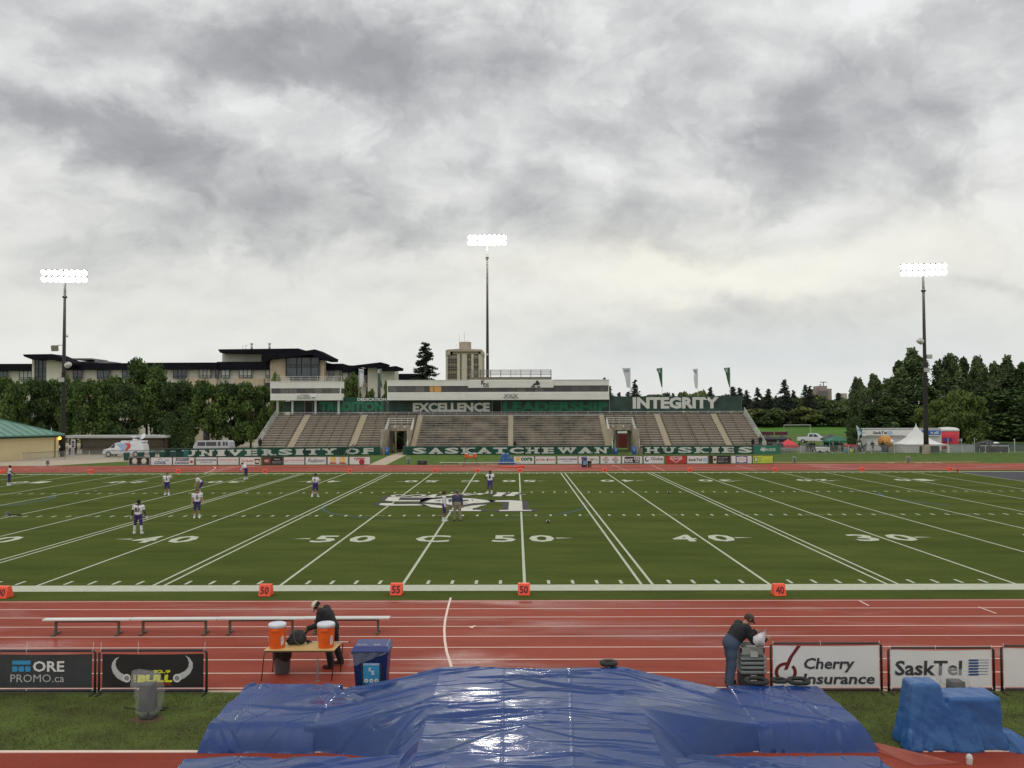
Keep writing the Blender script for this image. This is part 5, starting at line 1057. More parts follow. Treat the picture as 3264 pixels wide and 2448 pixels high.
# ---------------------------------------------------------------- benches
m_bleg = mat('olive_bench_leg', (.11, .105, .075), .6, .1, 4, metal=.2); m_bseat = mat('pale_bench_seat', (.66, .66, .62), .4, .05, 2)
def mkbench(label, xa, xb, y, ang, group, legin=.35):
    L = xb-xa; th = thing('bench', label, 'bench', ((xa+xb)/2, y, .01), ang, group); s = MB(); s.box((0, 0, .44), (L-.012, .26, .045)); s.build('seat', m_bseat, th, bevel=.008, local=True)
    b = MB(); b.box((0, 0, .385), (L-2*legin, .05, .06)); b.build('beam', mat('dark_beam', (.05, .04, .03), .7), th, local=True)
    for sg in (-1, 1):
        l = MB(); x = sg*(L/2-legin); l.box((x, 0, .21), (.06, .07, .38)); l.box((x, 0, .025), (.06, .48, .05)); l.build('leg', m_bleg, th, local=True)
    return th
by = G(600, 2020)[1]
bx = [A(p, 1978, by)[0] for p in (147, 421, 696, 970, 1240)]
GB = 'white benches in a row on the near track'
B1 = mkbench('white bench at the left end of the row on the near track', bx[0], bx[1], by-.10, .012, GB)
for i, lab in enumerate(('second white bench from the left in the near row', 'third white bench from the left, behind the drinks table', 'white bench at the right end of the near row, behind the bending man')):
    dup(B1, ((bx[i+1]+bx[i+2])/2, by-.05+.04*i, .01), .010-.002*i, lab)
fby = 71.3; fx = [A(p, 1478, fby)[0] for p in (1402, 1468, 1535, 1602, 1666)]
F1 = mkbench('far bench at the left end, across the field by midfield', fx[0], fx[1], fby, 0, 'benches in a row on the far track')
for i, lab in enumerate(('second far bench from the left across the field', 'third far bench from the left across the field', 'far bench at the right end beside the orange poles')): dup(F1, ((fx[i+1]+fx[i+2])/2, fby, .01), 0, lab)
# ---------------------------------------------------------------- drinks table
m_or = mat('orange_plastic', (.80, .115, .012), .35, .05, 2, coat=.2); m_lid = mat('cooler_lid', (.68, .70, .74), .45, .04)
tx0, ty0 = G(833, 2172); tx1, ty1 = G(1058, 2170); tz = .745
ty = (ty0+ty1)/2
tb = thing('table', 'light wood folding table on dark legs holding two orange coolers', 'table', ((tx0+tx1)/2, ty+.4, 0))
q = MB(); q.prism([(tx0+.06, ty-.03), (tx1+.06, ty-.03), (tx1+.10, ty+.74), (tx0+.10, ty+.74)], (0, 0, tz-.02), (1, 0, 0), (0, 1, 0), (0, 0, 1), .025); q.build('tabletop', mat('birch_top', (.66, .45, .17), .4, .08, 1.5, stretch=(.3, 3, 1)), tb, bevel=.006)
q = MB(); q.bb(tx0+.07, tx1+.05, ty-.025, ty+.0, tz-.05, tz-.022); q.build('edge', mat('dark_edge', (.06, .045, .03), .6), tb)
for lx_, ly_ in ((tx0, ty), (tx1, ty), (tx0+.06, ty+.74), (tx1+.06, ty+.74)):
    q = MB(); q.tube([(lx_, ly_-.02, .0), (lx_+.06, ly_, tz-.08), (lx_+.09, ly_+.03, tz-.025)], .013, 8); q.build('leg', mat('dark_olive_steel', (.05, .05, .035), .45, metal=.4), tb, smooth=True)
def cooler(label, x, y, z, w=.205, h=.6):
    t = thing('drink_cooler', label, 'drink cooler', (x, y, z), 0, 'orange drink coolers'); b = MB(); b.lathe([(w*.9, 0), (w*.93, .02), (w*.98, h*.45), (w, h*.75), (w*1.03, h*.8), (w*1.03, h*.83)], (x, y, z), 32); b.build('body', m_or, t, smooth=True)
    l = MB(); l.lathe([(w*1.06, h*.825), (w*1.07, h*.93), (w*1.0, h*.97), (w*.9, h*.985), (w*.2, h*.985)], (x, y, z), 32); l.build('lid', m_lid, t, smooth=True)
    hd = MB(); hd.box((x, y-w*1.02, z+h*.74), (.17, .05, .03)); hd.box((x, y-w*1.0, z+h*.70), (.13, .03, .04)); hd.build('handle', m_or, t, bevel=.008)
    s = MB(); 
    for a, wd, zz, hh in ((-38, 26, .12, .42), (205, 16, .2, .3)):
        n = 6; vs = []
        for i in range(n+1):
            an = R(a-wd/2+wd*i/n); vs += [(x+(w*1.005)*math.cos(an), y+(w*1.005)*math.sin(an), z+h*(zz+.012*i)), (x+(w*1.012)*math.cos(an), y+(w*1.012)*math.sin(an), z+h*(zz+hh-.03*abs(i-3)))]
        s.add(vs, [(2*i, 2*i+2, 2*i+3, 2*i+1) for i in range(n)])
    s.build('decal', mat('cooler_decal', (.62, .55, .53), .5, .3, 14), t); return t
cx_, _ = A(883, 2060, ty+.22); cooler('orange drink cooler on the left end of the table', cx_, ty+.24, tz+.006)
cx_, _ = A(1038, 2060, ty+.22); cooler('orange drink cooler on the right end of the table, hiding the man', cx_, ty+.26, tz+.006)
heap_y = ty+.48; hx_ = A(945, 2040, heap_y)[0]
bp = thing('backpack', 'black backpack slumped between the two coolers', 'backpack', (hx_, heap_y, tz+.005))
F_, Lb_, lo_ = capsule_field([(np.array([-.10, 0, .12]), np.array([.12, 0, .14]), .115, .13, 0, .05), (np.array([-.04, 0, .24]), np.array([.08, 0, .27]), .09, .10, 0, .06), (np.array([-.16, -.05, .07]), np.array([-.19, -.05, .10]), .06, .05, 0, .04), (np.array([.14, -.04, .1]), np.array([.16, -.04, .24]), .06, .05, 0, .04)], .016)
V, Q, _ = nets(F_, lo_, .016); V[:, 2] = np.maximum(V[:, 2], 0.); mesh_np('body', V, Q, mat('black_nylon', (.016, .019, .02), .6, .3, 8, .5, 30), bp, True, local=True)
q = MB(); q.tube([(-.05, -.09, .3), (-.02, -.14, .22), (.02, -.15, .1), (.10, -.14, .05)], .012, 6); q.tube([(-.03, 0, .36), (.02, 0, .40), (.06, 0, .36)], .012, 6); q.build('strap', mat('grey_strap', (.09, .10, .10), .7), bp, local=True)
mp = thing('monopod', 'black and white camera monopod lying across the table', 'monopod', (A(1000, 2045, ty+.6)[0], ty+.6, tz+.03)); xa = A(980, 2045, ty+.6)[0]; xb = A(1112, 2045, ty+.55)[0]
q = MB(); q.tube([(xa+.10, ty+.62, tz+.035), (xb, ty+.58, tz+.035)], .014, 8); q.build('tube', mat('white_tube', (.62, .6, .55), .4), mp, smooth=True)
q = MB(); q.lathe(sphere_prof(.045, 6), (xa+.02, ty+.60, tz+.05), 8); q.tube([(xa+.02, ty+.6, tz+.05), (xa+.05, ty+.50, tz+.02)], .014, 6); q.tube([(xa-.04, ty+.6, tz+.05), (xa+.10, ty+.61, tz+.04)], .022, 6); q.tube([(xb-.01, ty+.58, tz+.035), (xb+.03, ty+.58, tz+.035)], .016, 6); q.build('head', m_rub, mp)
# camera in the man's hands
hc_ = (h1[0]+h1[1])/2; cm = thing('camera', 'black camera with long lens held by the man in the white cap', 'camera', tuple(hc_)); q = MB(); q.box(hc_+Vector((0, 0, -.03)), (.09, .13, .1)); q.build('body', m_spk, cm, bevel=.01); q = MB(); q.lathe([(.035, 0), (.035, .12), (.045, .13), (.045, .16)], hc_+Vector((-.03, 0, -.04)), 12, axis=Euler((0, R(-140), 0)).to_matrix()); q.build('lens', m_spk, cm, smooth=True)
# rubbish bin under the table
x, y = G(900, 2146); gb = thing('rubbish_bin', 'grey round bin with a black liner under the table', 'rubbish bin', (x, y, .01)); q = MB(); q.lathe([(.175, 0), (.18, .03), (.215, .62), (.225, .63)], (x, y, .01), 24); q.build('body', mat('grey_bin', (.085, .09, .095), .5, .1), gb, smooth=True)
q = MB(); n = 28; pr = []
vs = []
for j, (r_, z_) in enumerate(((.235, .64), (.240, .60), (.232, .5), (.228, .38))):
    for i in range(n): a = 2*math.pi*i/n; rr2 = r_*(1+.03*math.sin(9*a+j)+.02*math.sin(17*a)); vs.append((x+rr2*math.cos(a), y+rr2*math.sin(a), z_+(.05*math.sin(3*a+1) if j == 3 else .01*math.sin(5*a))))
q.add(vs, [(j*n+i, (j+1)*n+i, (j+1)*n+(i+1) % n, j*n+(i+1) % n) for j in range(3) for i in range(n)]); q.build('liner', mat('black_liner', (.012, .012, .013), .25, .2, 9, .5, 30), gb, smooth=True)
x, y = G(1012, 2172); q = MB(); q.bb(x-.018, x+.018, y-.018, y+.018, 0, .54); q.bb(x-.05, x+.05, y-.05, y+.05, 0, .012); tag(q.build('steel_post', mat('dull_steel', (.24, .24, .22), .5, metal=.3)), 'short grey steel post in front of the table', 'post')
# ---------------------------------------------------------------- recycling bin
def wheelie(label, x, y, z, body, lid, h=1.02, w=.60, posterword=True, bag=True, group=None, rz=0., name='recycling_bin', cat='recycling bin'):
    t = thing(name, label, cat, (x, y, z), rz, group); b = MB(); d = .66
    b.add([(-w*.40, -d*.38, .0), (w*.40, -d*.38, 0), (w*.40, d*.30, .0), (-w*.40, d*.30, 0), (-w*.48, -d*.5, h*.86), (w*.48, -d*.5, h*.86), (w*.48, d*.42, h*.86), (-w*.48, d*.42, h*.86)], [(3, 2, 1, 0), (4, 5, 6, 7), (0, 1, 5, 4), (1, 2, 6, 5), (2, 3, 7, 6), (3, 0, 4, 7)])
    b.bb(-w*.52, w*.52, -d*.53, d*.46, h*.84, h*.89); b.build('body', body, t, bevel=.02, local=True)
    l = MB(); l.add([(-w*.53, -d*.56, h*.895), (w*.53, -d*.56, h*.895), (w*.53, d*.47, h*.93), (-w*.53, d*.47, h*.93), (-w*.45, -d*.40, h*.985), (w*.45, -d*.40, h*.985), (w*.45, d*.38, h*1.02), (-w*.45, d*.38, h*1.02)], [(3, 2, 1, 0), (4, 5, 6, 7), (0, 1, 5, 4), (1, 2, 6, 5), (2, 3, 7, 6), (3, 0, 4, 7)]); l.build('lid', lid, t, bevel=.02, local=True)
    hd = MB(); hd.tube([(-w*.4, d*.5, h*.9), (w*.4, d*.5, h*.9)], .02, 8); hd.build('handle', lid, t, local=True)
    for sg in (-1, 1): q = MB(); q.tube([(sg*w*.42, d*.32, .1), (sg*w*.50, d*.32, .1)], .1, 14); q.build('wheel', m_rub, t, local=True)
    if posterword:
        p = MB(); zz = lambda v: -d*(.38+.12*v/(h*.86))-.012
        def pp(u0, u1, v0, v1, mi, k=0): p.add([(u0, zz(v0)-k, v0), (u1, zz(v0)-k, v0), (u1, zz(v1)-k, v1), (u0, zz(v1)-k, v1)], [(0, 1, 2, 3)], mi)
        pp(-.20, .26, .22, .74, 0, -.002) ; pp(-.16, .21, .27, .74, 1, .004); pp(-.16, .21, .69, .74, 2, .008)
        for i in range(3): c0 = (-.09+i*.115, .335); p.add([(c0[0]+.045*math.cos(a), zz(c0[1])-.009, c0[1]+.045*math.sin(a)) for a in np.linspace(0, 6.28, 15)[:-1]], [tuple(range(14))], 3); p.add([(c0[0]+.02*math.cos(a), zz(c0[1])-.012, c0[1]+.02*math.sin(a)) for a in np.linspace(0, 6.28, 7)[:-1]], [tuple(range(6))], 4)
        va = Vector((0, -.12*d/(h*.86), 1)).normalized(); p.text('K', (-.03, zz(.55)-.012, .55), (1, 0, 0), va, .07, .09, 3, .06); p.text('S', (.02, zz(.47)-.014, .47), (1, 0, 0), va, .08, .10, 3, .06)
        p.build('poster', [m_spk, P_['sky'], P_['lblue'], P_['white'], P_['grey']], t, local=True)
    if bag:
        g = MB(); n = 14; rows = [(.875, 0.), (.80, .3), (.70, .62), (.60, 1.)]; vs = []
        for v, tt in rows:
            for i in range(n+1):
                u = -w*.56+(w*1.04)*i/n*(1) ; lim = max(0, 1-(i/n)*1.0); vv = .875*h-(h*.30)*tt*lim; vs.append((u+.02*math.sin(i*2+tt*3)-(.05*lim*tt if i < 3 else 0), -d*.545-.02*math.sin(i*1.3+tt*4)-.012, vv))
        g.add(vs, [(j*(n+1)+i, (j+1)*(n+1)+i, (j+1)*(n+1)+i+1, j*(n+1)+i+1) for j in range(3) for i in range(n)]); g.build('clear_liner', m_bag, t, smooth=True, local=True)
    if bag or posterword:
        k = MB(); k.text('RECYCLE', (-w*.38, -d*.30, h*.993), (1, 0, 0), (0, .95, .05), .22, .09, 0, .03); k.text('BLUE', (w*.08, -d*.30, h*.993), (1, 0, 0), (0, .95, .05), .14, .09, 0, .03); k.build('lid_lettering', P_['lgrey'], t, local=True)
    return t
m_bin = mat('blue_bin_plastic', (.012, .022, .10), .35, .1, 2); m_blid = mat('blue_bin_lid', (.02, .035, .17), .3, .1, 2)
x, y = G(1187, 2205); rb = wheelie('dark blue wheeled recycling bin with a poster, beside the drinks table', x, y, .01, m_bin, m_blid, h=1.12, w=.84)
x = A(1862, 1480, 69.5)[0]; wheelie('far dark blue recycling bin with a pale poster in front of the OMNI board', x, 69.5, .01, m_bin, m_blid, 1.15, .62)
x = A(1879, 1480, 69.8)[0]; q = thing('rubbish_bin', 'far grey round bin with black liner beside the far recycling bin', 'rubbish bin', (x, 69.8, .01)); k = MB(); k.lathe([(.2, 0), (.25, .6), (.26, .62)], (x, 69.8, .01), 14); k.build('body', MATS['grey_bin'], q); k = MB(); k.lathe([(.27, .5), (.28, .66), (.2, .67)], (x, 69.8, .01), 14); k.build('liner', MATS['black_liner'], q)
# ---------------------------------------------------------------- cable reel cart of man 2
m_pg = mat('grey_green_plastic', (.23, .26, .25), .5, .1, 3); x0, y0 = G(2365, 2192); x1, _ = G(2440, 2192)
ct = thing('equipment_cart', 'grey slatted equipment crate with an open tray, being unpacked', 'equipment case', ((x0+x1)/2, y0, 0)); w = x1-x0
q = MB(); q.bb(x0, x1, y0+.05, y0+.45, .02, .30); q.build('base_case', m_spk, ct, bevel=.01)
q = MB()
for i in range(4): q.bb(x0-.03, x1+.03, y0-.03, y0+.5, .33+i*.105, .39+i*.105)
q.bb(x0+.02, x1-.02, y0+.02, y0+.44, .3, .74); q.build('slatted_body', [m_pg], ct, bevel=.012)
q = MB(); q.bb(x0+.03, x1-.03, y0+.0, y0+.02, .35, .72, 0); q.build('gap_shade_plate', m_spk, ct)  # dark plate behind the slats, painting in the shade of the gaps
q = MB(); q.bb(x0-.02, x1+.0, y0+.02, y0+.06, .76, .92, 0); q.bb(x0-.02, x0+.02, y0+.02, y0+.5, .76, .93); q.bb(x1-.04, x1+.0, y0+.02, y0+.5, .76, .93); q.bb(x0, x1, y0+.46, y0+.5, .76, .95); q.bb(x0, x1-.02, y0+.03, y0+.49, .76, .78)
q.bb(x0-.02, x1, y0+.01, y0+.05, .76, .79); q.build('tray', mat('grey_tray', (.34, .34, .31), .45), ct, bevel=.006)
q = MB(); q.bb(x0+.2, x0+.37, y0-.06, y0+.06, .72, .84); q.bb(x0+.13, x0+.36, y0+.06, y0+.16, .92, .945); q.build('latch', mat('pale_latch', (.5, .5, .47), .5), ct, bevel=.008)
q = MB(); q.bb(x0+.22, x0+.36, y0+.035, y0+.045, .15, .28); q.build('paper_tag', P_['white'], ct)
hp_ = h2[1]
bg = thing('plastic_sheet', 'translucent white plastic bag held up by the man in the black hoodie', 'plastic bag', tuple(hp_)); vs = []
pts = [(2441, 2000), (2437, 2013), (2420, 2018), (2412, 2024), (2402, 2030), (2400, 2046), (2410, 2058), (2414, 2062), (2434, 2065), (2437, 2055), (2438, 2045), (2442, 2030)]
q = MB(); yb = hp_.y-.16; q.add([(A(px, py, yb)[0], yb+.03*math.sin(i*1.9), A(px, py, yb)[1]) for i, (px, py) in enumerate(pts)]+[(A(2425, 2035, yb)[0], yb-.05, A(2425, 2035, yb)[1])], [(i, (i+1) % 12, 12) for i in range(12)]); o = q.build('film', mat('milky_film', (.74, .69, .70), .35, .06, 8, .3, 30), bg, smooth=True)
md = o.modifiers.new('s', 'SOLIDIFY'); md.thickness = .006
# ---------------------------------------------------------------- yard markers, pylon, balls
m_mk = mat('orange_marker', (.95, .10, .035), .45, .05, emit=0); m_mkt = mat('marker_print', (.14, .01, .02), .6)
def marker(label, x, y, txt, group, rot=0., face=-1):
    t = thing('yard_marker', label, 'yard marker', (x, y, .018), rot, group); b = MB(); w, h, d = .42, .40, .22
    b.prism([(-d, 0), (d, 0), (d*.42, h), (-d*.42, h)], (-w/2, 0, 0), (0, 1, 0), (0, 0, 1), (1, 0, 0), w); b.build('wedge', m_mk, t, bevel=.015, local=True)
    n = MB(); sl = Vector((0, d*.58, h)).normalized(); nn = Vector((0, -sl.z, sl.y))*.006
    if txt: n.text(txt, Vector((-.15, -d+.022, .07))+nn, (1, 0, 0), sl, .30, .27, 0, .06)
    if txt: n.build('number', m_mkt, t, local=True)
    return t
GM = 'orange yard markers along the near sideline'
for px, py, tx, lab in ((843, 1903, '50', 'orange yard marker reading 50 above the left end of the benches, left of marker 55'), (1262, 1900, '55', 'orange yard marker reading 55 on the near sideline'), (1670, 1900, '50', 'orange yard marker reading 50 on the near sideline, right of marker 55'), (2487, 1902, '40', 'orange yard marker reading 40 on the near sideline at the right'), (3, 1910, '40', 'orange yard marker cut by the left edge of the picture')):
    x, y = G(px, py); marker(lab, x, y+.2, tx, GM, R((px-1648)*.004))
GM2 = 'orange yard markers along the far sideline'
for px, tx in ((8, 'G'), (291, '10'), (569, '20'), (845, '30'), (1116, '40'), (1388, '50'), (1523, '55'), (1657, '50'), (1927, '40'), (2198, '30'), (2470, '20'), (2747, '10'), (3027, 'G')):
    s_ = 'left' if px < 1500 else 'right'; lab = 'far orange yard marker reading %s %s' % (tx, 'straight across at midfield' if tx == '55' else 'on the %s half of the far sideline' % s_)
    if tx == 'G': lab = 'far orange goal line marker at the %s end of the far sideline' % s_
    marker(lab, A(px, 1500, 60.9)[0], 60.9, tx, GM2)
x, y = G(3052, 1507.5); q = MB(); q.bb(x-.07, x+.07, y-.07, y+.07, .01, .46); tag(q.build('pylon', mat('red_pylon', (.45, .04, .03), .5), bevel=.02), 'dark red corner pylon at the far right goal line', 'pylon')
def ball(label, px, py, group='footballs left on the turf', rz=.4):
    x, y = G(px, py); t = thing('football', label, 'football', (x, y, .02), rz, group); b = MB(); b.lathe([(.002, -.145), (.04, -.125), (.07, -.08), (.086, 0), (.07, .08), (.04, .125), (.002, .145)], (0, 0, .088), 14, axis=Euler((0, R(90), 0)).to_matrix()); b.build('ball', mat('football_leather', (.045, .02, .012), .5, .2, 20), t, smooth=True, local=True)
    for sx in (-.09, .09): s = MB(); s.lathe([(.068, -.012), (.069, .012)], (sx, 0, .088), 14, axis=Euler((0, R(90), 0)).to_matrix()); s.build('stripe', P_['white'], t, local=True)
    s = MB(); s.box((0, 0, .178), (.1, .012, .008)); s.build('laces', P_['white'], t, local=True); return t
ball('football lying between midfield and the right 50', 1746, 1668); ball('football beside a hash mark on the left', 304, 1571, rz=1.2); ball('tiny football near the far hash mark on the right', 2131, 1574, rz=.2)
x, y = G(24, 1645); hl = thing('helmet', 'black football helmet lying on the turf at the left edge', 'helmet', (x, y, .02)); b = MB(); b.lathe([(.10, 0), (.135, .05), (.145, .12), (.12, .2), (.06, .25), (.002, .26)], (x, y, .02), 16, sx=1.1); b.build('shell', mat('helmet_shell', (.03, .018, .03), .25, coat=.5), hl, smooth=True)
b = MB(); b.tube([(x-.1, y-.12, .1), (x, y-.2, .08), (x+.12, y-.12, .1)], .01, 6); b.tube([(x-.1, y-.12, .06), (x, y-.2, .04), (x+.12, y-.12, .06)], .01, 6); b.build('face_guard', P_['white'], hl)
x, y = G(52, 1643); b = MB(); b.tube([(x-.28, y, .05), (x-.1, y-.03, .045), (x+.1, y, .05), (x+.32, y+.02, .04)], [.04, .05, .04, .035], 8); tag(b.build('glove', mat('dark_glove', (.02, .015, .015), .7), smooth=True), 'dark gloves lying beside the helmet', 'gloves')
# orange poles by the far bench, far coolers on a stand, equipment under blue tarp, black case
q = MB(); xa, ya = G(1592, 1491); xb_, _ = G(1664, 1493)
for i in range(5): q.tube([(xa+.15*i, ya+.1*i, .06+.03*(i % 2)), (xb_-.2*(i % 3), ya+.08*i, .08)], .045, 6)
q.box((xb_-.1, ya+.2, .16), (.7, .4, .22), rz=.1); tag(q.build('chain_poles', mat('orange_pole', (.85, .06, .03), .5)), 'bundle of red and orange poles lying by the right far bench', 'poles')
cs = A(1500, 1465, 74.6); st = thing('cooler_stand', 'folding stand holding the far coolers behind the benches', 'stand', (cs[0], 74.6, .0)); q = MB(); q.bb(cs[0]-.75, cs[0]+.75, 74.4, 74.9, .78, .82); q.build('tabletop', m_spk, st)
for dx in (-.7, .7):
    for dy in (-.15, .25): q = MB(); q.tube([(cs[0]+dx, 74.6+dy, 0), (cs[0]+dx, 74.6+dy, .8)], .025, 6); q.build('leg', m_spk, st)
cooler('far left orange cooler on the folding stand', cs[0]-.5, 74.65, .82, .21, .6); cooler('far right orange cooler on the folding stand', cs[0]+.55, 74.65, .82, .21, .6)
t = thing('bottle_carrier', 'orange bottle carrier between the two far coolers', 'bottle carrier', (cs[0], 74.6, .82)); q = MB(); q.bb(cs[0]-.25, cs[0]+.3, 74.5, 74.8, .82, 1.1); q.build('crate', mat('orange_crate', (.7, .13, .05), .5, .2, 8), t)
for i in range(4): q = MB(); q.lathe([(.05, 0), (.05, .2), (.02, .26)], (cs[0]-.17+i*.13, 74.6, 1.02), 8); q.build('bottle', P_['cream'], t)
x = A(1613, 1470, 75.2)[0]; heap('far blue tarp bundle beside the yellow sun board', x, 75.3, [(-.1, 0, .65, .72, .4, .65, .35), (.45, 0, .4, .5, .4, .4, .2)], 12, m_tarp2, .07, .05)
x = A(1346, 1478, 74.9)[0]; q = thing('equipment_case', 'low black case on the grass left of the far benches', 'case', (x, 74.9, 0)); k = MB(); k.bb(x-.58, x+.58, 74.7, 75.2, .03, .52); k.build('body', m_spk, q, bevel=.03); k = MB(); k.bb(x-.15, x+.15, 74.66, 74.7, .28, .33); k.build('handle', P_['grey'], q)
# handrail curving down from the stand
q = MB()
for px in (0, 10):
    pts = [(1093+px, 1458, 77.), (1101+px, 1443, 84.), (1112+px, 1431, 90.), (1122+px, 1421, 95.2), (1130+px, 1414, 98.)]
    q.tube([(A(a, b, c)[0], c, A(a, b, c)[1]) for a, b, c in pts], .055, 6)
tag(q.build('cable_ramp', m_rub), 'pair of black cables running down from the stand over the UNIVERSITY OF banner', 'cable')
# ================================================================ background
def AX(px, Y): return A(px, 1312, Y)[0]
def AZ(py, Y, px=1632): return A(px, py, Y)[1]
# ---------------------------------------------------------------- trees
m_bark = mat('bark', (.055, .045, .035), .9, .2, 3)
def leafmat(n, c, c2, isl=.45): return mat(n, c, .8, .25, .35, island=isl, col2=c2, spec=.15)
LM = dict(mid=leafmat('leaves_mid', (.110, .165, .042), (.040, .070, .024)), dark=leafmat('leaves_dark', (.082, .122, .038), (.032, .055, .024)), light=leafmat('leaves_light', (.135, .18, .045), (.055, .085, .026)),
    far=leafmat('leaves_far_hazed', (.115, .15, .055), (.05, .075, .035)), faryel=leafmat('leaves_far_yellow_hazed', (.17, .19, .06), (.08, .10, .04)), spruce=leafmat('spruce_needles', (.055, .075, .040), (.018, .028, .018)), sprucefar=leafmat('spruce_far_hazed', (.07, .085, .065), (.035, .045, .038)), poplar=leafmat('poplar_leaves_hazed', (.125, .165, .068), (.062, .088, .042), .5))  # far, faryel, sprucefar, poplar: paler, distance haze put into the leaf colours
def quads(C, size, rg, flat=0.):
    n = len(C); a = rg.normal(0, 1, (n, 3)); a[:, 2] *= 1-flat*.7; a /= np.linalg.norm(a, axis=1)[:, None]; b = rg.normal(0, 1, (n, 3)); b -= (b*a).sum(1)[:, None]*a; b /= np.linalg.norm(b, axis=1)[:, None]
    s = size*rg.uniform(.6, 1.3, n)[:, None]; V = np.stack([C-a*s-b*s*.55, C+a*s*.9-b*s*.5, C+a*s+b*s*.6, C-a*s*.8+b*s*.5], 1).reshape(-1, 3); return V, np.arange(4*n).reshape(-1, 4)
_TR = {}
def crown_pts(seed, kind, n):
    rg = np.random.default_rng(seed)      # unit crown: z 0..1, radius about .5 of width
    pts = []
    if kind == 'round':
        K = 30
        for k in range(K):
            z = rg.uniform(.12, .93); env = math.sqrt(max(.02, 1-((z-.48)/.54)**2)); a = rg.uniform(0, 6.28); r = env*rg.uniform(.35, .95)*.5; R_ = rg.uniform(.10, .19)
            c = np.array([r*math.cos(a), r*math.sin(a), z]); m = int(n/K*R_/.145); d = rg.normal(0, 1, (m, 3)); d /= np.linalg.norm(d, axis=1)[:, None]; rr = R_*rg.uniform(.55, 1.12, m)[:, None]; p = c+d*rr*np.array([1, 1, .75]); pts.append(p)
    elif kind == 'poplar':
        K = 60
        for k in range(K):
            z = rg.uniform(.05, .97); env = min(1, (1-z)*1.5+.10)*min(1, z*4+.5); a = rg.uniform(0, 6.28); r = env*rg.uniform(.2, .9)*.5; R_ = rg.uniform(.05, .12)*(.5+.6*env)
            c = np.array([r*math.cos(a), r*math.sin(a), z]); m = int(n/K); d = rg.normal(0, 1, (m, 3)); d /= np.linalg.norm(d, axis=1)[:, None]; pts.append(c+d*(R_*rg.uniform(.5, 1.25, m)[:, None])*np.array([1, 1, 1.2]))
    elif kind == 'column':
        z = rg.uniform(0, 1, n); env = np.minimum(1, (1-z)*4)*np.minimum(1, z*8+.5)*.5; a = rg.uniform(0, 6.28, n); r = env*rg.uniform(.7, 1.08, n); pts.append(np.stack([r*np.cos(a), r*np.sin(a), z], 1))
    elif kind == 'spruce':
        L = 24
        for k in range(L):
            z0 = .03+.95*(k/L)**.92; rad = (1-z0)**.85*.5+.015; nb = int(7+10*(1-z0))
            for b in range(nb):
                a = rg.uniform(0, 6.28); ln = rad*rg.uniform(.62, 1.25); m = max(4, int(n/(L*11)*(.3+ln*2.4))); t = rg.uniform(.1, 1, m)
                droop = -.055*t*ln/.5+.05*np.maximum(0, t-.75)*ln*2
                p = np.stack([np.cos(a)*t*ln, np.sin(a)*t*ln, z0+droop+rg.normal(0, .008)], 1)+rg.normal(0, 1, (m, 3))*np.array([.012, .012, .007])*(1.2-.4*t[:, None]); pts.append(p)
    return np.concatenate(pts)
def tree_proto(kind, seed, n, mt, W_, H_, size, trunk=.15, zc=.12):
    rg = np.random.default_rng(seed+50); P = crown_pts(seed, kind, n); P = P*np.array([W_, W_, H_*(1-zc)])+np.array([0, 0, H_*zc]); V, F = quads(P, size, rg)
    return V, F, mt, H_, trunk, kind, W_
PROT = {}
def plant(name, label, cat, x, Y, z, key, group, sx=1., sz=1., rz=None):
    rz = random.uniform(0, 6.28) if rz is None else rz
    if key in _TR: return dup(_TR[key], (x, Y, z), rz, label, group, scale=(sx, sx, sz))
    V, F, mt, H_, tr, kind, W_ = PROT[key]; t = thing(name, label, cat, (x, Y, z), rz, group); mesh_np('crown', V, F, mt, t, local=True)
    b = MB(); b.tube([(0, 0, -.3), (0, 0, H_*.3), (.1, 0, H_*.6), (0, 0, H_*.93)], [tr*1.3, tr, tr*.6, tr*.15], 8)
    if kind in ('round', 'poplar'):
        rr = random.Random(len(_TR))
        for i in range(9): a = i*2.1; z0 = H_*(.2+.05*i); b.tube([(0, 0, z0), (math.cos(a)*W_*.16, math.sin(a)*W_*.16, z0+H_*.1), (math.cos(a)*W_*.32, math.sin(a)*W_*.32, z0+H_*.2)], [tr*.5, tr*.3, tr*.1], 6)
    b.build('trunk', m_bark, t, smooth=True, local=True); _TR[key] = t; t.scale = (sx, sx, sz); return t
PROT['dec0'] = tree_proto('round', 1, 8500, LM['mid'], 8.5, 11, .23, .2, .06); PROT['dec1'] = tree_proto('round', 2, 8500, LM['dark'], 9, 11, .24, .2, .04); PROT['dec2'] = tree_proto('round', 3, 8500, LM['mid'], 7.5, 12, .22, .18, .08)
PROT['lit'] = tree_proto('round', 4, 3500, LM['light'], 4.5, 7, .2, .1, .15); PROT['col'] = tree_proto('column', 5, 5200, LM['dark'], 2.6, 8, .16, .12, .02); PROT['bigspruce'] = tree_proto('spruce', 6, 30000, LM['spruce'], 5.6, 21, .10, .2, .06)
PROT['far0'] = tree_proto('round', 7, 3800, LM['far'], 15, 11, .5, .3, .02); PROT['far1'] = tree_proto('round', 8, 3800, LM['faryel'], 15, 10, .5, .3, .02); PROT['fsp0'] = tree_proto('spruce', 9, 8000, LM['sprucefar'], 6.5, 14, .15, .2, .05); PROT['fsp1'] = tree_proto('spruce', 10, 8000, LM['sprucefar'], 6.5, 14, .15, .2, .05)
PROT['pop0'] = tree_proto('poplar', 11, 13000, LM['poplar'], 9, 16, .21, .2, .03); PROT['pop1'] = tree_proto('poplar', 12, 13000, LM['poplar'], 9, 16, .21, .2, .03); PROT['bush'] = tree_proto('round', 13, 9000, LM['light'], 12, 9, .25, .2, .0); PROT['pop2'] = tree_proto('poplar', 14, 9500, LM['dark'], 9, 16, .27, .2, .03)
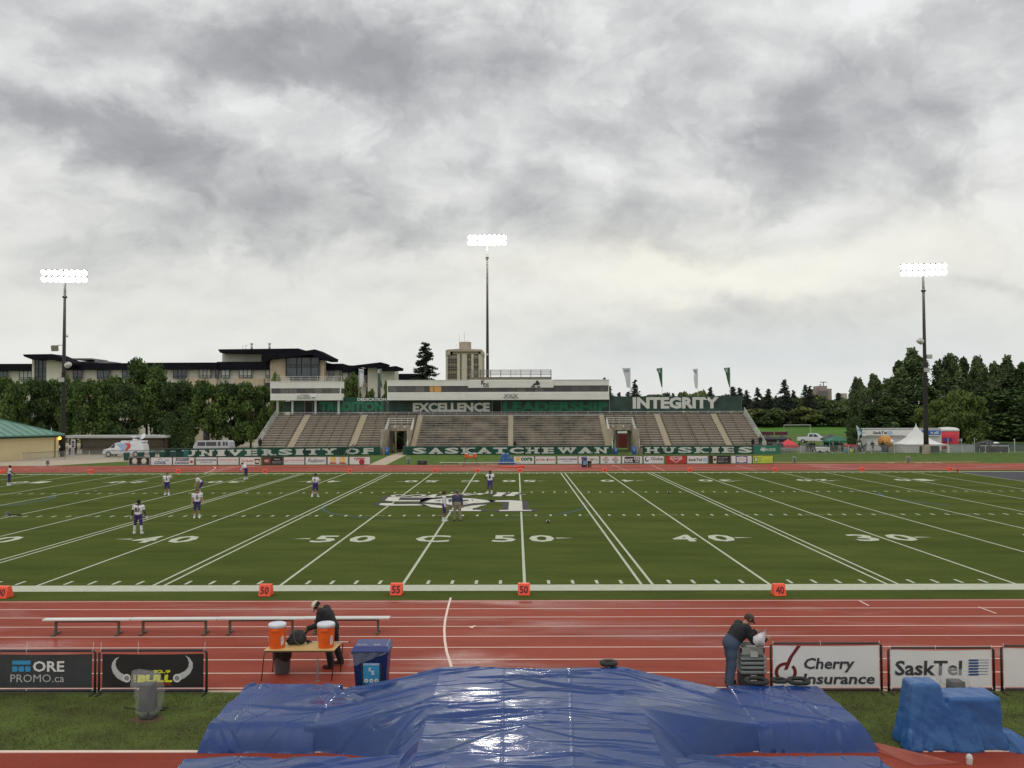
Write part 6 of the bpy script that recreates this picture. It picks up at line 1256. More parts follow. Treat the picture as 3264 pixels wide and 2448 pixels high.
ZH = {'dec0': 11, 'dec1': 11, 'dec2': 12, 'lit': 7, 'col': 8, 'bigspruce': 21, 'far0': 11, 'far1': 10, 'fsp0': 14, 'fsp1': 14, 'pop0': 16, 'pop1': 16, 'pop2': 16, 'bush': 9}
WW = {'dec0': 8.5, 'dec1': 9, 'dec2': 7.5, 'lit': 4.5, 'col': 2.6, 'bigspruce': 5.6, 'far0': 15, 'far1': 15, 'fsp0': 6.5, 'fsp1': 6.5, 'pop0': 9, 'pop1': 9, 'pop2': 9, 'bush': 12}
def tp(name, label, cat, px, pytop, wpx, Y, key, group, zb=None):
    wpx *= {'pop': 1.7, 'fsp': 2.1, 'big': 2.3, 'far': 1.15}.get(key[:3], 1.)
    x = AX(px, Y); z0 = gz(x, Y)-.2 if zb is None else zb; H_ = AZ(pytop, Y, px)-z0; w = wpx*(Y+33)/FPX
    return plant(name, label, cat, x, Y, z0, key, group, w/WW[key], H_/ZH[key])
GT = 'leafy trees in front of the apartment building'
for i, (px, py, w, Y, k, lab) in enumerate([(35, 1205, 130, 118, 'dec0', 'leafy tree at the left edge behind the green roof'), (118, 1210, 120, 122, 'dec1', 'dark leafy tree left of the left floodlight mast'), (190, 1200, 110, 126, 'dec2', 'leafy tree directly behind the left floodlight mast'),
   (262, 1212, 125, 119, 'dec0', 'leafy tree just right of the left floodlight mast'), (345, 1202, 130, 120, 'dec2', 'leafy tree behind the television van'), (468, 1150, 150, 124, 'dec0', 'tallest leafy tree rising over the apartment roofline'), (398, 1225, 120, 117, 'dec1', 'dark leafy tree left of the tallest one'),
   (560, 1215, 135, 121, 'dec1', 'dark leafy tree right of the tallest one'), (590, 1222, 120, 128, 'dec2', 'leafy tree behind the two narrow columnar trees'), (665, 1218, 130, 119, 'dec0', 'leafy tree above the silver van, left half'), (735, 1222, 125, 121, 'dec1', 'dark leafy tree above the silver van, right half'), (800, 1222, 120, 117, 'dec2', 'leafy tree nearest the left end of the grandstand'), (855, 1235, 110, 123, 'dec0', 'leafy tree behind the small press box')]):
    tp('tree', lab, 'tree', px, py, w, Y, k, GT)
for px, py, w, Y, lab in ((547, 1310, 42, 101, 'narrow columnar tree left of its twin, beside the long shelter'), (592, 1318, 50, 101.5, 'narrow columnar tree touching the silver van')): tp('columnar_tree', lab, 'tree', px, py, w, Y, 'col', 'columnar trees by the shelter')
for px, py, w, Y, lab in ((1122, 1200, 62, 116, 'light green small tree between the two press boxes'), (1090, 1212, 46, 119, 'light green shrub tree just right of the small press box'), (1180, 1250, 40, 114, 'low light green shrub below the green flag'), (1236, 1225, 36, 114, 'light green small tree at the left corner of the main press box'), (880, 1200, 40, 116, 'light green small tree above the left corner of the small press box'), (1290, 1330, 90, 113, 'light green tree seen through the left opening of the stand')):
    tp('small_tree', lab, 'tree', px, py, w, Y, 'lit', 'small light green trees behind the stand')
tp('spruce_tree', 'tall lone spruce behind the main press box', 'tree', 1357, 1080, 88, 142, 'bigspruce', None)
GSP = 'spruces on the skyline to the right'
for i, (px, py, w, Y) in enumerate([(1928, 1197, 34, 160), (1944, 1226, 40, 165), (1973, 1247, 34, 250), (2001, 1246, 36, 250), (2025, 1205, 46, 200), (2145, 1250, 34, 260), (2265, 1230, 38, 260), (2338, 1229, 44, 255), (2359, 1232, 42, 262), (2381, 1240, 38, 256), (2416, 1231, 36, 260), (2449, 1236, 36, 258), (2473, 1257, 24, 262), (2501, 1205, 46, 255), (2530, 1240, 34, 258), (2569, 1223, 42, 262), (2583, 1226, 40, 256), (2675, 1249, 40, 266)]):
    tp('spruce_tree', ('distant spruce seen above the press box roof end, %s' % ('taller and nearer the box' if i == 0 else 'lower one') if i < 2 else 'distant spruce on the skyline %s' % ['between the white flag and the press box', 'just left of the first white flag', 'tall, right beside the first white flag', 'low, between the first green and second white flags', 'right of the second white flag', 'behind the last green flag, leftmost of three', 'middle one of three behind the last green flag', 'rightmost of three behind the last green flag', 'first past the right end of the INTEGRITY screen', 'second past the right end of the INTEGRITY screen', 'smallest of the row, left of the tallest spruce', 'tallest of the row right of the stand', 'right of the tallest spruce', 'left half of the close pair', 'right half of the close pair', 'small, right of the brown tower'][i-2]), 'tree', px, py, w, Y, 'fsp%d' % (i % 2), GSP, zb=1.5 if Y > 200 else 0)
GF2 = 'round leafy trees on the far side of the right lawn'
k = 0
for px, py, w, Y, key in [(2080, 1262, 60, 262, 'far0'), (2110, 1252, 70, 268, 'far0'), (2190, 1250, 90, 268, 'far1'), (2235, 1246, 90, 272, 'far1'), (2300, 1258, 80, 268, 'far0'), (2360, 1268, 90, 270, 'far0'), (2420, 1272, 100, 264, 'far0'), (2470, 1264, 100, 270, 'far1'), (2530, 1262, 110, 262, 'far0'), (2590, 1262, 120, 266, 'far1'), (2650, 1268, 110, 260, 'far0'), (2710, 1272, 110, 268, 'far1'), (2450, 1300, 90, 250, 'far0'), (2560, 1296, 90, 252, 'far1'), (2640, 1300, 90, 254, 'far0'), (2705, 1296, 90, 250, 'far0'), (2380, 1300, 90, 252, 'far1'), (1960, 1262, 70, 262, 'far0'), (2010, 1268, 70, 264, 'far1'), (2050, 1272, 60, 262, 'far0')]:
    k += 1; tp('leafy_tree', 'round leafy tree beyond the right hand lawn, %s' % (['behind the second flag', 'left of the low roofed box', 'yellowish, under the second white flag', 'yellowish, right under the skyline', 'left of the last green flag', 'just past the INTEGRITY screen', 'above the stand railing', 'yellowish and behind the first row', 'under the tallest spruce', 'yellowish, under the close spruce pair', 'below the brown tower', 'yellowish, nearest the poplars', 'low, left of the dark car', 'low yellowish, above the dark car', 'low, above the white car', 'low, beside the dark poplars', 'low yellowish, beside the goal', 'behind the first white flag', 'yellowish, left of the flags', 'between the first two flags'][k-1]), 'tree', px, py, w, Y, key, GF2, zb=1.6)
GP2 = 'tall poplars behind the white tent'
for i, (px, py, w, Y, key, lab) in enumerate([(2735, 1208, 60, 165, 'pop0', 'slim poplar at the left end of the group'), (2762, 1232, 50, 160, 'pop1', 'short poplar second from the left'), (2790, 1198, 70, 168, 'pop0', 'poplar third from the left above the tall flag'), (2838, 1205, 80, 160, 'pop1', 'poplar left of the highest one'), (2915, 1118, 130, 158, 'pop0', 'highest poplar, left of the right mast'), (2870, 1160, 90, 163, 'pop2', 'dark poplar leaning against the highest one'),
   (3018, 1130, 110, 158, 'pop1', 'broad poplar just right of the right mast'), (3072, 1150, 80, 163, 'pop2', 'dark poplar right of the broad one'), (3120, 1142, 80, 158, 'pop0', 'slender poplar in the middle of the right half'), (3165, 1155, 60, 163, 'pop1', 'small poplar between slender tops'), (3210, 1142, 100, 156, 'pop0', 'poplar near the right edge of the picture'), (3262, 1165, 90, 152, 'pop2', 'dark poplar cut by the right edge'),
   (2830, 1270, 120, 150, 'pop2', 'low dark tree behind the white stage trailer'), (2790, 1290, 110, 148, 'pop2', 'low dark tree behind the tall flag'), (2960, 1240, 130, 150, 'pop2', 'low dark tree behind the peaked tent'), (3170, 1240, 150, 146, 'pop2', 'low dark tree behind the black tent'), (3240, 1250, 120, 144, 'pop2', 'low dark tree at the right edge'), (3100, 1270, 120, 150, 'pop2', 'low dark tree behind the red inflatable')]):
    tp('poplar_tree', lab, 'tree', px, py, w, Y, key, GP2)
for px, py, w, Y, lab in ((3060, 1250, 170, 128, 'broad light green tree behind the red inflatable'), (2960, 1290, 110, 132, 'light green tree behind the right mast'), (3010, 1310, 120, 130, 'low light green bushy tree left of the red inflatable')): tp('bushy_tree', lab, 'tree', px, py, w, Y, 'bush', 'light green bushy trees behind the inflatable')
tp('tree', 'small dark tree beside the tall flag at the lawn edge', 'tree', 2722, 1330, 44, 100, 'dec1', None)
# hedge along the far road
rg = np.random.default_rng(4); hxa, hxb = AX(2425, 284), AX(2720, 284); n = 9000; Pq = np.stack([rg.uniform(hxa, hxb, n), 284+rg.uniform(-.7, .7, n), 2.0+rg.uniform(0, 1.25, n)], 1); V, F = quads(Pq, .3, rg)
hg = thing('hedge', 'long clipped dark hedge along the far edge of the right lawn', 'hedge', ((hxa+hxb)/2, 284, 2.)); mesh_np('foliage', V, F, LM['dark'], hg); q = MB(); q.bb(hxa, hxb, 283.6, 284.4, 1.8, 3.); q.build('stems', m_bark, hg)
# ---------------------------------------------------------------- apartment block
m_stuc = mat('cream_stucco', (.58, .56, .46), .85, .06, .5); m_tan = mat('tan_stone', (.50, .41, .29), .85, .15, 1.5); m_blk_ = mat('black_fascia', (.013, .013, .018), .95, .2, .5, spec=.05); m_wing = mat('apartment_glass', (.05, .065, .075), .08, .3, .6, spec=.6); m_frm = mat('black_frame', (.02, .022, .028), .6); m_blind = mat('pale_blind', (.36, .38, .34), .4, .15, 1.5)
YA = 158.
def ab(mb, px0, px1, py0, py1, Y, d, mi=0): x0 = AX(px0, Y); x1 = AX(px1, Y); z1 = AZ(py0, Y); z0 = AZ(py1, Y) if py1 else .2; mb.bb(x0, x1, Y, Y+d, z0, z1, mi)
apt = thing('apartment_building', 'long cream apartment building with black roof band behind the left trees', 'building', (AX(450, YA), YA, 0)); b = MB()
ab(b, -60, 110, 1170, 0, YA, 12); ab(b, 195, 860, 1168, 0, YA, 12); ab(b, 920, 1020, 1200, 0, YA-1, 10); b.build('wall', m_stuc, apt)
b = MB(); ab(b, -60, 103, 1154, 1176, YA-1.2, 14); ab(b, 190, 450, 1153, 1174, YA-1.2, 14); ab(b, 467, 690, 1152, 1174, YA-1.4, 14); ab(b, 690, 862, 1150, 1176, YA-1.0, 14); b.build('roof', m_blk_, apt)
for q_ in ((215, 300, 1209), (590, 690, 1203), (745, 840, 1203), (400, 440, 1215)): b = MB(); ab(b, q_[0], q_[1], q_[2], 0, YA-.6, 1); b.build('stone_cladding', m_tan, apt)
def win(px0, px1, py0, py1, Y, par, blind=0, div=2):
    x0 = AX(px0, Y); x1 = AX(px1, Y); z1 = AZ(py0, Y); z0 = AZ(py1, Y); w = MB(); w.bb(x0, x1, Y-.03, Y+.05, z0, z1); f = w.build('window', m_blind if blind else m_wing, par)
    q = MB(); t = .12
    for xx in [x0, x1]+[x0+(x1-x0)*(i+1)/div for i in range(div-1)]: q.bb(xx-t/2, xx+t/2, Y-.09, Y-.02, z0, z1)
    for zz in (z0, z1, z0+(z1-z0)*.22): q.bb(x0-t/2, x1+t/2, Y-.1, Y-.03, zz-t/2, zz+t/2)
    q.build('frame', m_frm, f)
for a, b_, c, d, bl, dv in ((-4, 21, 1178, 1206, 0, 2), (61, 100, 1177, 1205, 1, 3), (232, 260, 1176, 1204, 0, 2), (309, 348, 1176, 1204, 0, 2), (389, 418, 1175, 1203, 0, 2), (552, 592, 1173, 1202, 0, 3), (634, 671, 1173, 1201, 1, 3), (686, 696, 1173, 1202, 0, 1), (705, 730, 1173, 1201, 1, 2), (762, 801, 1173, 1201, 1, 3), (847, 858, 1173, 1201, 1, 1), (306, 346, 1222, 1260, 0, 2), (551, 592, 1220, 1260, 0, 3), (633, 671, 1220, 1260, 0, 3), (704, 730, 1220, 1250, 1, 2), (761, 801, 1219, 1260, 0, 3), (846, 860, 1219, 1250, 0, 1), (650, 668, 1365, 1400, 0, 2)): win(a, b_, c, d, YA-.62, apt, bl, dv)
b = MB(); Yt = YA-2.5
def slab(mb, pts, Y0, Y1, mi=0): mb.prism([(AX(px, Y0), AZ(py, Y0)) for px, py in pts], (0, Y0, 0), (1, 0, 0), (0, 0, 1), (0, 1, 0), Y1-Y0, mi)
slab(b, [(70, 1124), (162, 1123), (232, 1152), (232, 1158), (160, 1141), (100, 1141), (74, 1131)], Yt-2, Yt+4); b.build('stair_tower_roof', m_blk_, apt)
b = MB(); ab(b, 100, 107, 1140, 0, Yt, 6); ab(b, 146, 197, 1138, 0, Yt, 6); b.build('stair_tower_wall', m_stuc, apt)
b = MB(); ab(b, 107, 146, 1139, 0, Yt+.3, 5); f = b.build('stair_glass', m_wing, apt); q = MB()
for px in (107, 120, 133, 146): x = AX(px, Yt+.2); q.bb(x-.07, x+.07, Yt+.18, Yt+.28, 5, AZ(1139, Yt))
for py in (1140, 1155, 1169, 1180, 1195, 1210): z = AZ(py, Yt+.2); q.bb(AX(107, Yt), AX(146, Yt), Yt+.16, Yt+.26, z-.05, z+.05)
q.build('frame', m_frm, f)
b = MB(); ab(b, 225, 288, 1137, 1141, YA+2, 8); ab(b, 235, 345, 1147, 1155, YA+5, 6); ab(b, 300, 308, 1143, 1150, YA+3, 1); b.build('plant_room', mat('grey_metal', (.25, .25, .25), .6), apt)
# the raised middle part
b = MB(); ab(b, 707, 832, 1122, 1150, YA+2, 10); ab(b, 860, 925, 1140, 0, YA-3, 14); ab(b, 1017, 1032, 1150, 0, YA-3, 14); b.build('centre_wall', [m_stuc], apt)
b = MB(); ab(b, 860, 910, 1143, 0, YA-3.1, 1); ab(b, 1018, 1033, 1146, 0, YA-3.1, 1); b.build('centre_cladding', m_tan, apt)
b = MB(); slab(b, [(693, 1110), (950, 1108), (950, 1124), (700, 1121)], YA-1, YA+6); slab(b, [(832, 1122), (930, 1122), (1003, 1111), (1054, 1137), (1052, 1146), (1030, 1146), (990, 1128), (862, 1142), (846, 1150), (832, 1150)], YA-5, YA+3); b.build('centre_roof', m_blk_, apt)
b = MB(); ab(b, 911, 1016, 1136, 1198, YA-3.5, 8); f = b.build('glass_bay', m_wing, apt); q = MB()
for px in (911, 945, 960, 990, 1016): x = AX(px, YA-3.6); q.bb(x-.09, x+.09, YA-3.65, YA-3.5, AZ(1198, YA-3.6), AZ(1136, YA-3.6))
for py in (1137, 1160, 1167, 1196): z = AZ(py, YA-3.6); q.bb(AX(911, YA-3.6), AX(1016, YA-3.6), YA-3.68, YA-3.52, z-.08, z+.08)
q.build('frame', m_frm, f)
b = MB(); ab(b, 925, 1012, 1198, 1207, YA-3.4, 6); b.build('bay_base', m_frm, apt)
for px in (801, 858):
    q = MB(); x = AX(px, YA+3); z = AZ(1110, YA); q.tube([(x, YA+3, z), (x, YA+3, z+1.5)], .22, 10); q.tube([(x, YA+3, z+1.3), (x, YA+3, z+1.55)], .32, 10); q.build('vent_pipe', m_galv, apt, smooth=True)
q = MB(); 
for px in (773, 782): x = AX(px, YA+1.5); q.tube([(x, YA+1.5, AZ(1150, YA)), (x, YA+1.5, AZ(1095, YA))], .05, 5)
for py in (1096, 1137, 1144): z = AZ(py, YA); q.tube([(AX(773 if py < 1100 else 760, YA), YA+1.5, z), (AX(782 if py < 1100 else 842, YA), YA+1.5, z)], .04, 5)
q.build('roof_ladder', m_galv, apt)
wing = thing('apartment_wing', 'stepped right wing of the apartment building with slanted black roofs', 'building', (AX(1140, YA), YA, 0)); b = MB()
ab(b, 1033, 1110, 1175, 0, YA, 10); ab(b, 1090, 1180, 1180, 0, YA-2, 12); ab(b, 1172, 1204, 1165, 0, YA-6, 10); ab(b, 1214, 1252, 1176, 0, YA-6, 9); b.build('wall', m_stuc, wing)
b = MB(); ab(b, 1033, 1092, 1157, 1178, YA-1, 12); ab(b, 1090, 1125, 1163, 1185, YA-3, 12); ab(b, 1122, 1178, 1172, 1192, YA-4, 12); slab(b, [(1118, 1164), (1213, 1153), (1232, 1158), (1228, 1168), (1170, 1170)], YA-8, YA-3); slab(b, [(1200, 1172), (1262, 1165), (1277, 1170), (1275, 1178), (1215, 1180)], YA-8, YA-3); ab(b, 1258, 1330, 1190, 0, YA+8, 8); b.build('roof', m_blk_, wing)
b = MB(); ab(b, 1160, 1178, 1222, 1233, YA-2.1, 1); b.build('stone_band', m_tan, wing)
for a, b_, c, d in ((1048, 1064, 1180, 1200), (1082, 1090, 1181, 1230), (1110, 1130, 1186, 1215), (1166, 1173, 1188, 1218), (1168, 1174, 1234, 1262)): win(a, b_, c, d, YA-2.2, wing, 0, 1)
b = MB(); ab(b, 1204, 1212, 1165, 1262, YA-6.2, 2); b.build('corner_glass', m_wing, wing)
# ---------------------------------------------------------------- far tower block
YT = 460.; tw = thing('apartment_tower', 'tall tan concrete apartment tower with rows of balconies on the skyline', 'building', (AX(1480, YT), YT, 0)); m_twb = mat('tower_balcony_dark', (.22, .185, .165), .8); m_twc = mat('tower_cream', (.55, .49, .38), .8, .06, .1); m_twt = mat('tower_tan', (.42, .35, .27), .8, .1, .1)
def tpx(x): return 1400+x/5.53
def tpy(y): return 1060+y/5.53
b = MB(); ab(b, tpx(115), tpx(775), tpy(390), 0, YT, 22); b.build('core_wall', m_twt, tw)
b = MB()
for x0, x1 in ((122, 150), (315, 368), (398, 490), (565, 608), (695, 765)): ab(b, tpx(x0), tpx(x1), tpy(375), 0, YT-1.2, 3)
b.build('pale_pier', m_twc, tw)
b = MB(); slab(b, [(tpx(112), tpy(315)), (tpx(140), tpy(295)), (tpx(390), tpy(280)), (tpx(745), tpy(295)), (tpx(778), tpy(320)), (tpx(778), tpy(390)), (tpx(735), tpy(390)), (tpx(735), tpy(330)), (tpx(195), tpy(330)), (tpx(195), tpy(390)), (tpx(112), tpy(390))], YT-2, YT+22); ab(b, tpx(240), tpx(690), tpy(320), tpy(380), YT-.5, 20); b.build('crown_storey', m_twt, tw)
b = MB(); b.lathe([((AX(tpx(550), YT)-AX(tpx(335), YT))/2, 0), ((AX(tpx(550), YT)-AX(tpx(335), YT))/2, 4.4)], (AX(tpx(445), YT), YT+8, AZ(tpy(285), YT)), 20); b.build('roof_drum', m_twt, tw)
b = MB()
for px, h in ((338, 25), (430, 30), (550, 8), (285, 4)): x = AX(tpx(px), YT); b.tube([(x, YT+8, AZ(tpy(215), YT)), (x, YT+8, AZ(tpy(215), YT)+h*.25)], .10, 4)
b.build('antenna', m_galv, tw)
for fl in range(11):
    y0 = 380+fl*44
    for x0, x1 in ((175, 192), (210, 232), (246, 262), (283, 308), (370, 392), (500, 530), (540, 560), (615, 632), (655, 690)):
        w = MB(); ab(w, tpx(x0)+.6, tpx(x1)-.2, tpy(y0+10), tpy(y0+26), YT-.25, .6); w.build('window', m_dkglass, tw) if fl*9 < 99 else None
    for x0, x1 in ((150, 310), (497, 562), (612, 692)):
        if (fl*7+x0) % 3: w = MB(); ab(w, tpx(x0), tpx(x1), tpy(y0+27), tpy(y0+38), YT-1.5-(.4 if x0 == 150 else 0), 1.6); w.build('balcony', m_twb, tw)
# far brown tower at the right and small building
YR = 700.; ft = thing('distant_tower', 'dull brown stepped tower above the trees on the right skyline', 'building', (AX(2625, YR), YR, 0)); b = MB()
f5 = lambda x: 2400+x/2.56; g5 = lambda y: 1080+y/2.56
ab(b, f5(515), f5(645), g5(415), 0, YR, 20); ab(b, f5(548), f5(608), g5(392), 0, YR-2, 16); b.build('wall', mat('dull_brown', (.32, .26, .24), .9), ft); b = MB(); ab(b, f5(540), f5(612), g5(432), g5(480), YR-3, 2); b.build('dark_band', mat('dull_dark', (.16, .14, .14), .9), ft)
b = MB(); x = AX(f5(578), YR); b.tube([(x, YR, AZ(g5(395), YR)), (x, YR, AZ(g5(358), YR))], .4, 5); b.tube([(x-3, YR, AZ(g5(362), YR)), (x+3, YR, AZ(g5(362), YR))], .3, 4); x = AX(f5(553), YR); b.tube([(x, YR, AZ(g5(395), YR)), (x, YR, AZ(g5(378), YR))], .5, 5); b.build('antenna', MATS['dull_dark'], ft)
b = MB(); ab(b, f5(733), f5(770), g5(453), 0, 650, 15); tag(b.build('distant_block', mat('pale_dull', (.42, .38, .35), .9)), 'small pale flat roofed building on the right skyline', 'building')
lb = thing('low_building', 'low flat roof with a grey parapet peeking over the INTEGRITY screen', 'building', (AX(2085, 300), 300, 0)); b = MB(); ab(b, 2066, 2103, 1262, 0, 300, 10); b.build('wall', mat('dull_grey', (.18, .18, .17), .9), lb); b = MB(); ab(b, 2070, 2100, 1259, 1262, 301, 6); b.build('roof', m_blk_, lb)
# ---------------------------------------------------------------- cream building with green roof, shelter
YG = 91.; z4 = lambda x: x/7.373; w4 = lambda y: 1300+y/7.373
gb_ = thing('field_house', 'cream brick field house with green metal hip roof at the left edge', 'building', (A(188, 1400, 91.)[0], YG, 0)); m_cb = mat('cream_block', (.62, .52, .30), .85, .05, .6); m_gr = mat('green_metal_roof', (.10, .23, .17), .45, .08, .6, metal=.1); m_gt = mat('dark_green_trim', (.02, .07, .05), .5)
xr = AX(188, YG); xl = xr-26; b = MB(); b.bb(xl, xr, YG, YG+11, .1, AZ(w4(640), YG, 0)); b.build('wall', m_cb, gb_)
ze = AZ(w4(625), YG-.8, 60); zr = AZ(w4(252), YG+5, 20); xe = xr+.35; xrg = xr-5.5; xle = xl-1; b = MB()
b.add([(xle, YG-.8, ze), (xe, YG-.8, ze), (xe, YG+11.8, ze), (xle, YG+11.8, ze), (xle, YG+5.5, zr), (xrg, YG+5.5, zr)], [(0, 1, 5, 4), (1, 2, 5), (2, 3, 4, 5)]); 
n = 22
for i in range(n):
    x = xle+(xe-xle)*i/n; t = 1 if x < xrg else max(0, (xe-x)/(xe-xrg)); b.tube([(x, YG-.82, ze+.03), (x, YG-.8+6.3*t, ze+(zr-ze)*t+.03)], .035, 4)
b.tube([(xe, YG-.8, ze), (xrg, YG+5.5, zr+.03)], .09, 6); b.build('roof', m_gr, gb_)
b = MB(); b.bb(xle, xe, YG-.86, YG-.78, ze-.18, ze+.0, 0); b.bb(xe-.04, xe+.04, YG-.8, YG+11.8, ze-.18, ze, 0); b.bb(xle, xe-.2, YG-.04, YG-.005, ze-.42, ze-.18, 1); b.bb(xle, xe-.1, YG-.75, YG, ze-.2, ze-.16, 1); b.build('fascia', [m_gr, m_gt], gb_)
b = MB(); x = xr-.6; b.tube([(x, YG-.08, .2), (x, YG-.08, ze-.6), (x+.25, YG-.2, ze-.2)], .06, 6); b.build('downpipe', mat('olive_pipe', (.12, .09, .03), .6), gb_)
b = MB(); x0 = xr-6.2; z0 = AZ(w4(295), YG+5, 40); z1 = AZ(w4(165), YG+5, 40); b.tube([(x0, YG+5, z0-1), (x0, YG+5, z1-.2), (x0+.12, YG+5, z1), (x0+.45, YG+5, z1), (x0+.6, YG+5, z1-.2), (x0+.6, YG+5, z1-.45)], .16, 8); b.build('vent_pipe', m_galv, gb_, smooth=True); b = MB(); x = xr-.4; b.tube([(x, YG+1, ze), (x, YG+1, AZ(w4(465), YG+1, 180))], .06, 6); b.build('mast_stub', m_galv, gb_)
b = MB(); x = xr+.06; z = AZ(w4(715), YG, 188); b.lathe([(.05, -.2), (.17, -.12), (.17, .1), (.1, .2)], (x, YG-.15, z), 8); b.build('wall_lamp', mat('amber_lamp', (1., .5, .06), .4, emit=5), gb_)
gb_.rotation_euler[2] = R(65)
YS = 99.; sh_ = thing('shelter', 'long grey concrete block shelter with flat pale roof behind the television van', 'shelter', (AX(370, YS), YS, 0)); m_blkw = mat('block_wall', (.27, .24, .20), .9, .15, .8)
xa, xb_ = AX(232, YS), AX(529, YS); zt = AZ(1388, YS, 380); b = MB(); b.bb(xa, xb_, YS+3, YS+3.3, .1, zt-.2)
for z in (1.2, 2.3): b.bb(xa, xb_, YS+2.97, YS+3., z, z+.05, 1)
b.build('back_wall', [m_blkw, m_blk_], sh_); b = MB(); b.bb(AX(205, YS), xb_+.3, YS-.6, YS+3.6, zt-.35, zt); b.build('roof', mat('pale_roof_edge', (.44, .45, .43), .7, .1, 1.5), sh_)
b = MB(); b.bb(xa-.1, xa+.15, YS-.3, YS-.05, .1, zt-.35); b.build('post', m_galv, sh_); m_mw = mat('maroon_wall', (.09, .045, .04), .9); b = MB(); b.bb(xb_-.15, xb_, YS, YS+3, .1, zt-.35); b.build('side_wall', m_mw, sh_); b = MB(); b.bb(AX(205, YS), xa-.15, YS+1.5, YS+1.7, .1, zt-.35); b.build('side_wall', m_mw, sh_)
ph = thing('telephone_post', 'pale box sign with blue telephone symbol beside the shelter', 'telephone', (AX(236, 96), 96, .2)); x = AX(236, 96); b = MB(); b.bb(x-.22, x+.22, 95.85, 96.1, 1.35, 2.6); b.build('box', mat('pale_box', (.55, .56, .54), .6), ph); b = MB(); b.bb(x-.15, x+.15, 95.83, 95.85, 1.45, 2.35); b.build('panel', P_['navy'], ph); b = MB(); b.text('C', (x-.1, 95.82, 1.7), (1, 0, 0), (0, 0, 1), .2, .35, 0, .06); b.build('symbol', P_['white'], ph); b = MB(); b.tube([(x, 96, .2), (x, 96, 1.35)], .12, 8); b.build('post', m_galv, ph)
# ---------------------------------------------------------------- wheeled vehicles
m_tyre = mat('tyre_rubber', (.02, .02, .02), .8); m_hub = mat('wheel_hub', (.5, .5, .5), .4, metal=.4); m_vwin = mat('vehicle_glass', (.02, .022, .025), .06, spec=.7)
def vehicle(name, label, cat, x, y, rz, L, W_, prof, wins, wheels, paint, wr=.36, group=None, extras=None, z=None, shade=None):
    z = gz(x, y) if z is None else z; t = thing(name, label, cat, (x, y, z), rz, group); b = MB(); n = len(prof); vs = []
    for s in (-1, 1):
        for px, pz in prof: vs.append((px, s*(W_/2)*(1 if pz < 1.0 else 1-.10*(pz-1.0)), pz))
    b.add(vs, [tuple(range(n)), tuple(range(n, 2*n))[::-1]]+[((i+1) % n, i, n+i, n+(i+1) % n) for i in range(n)]); b.build('body', paint, t, bevel=.05, local=True)
    for w in wins:
        for s in (-1, 1):
            q = MB(); pts = [(px, s*((W_/2)*(1 if pz < 1.0 else 1-.10*(pz-1.0))+.012), pz) for px, pz in w]; q.flat(pts[::s]); q.build('window', m_vwin, t, local=True)
    for wx in wheels:
        for s in (-1, 1):
            q = MB(); q.tube([(wx, s*(W_/2-.2), wr), (wx, s*(W_/2+.02), wr)], wr, 18); o = q.build('wheel', m_tyre, t, local=True); q = MB(); q.tube([(wx, s*(W_/2), wr), (wx, s*(W_/2+.04), wr)], wr*.55, 12); q.build('hub', m_hub, o, local=True)
    if extras: extras(t)
    return t
m_vw = mat('white_paint', (.68, .69, .70), .3, .03, 1, coat=.4); m_silver = mat('silver_paint', (.42, .42, .44), .35, .04, 1, coat=.3)
vanp = [(-2.9, .45), (-2.85, .75), (-2.75, 1.05), (-2.15, 1.22), (-1.85, 1.32), (-1.2, 1.95), (-.8, 2.06), (2.0, 2.08), (2.6, 2.05), (2.85, 1.7), (2.95, 1.2), (2.95, .45)]
def tvx(t):
    q = MB(); q.add([(-.9, -1.03, 1.95), (.35, -1.03, 1.95), (.65, -1.03, 1.5), (-.0, -1.03, .75), (-.45, -1.03, .65), (-.15, -1.03, 1.1)], [(0, 1, 2, 3, 4, 5)]); q.build('blue_graphic', P_['lblue'], t, local=True)
    q = MB(); q.add([(.3, -1.035, 1.98), (1.0, -1.035, 1.98), (1.1, -1.035, 1.85), (1.1, -1.035, 1.35), (.45, -1.035, .72), (.38, -1.035, 1.15), (.75, -1.035, 1.55)], [(0, 1, 6), (1, 2, 3, 6), (3, 4, 5, 6)]); q.build('red_graphic', mat('van_red', (.62, .08, .07), .5), t, local=True)
    q = MB(); q.text('Global', (-1.55, -1.035, .88), (1, 0, 0), (0, 0, 1), .65, .16, 0, .02); q.text('NEWS', (1.25, -1.035, 1.6), (1, 0, 0), (0, 0, 1), .3, .10, 0, .0); q.build('lettering', P_['grey'], t, local=True)
    q = MB(); q.box((.05, 0, 2.2), (1.15, 1., .2)); q.build('roof_box', m_vw, t, bevel=.06, local=True); q = MB(); q.box((1.9, 0, 2.2), (1.9, 1.5, .25)); q.build('rear_roof_rack', m_vw, t, bevel=.04, local=True)
    q = MB(); q.box((1.35, 0, 2.45), (.55, .6, .2)); q.tube([(1.2, 0, 2.4), (1.15, 0, 2.75)], .07, 6); q.tube([(.85, 0, 2.85), (1.5, 0, 2.85)], .09, 8); q.tube([(1.9, 0, 2.35), (2.2, 0, 2.7), (2.5, 0, 2.9)], .05, 6); q.box((2.05, 0, 2.88), (.3, .3, .15)); q.lathe([(.02, 0), (.3, .04), (.48, .14)], (2.6, -.1, 2.85), 14, axis=Euler((R(60), 0, R(-30))).to_matrix()); q.build('satellite_gear', m_vw, t, local=True)
    q = MB(); q.box((-2.85, 0, .6), (.25, 2.0, .3)); q.build('bumper', m_spk, t, local=True)
YV = 92.
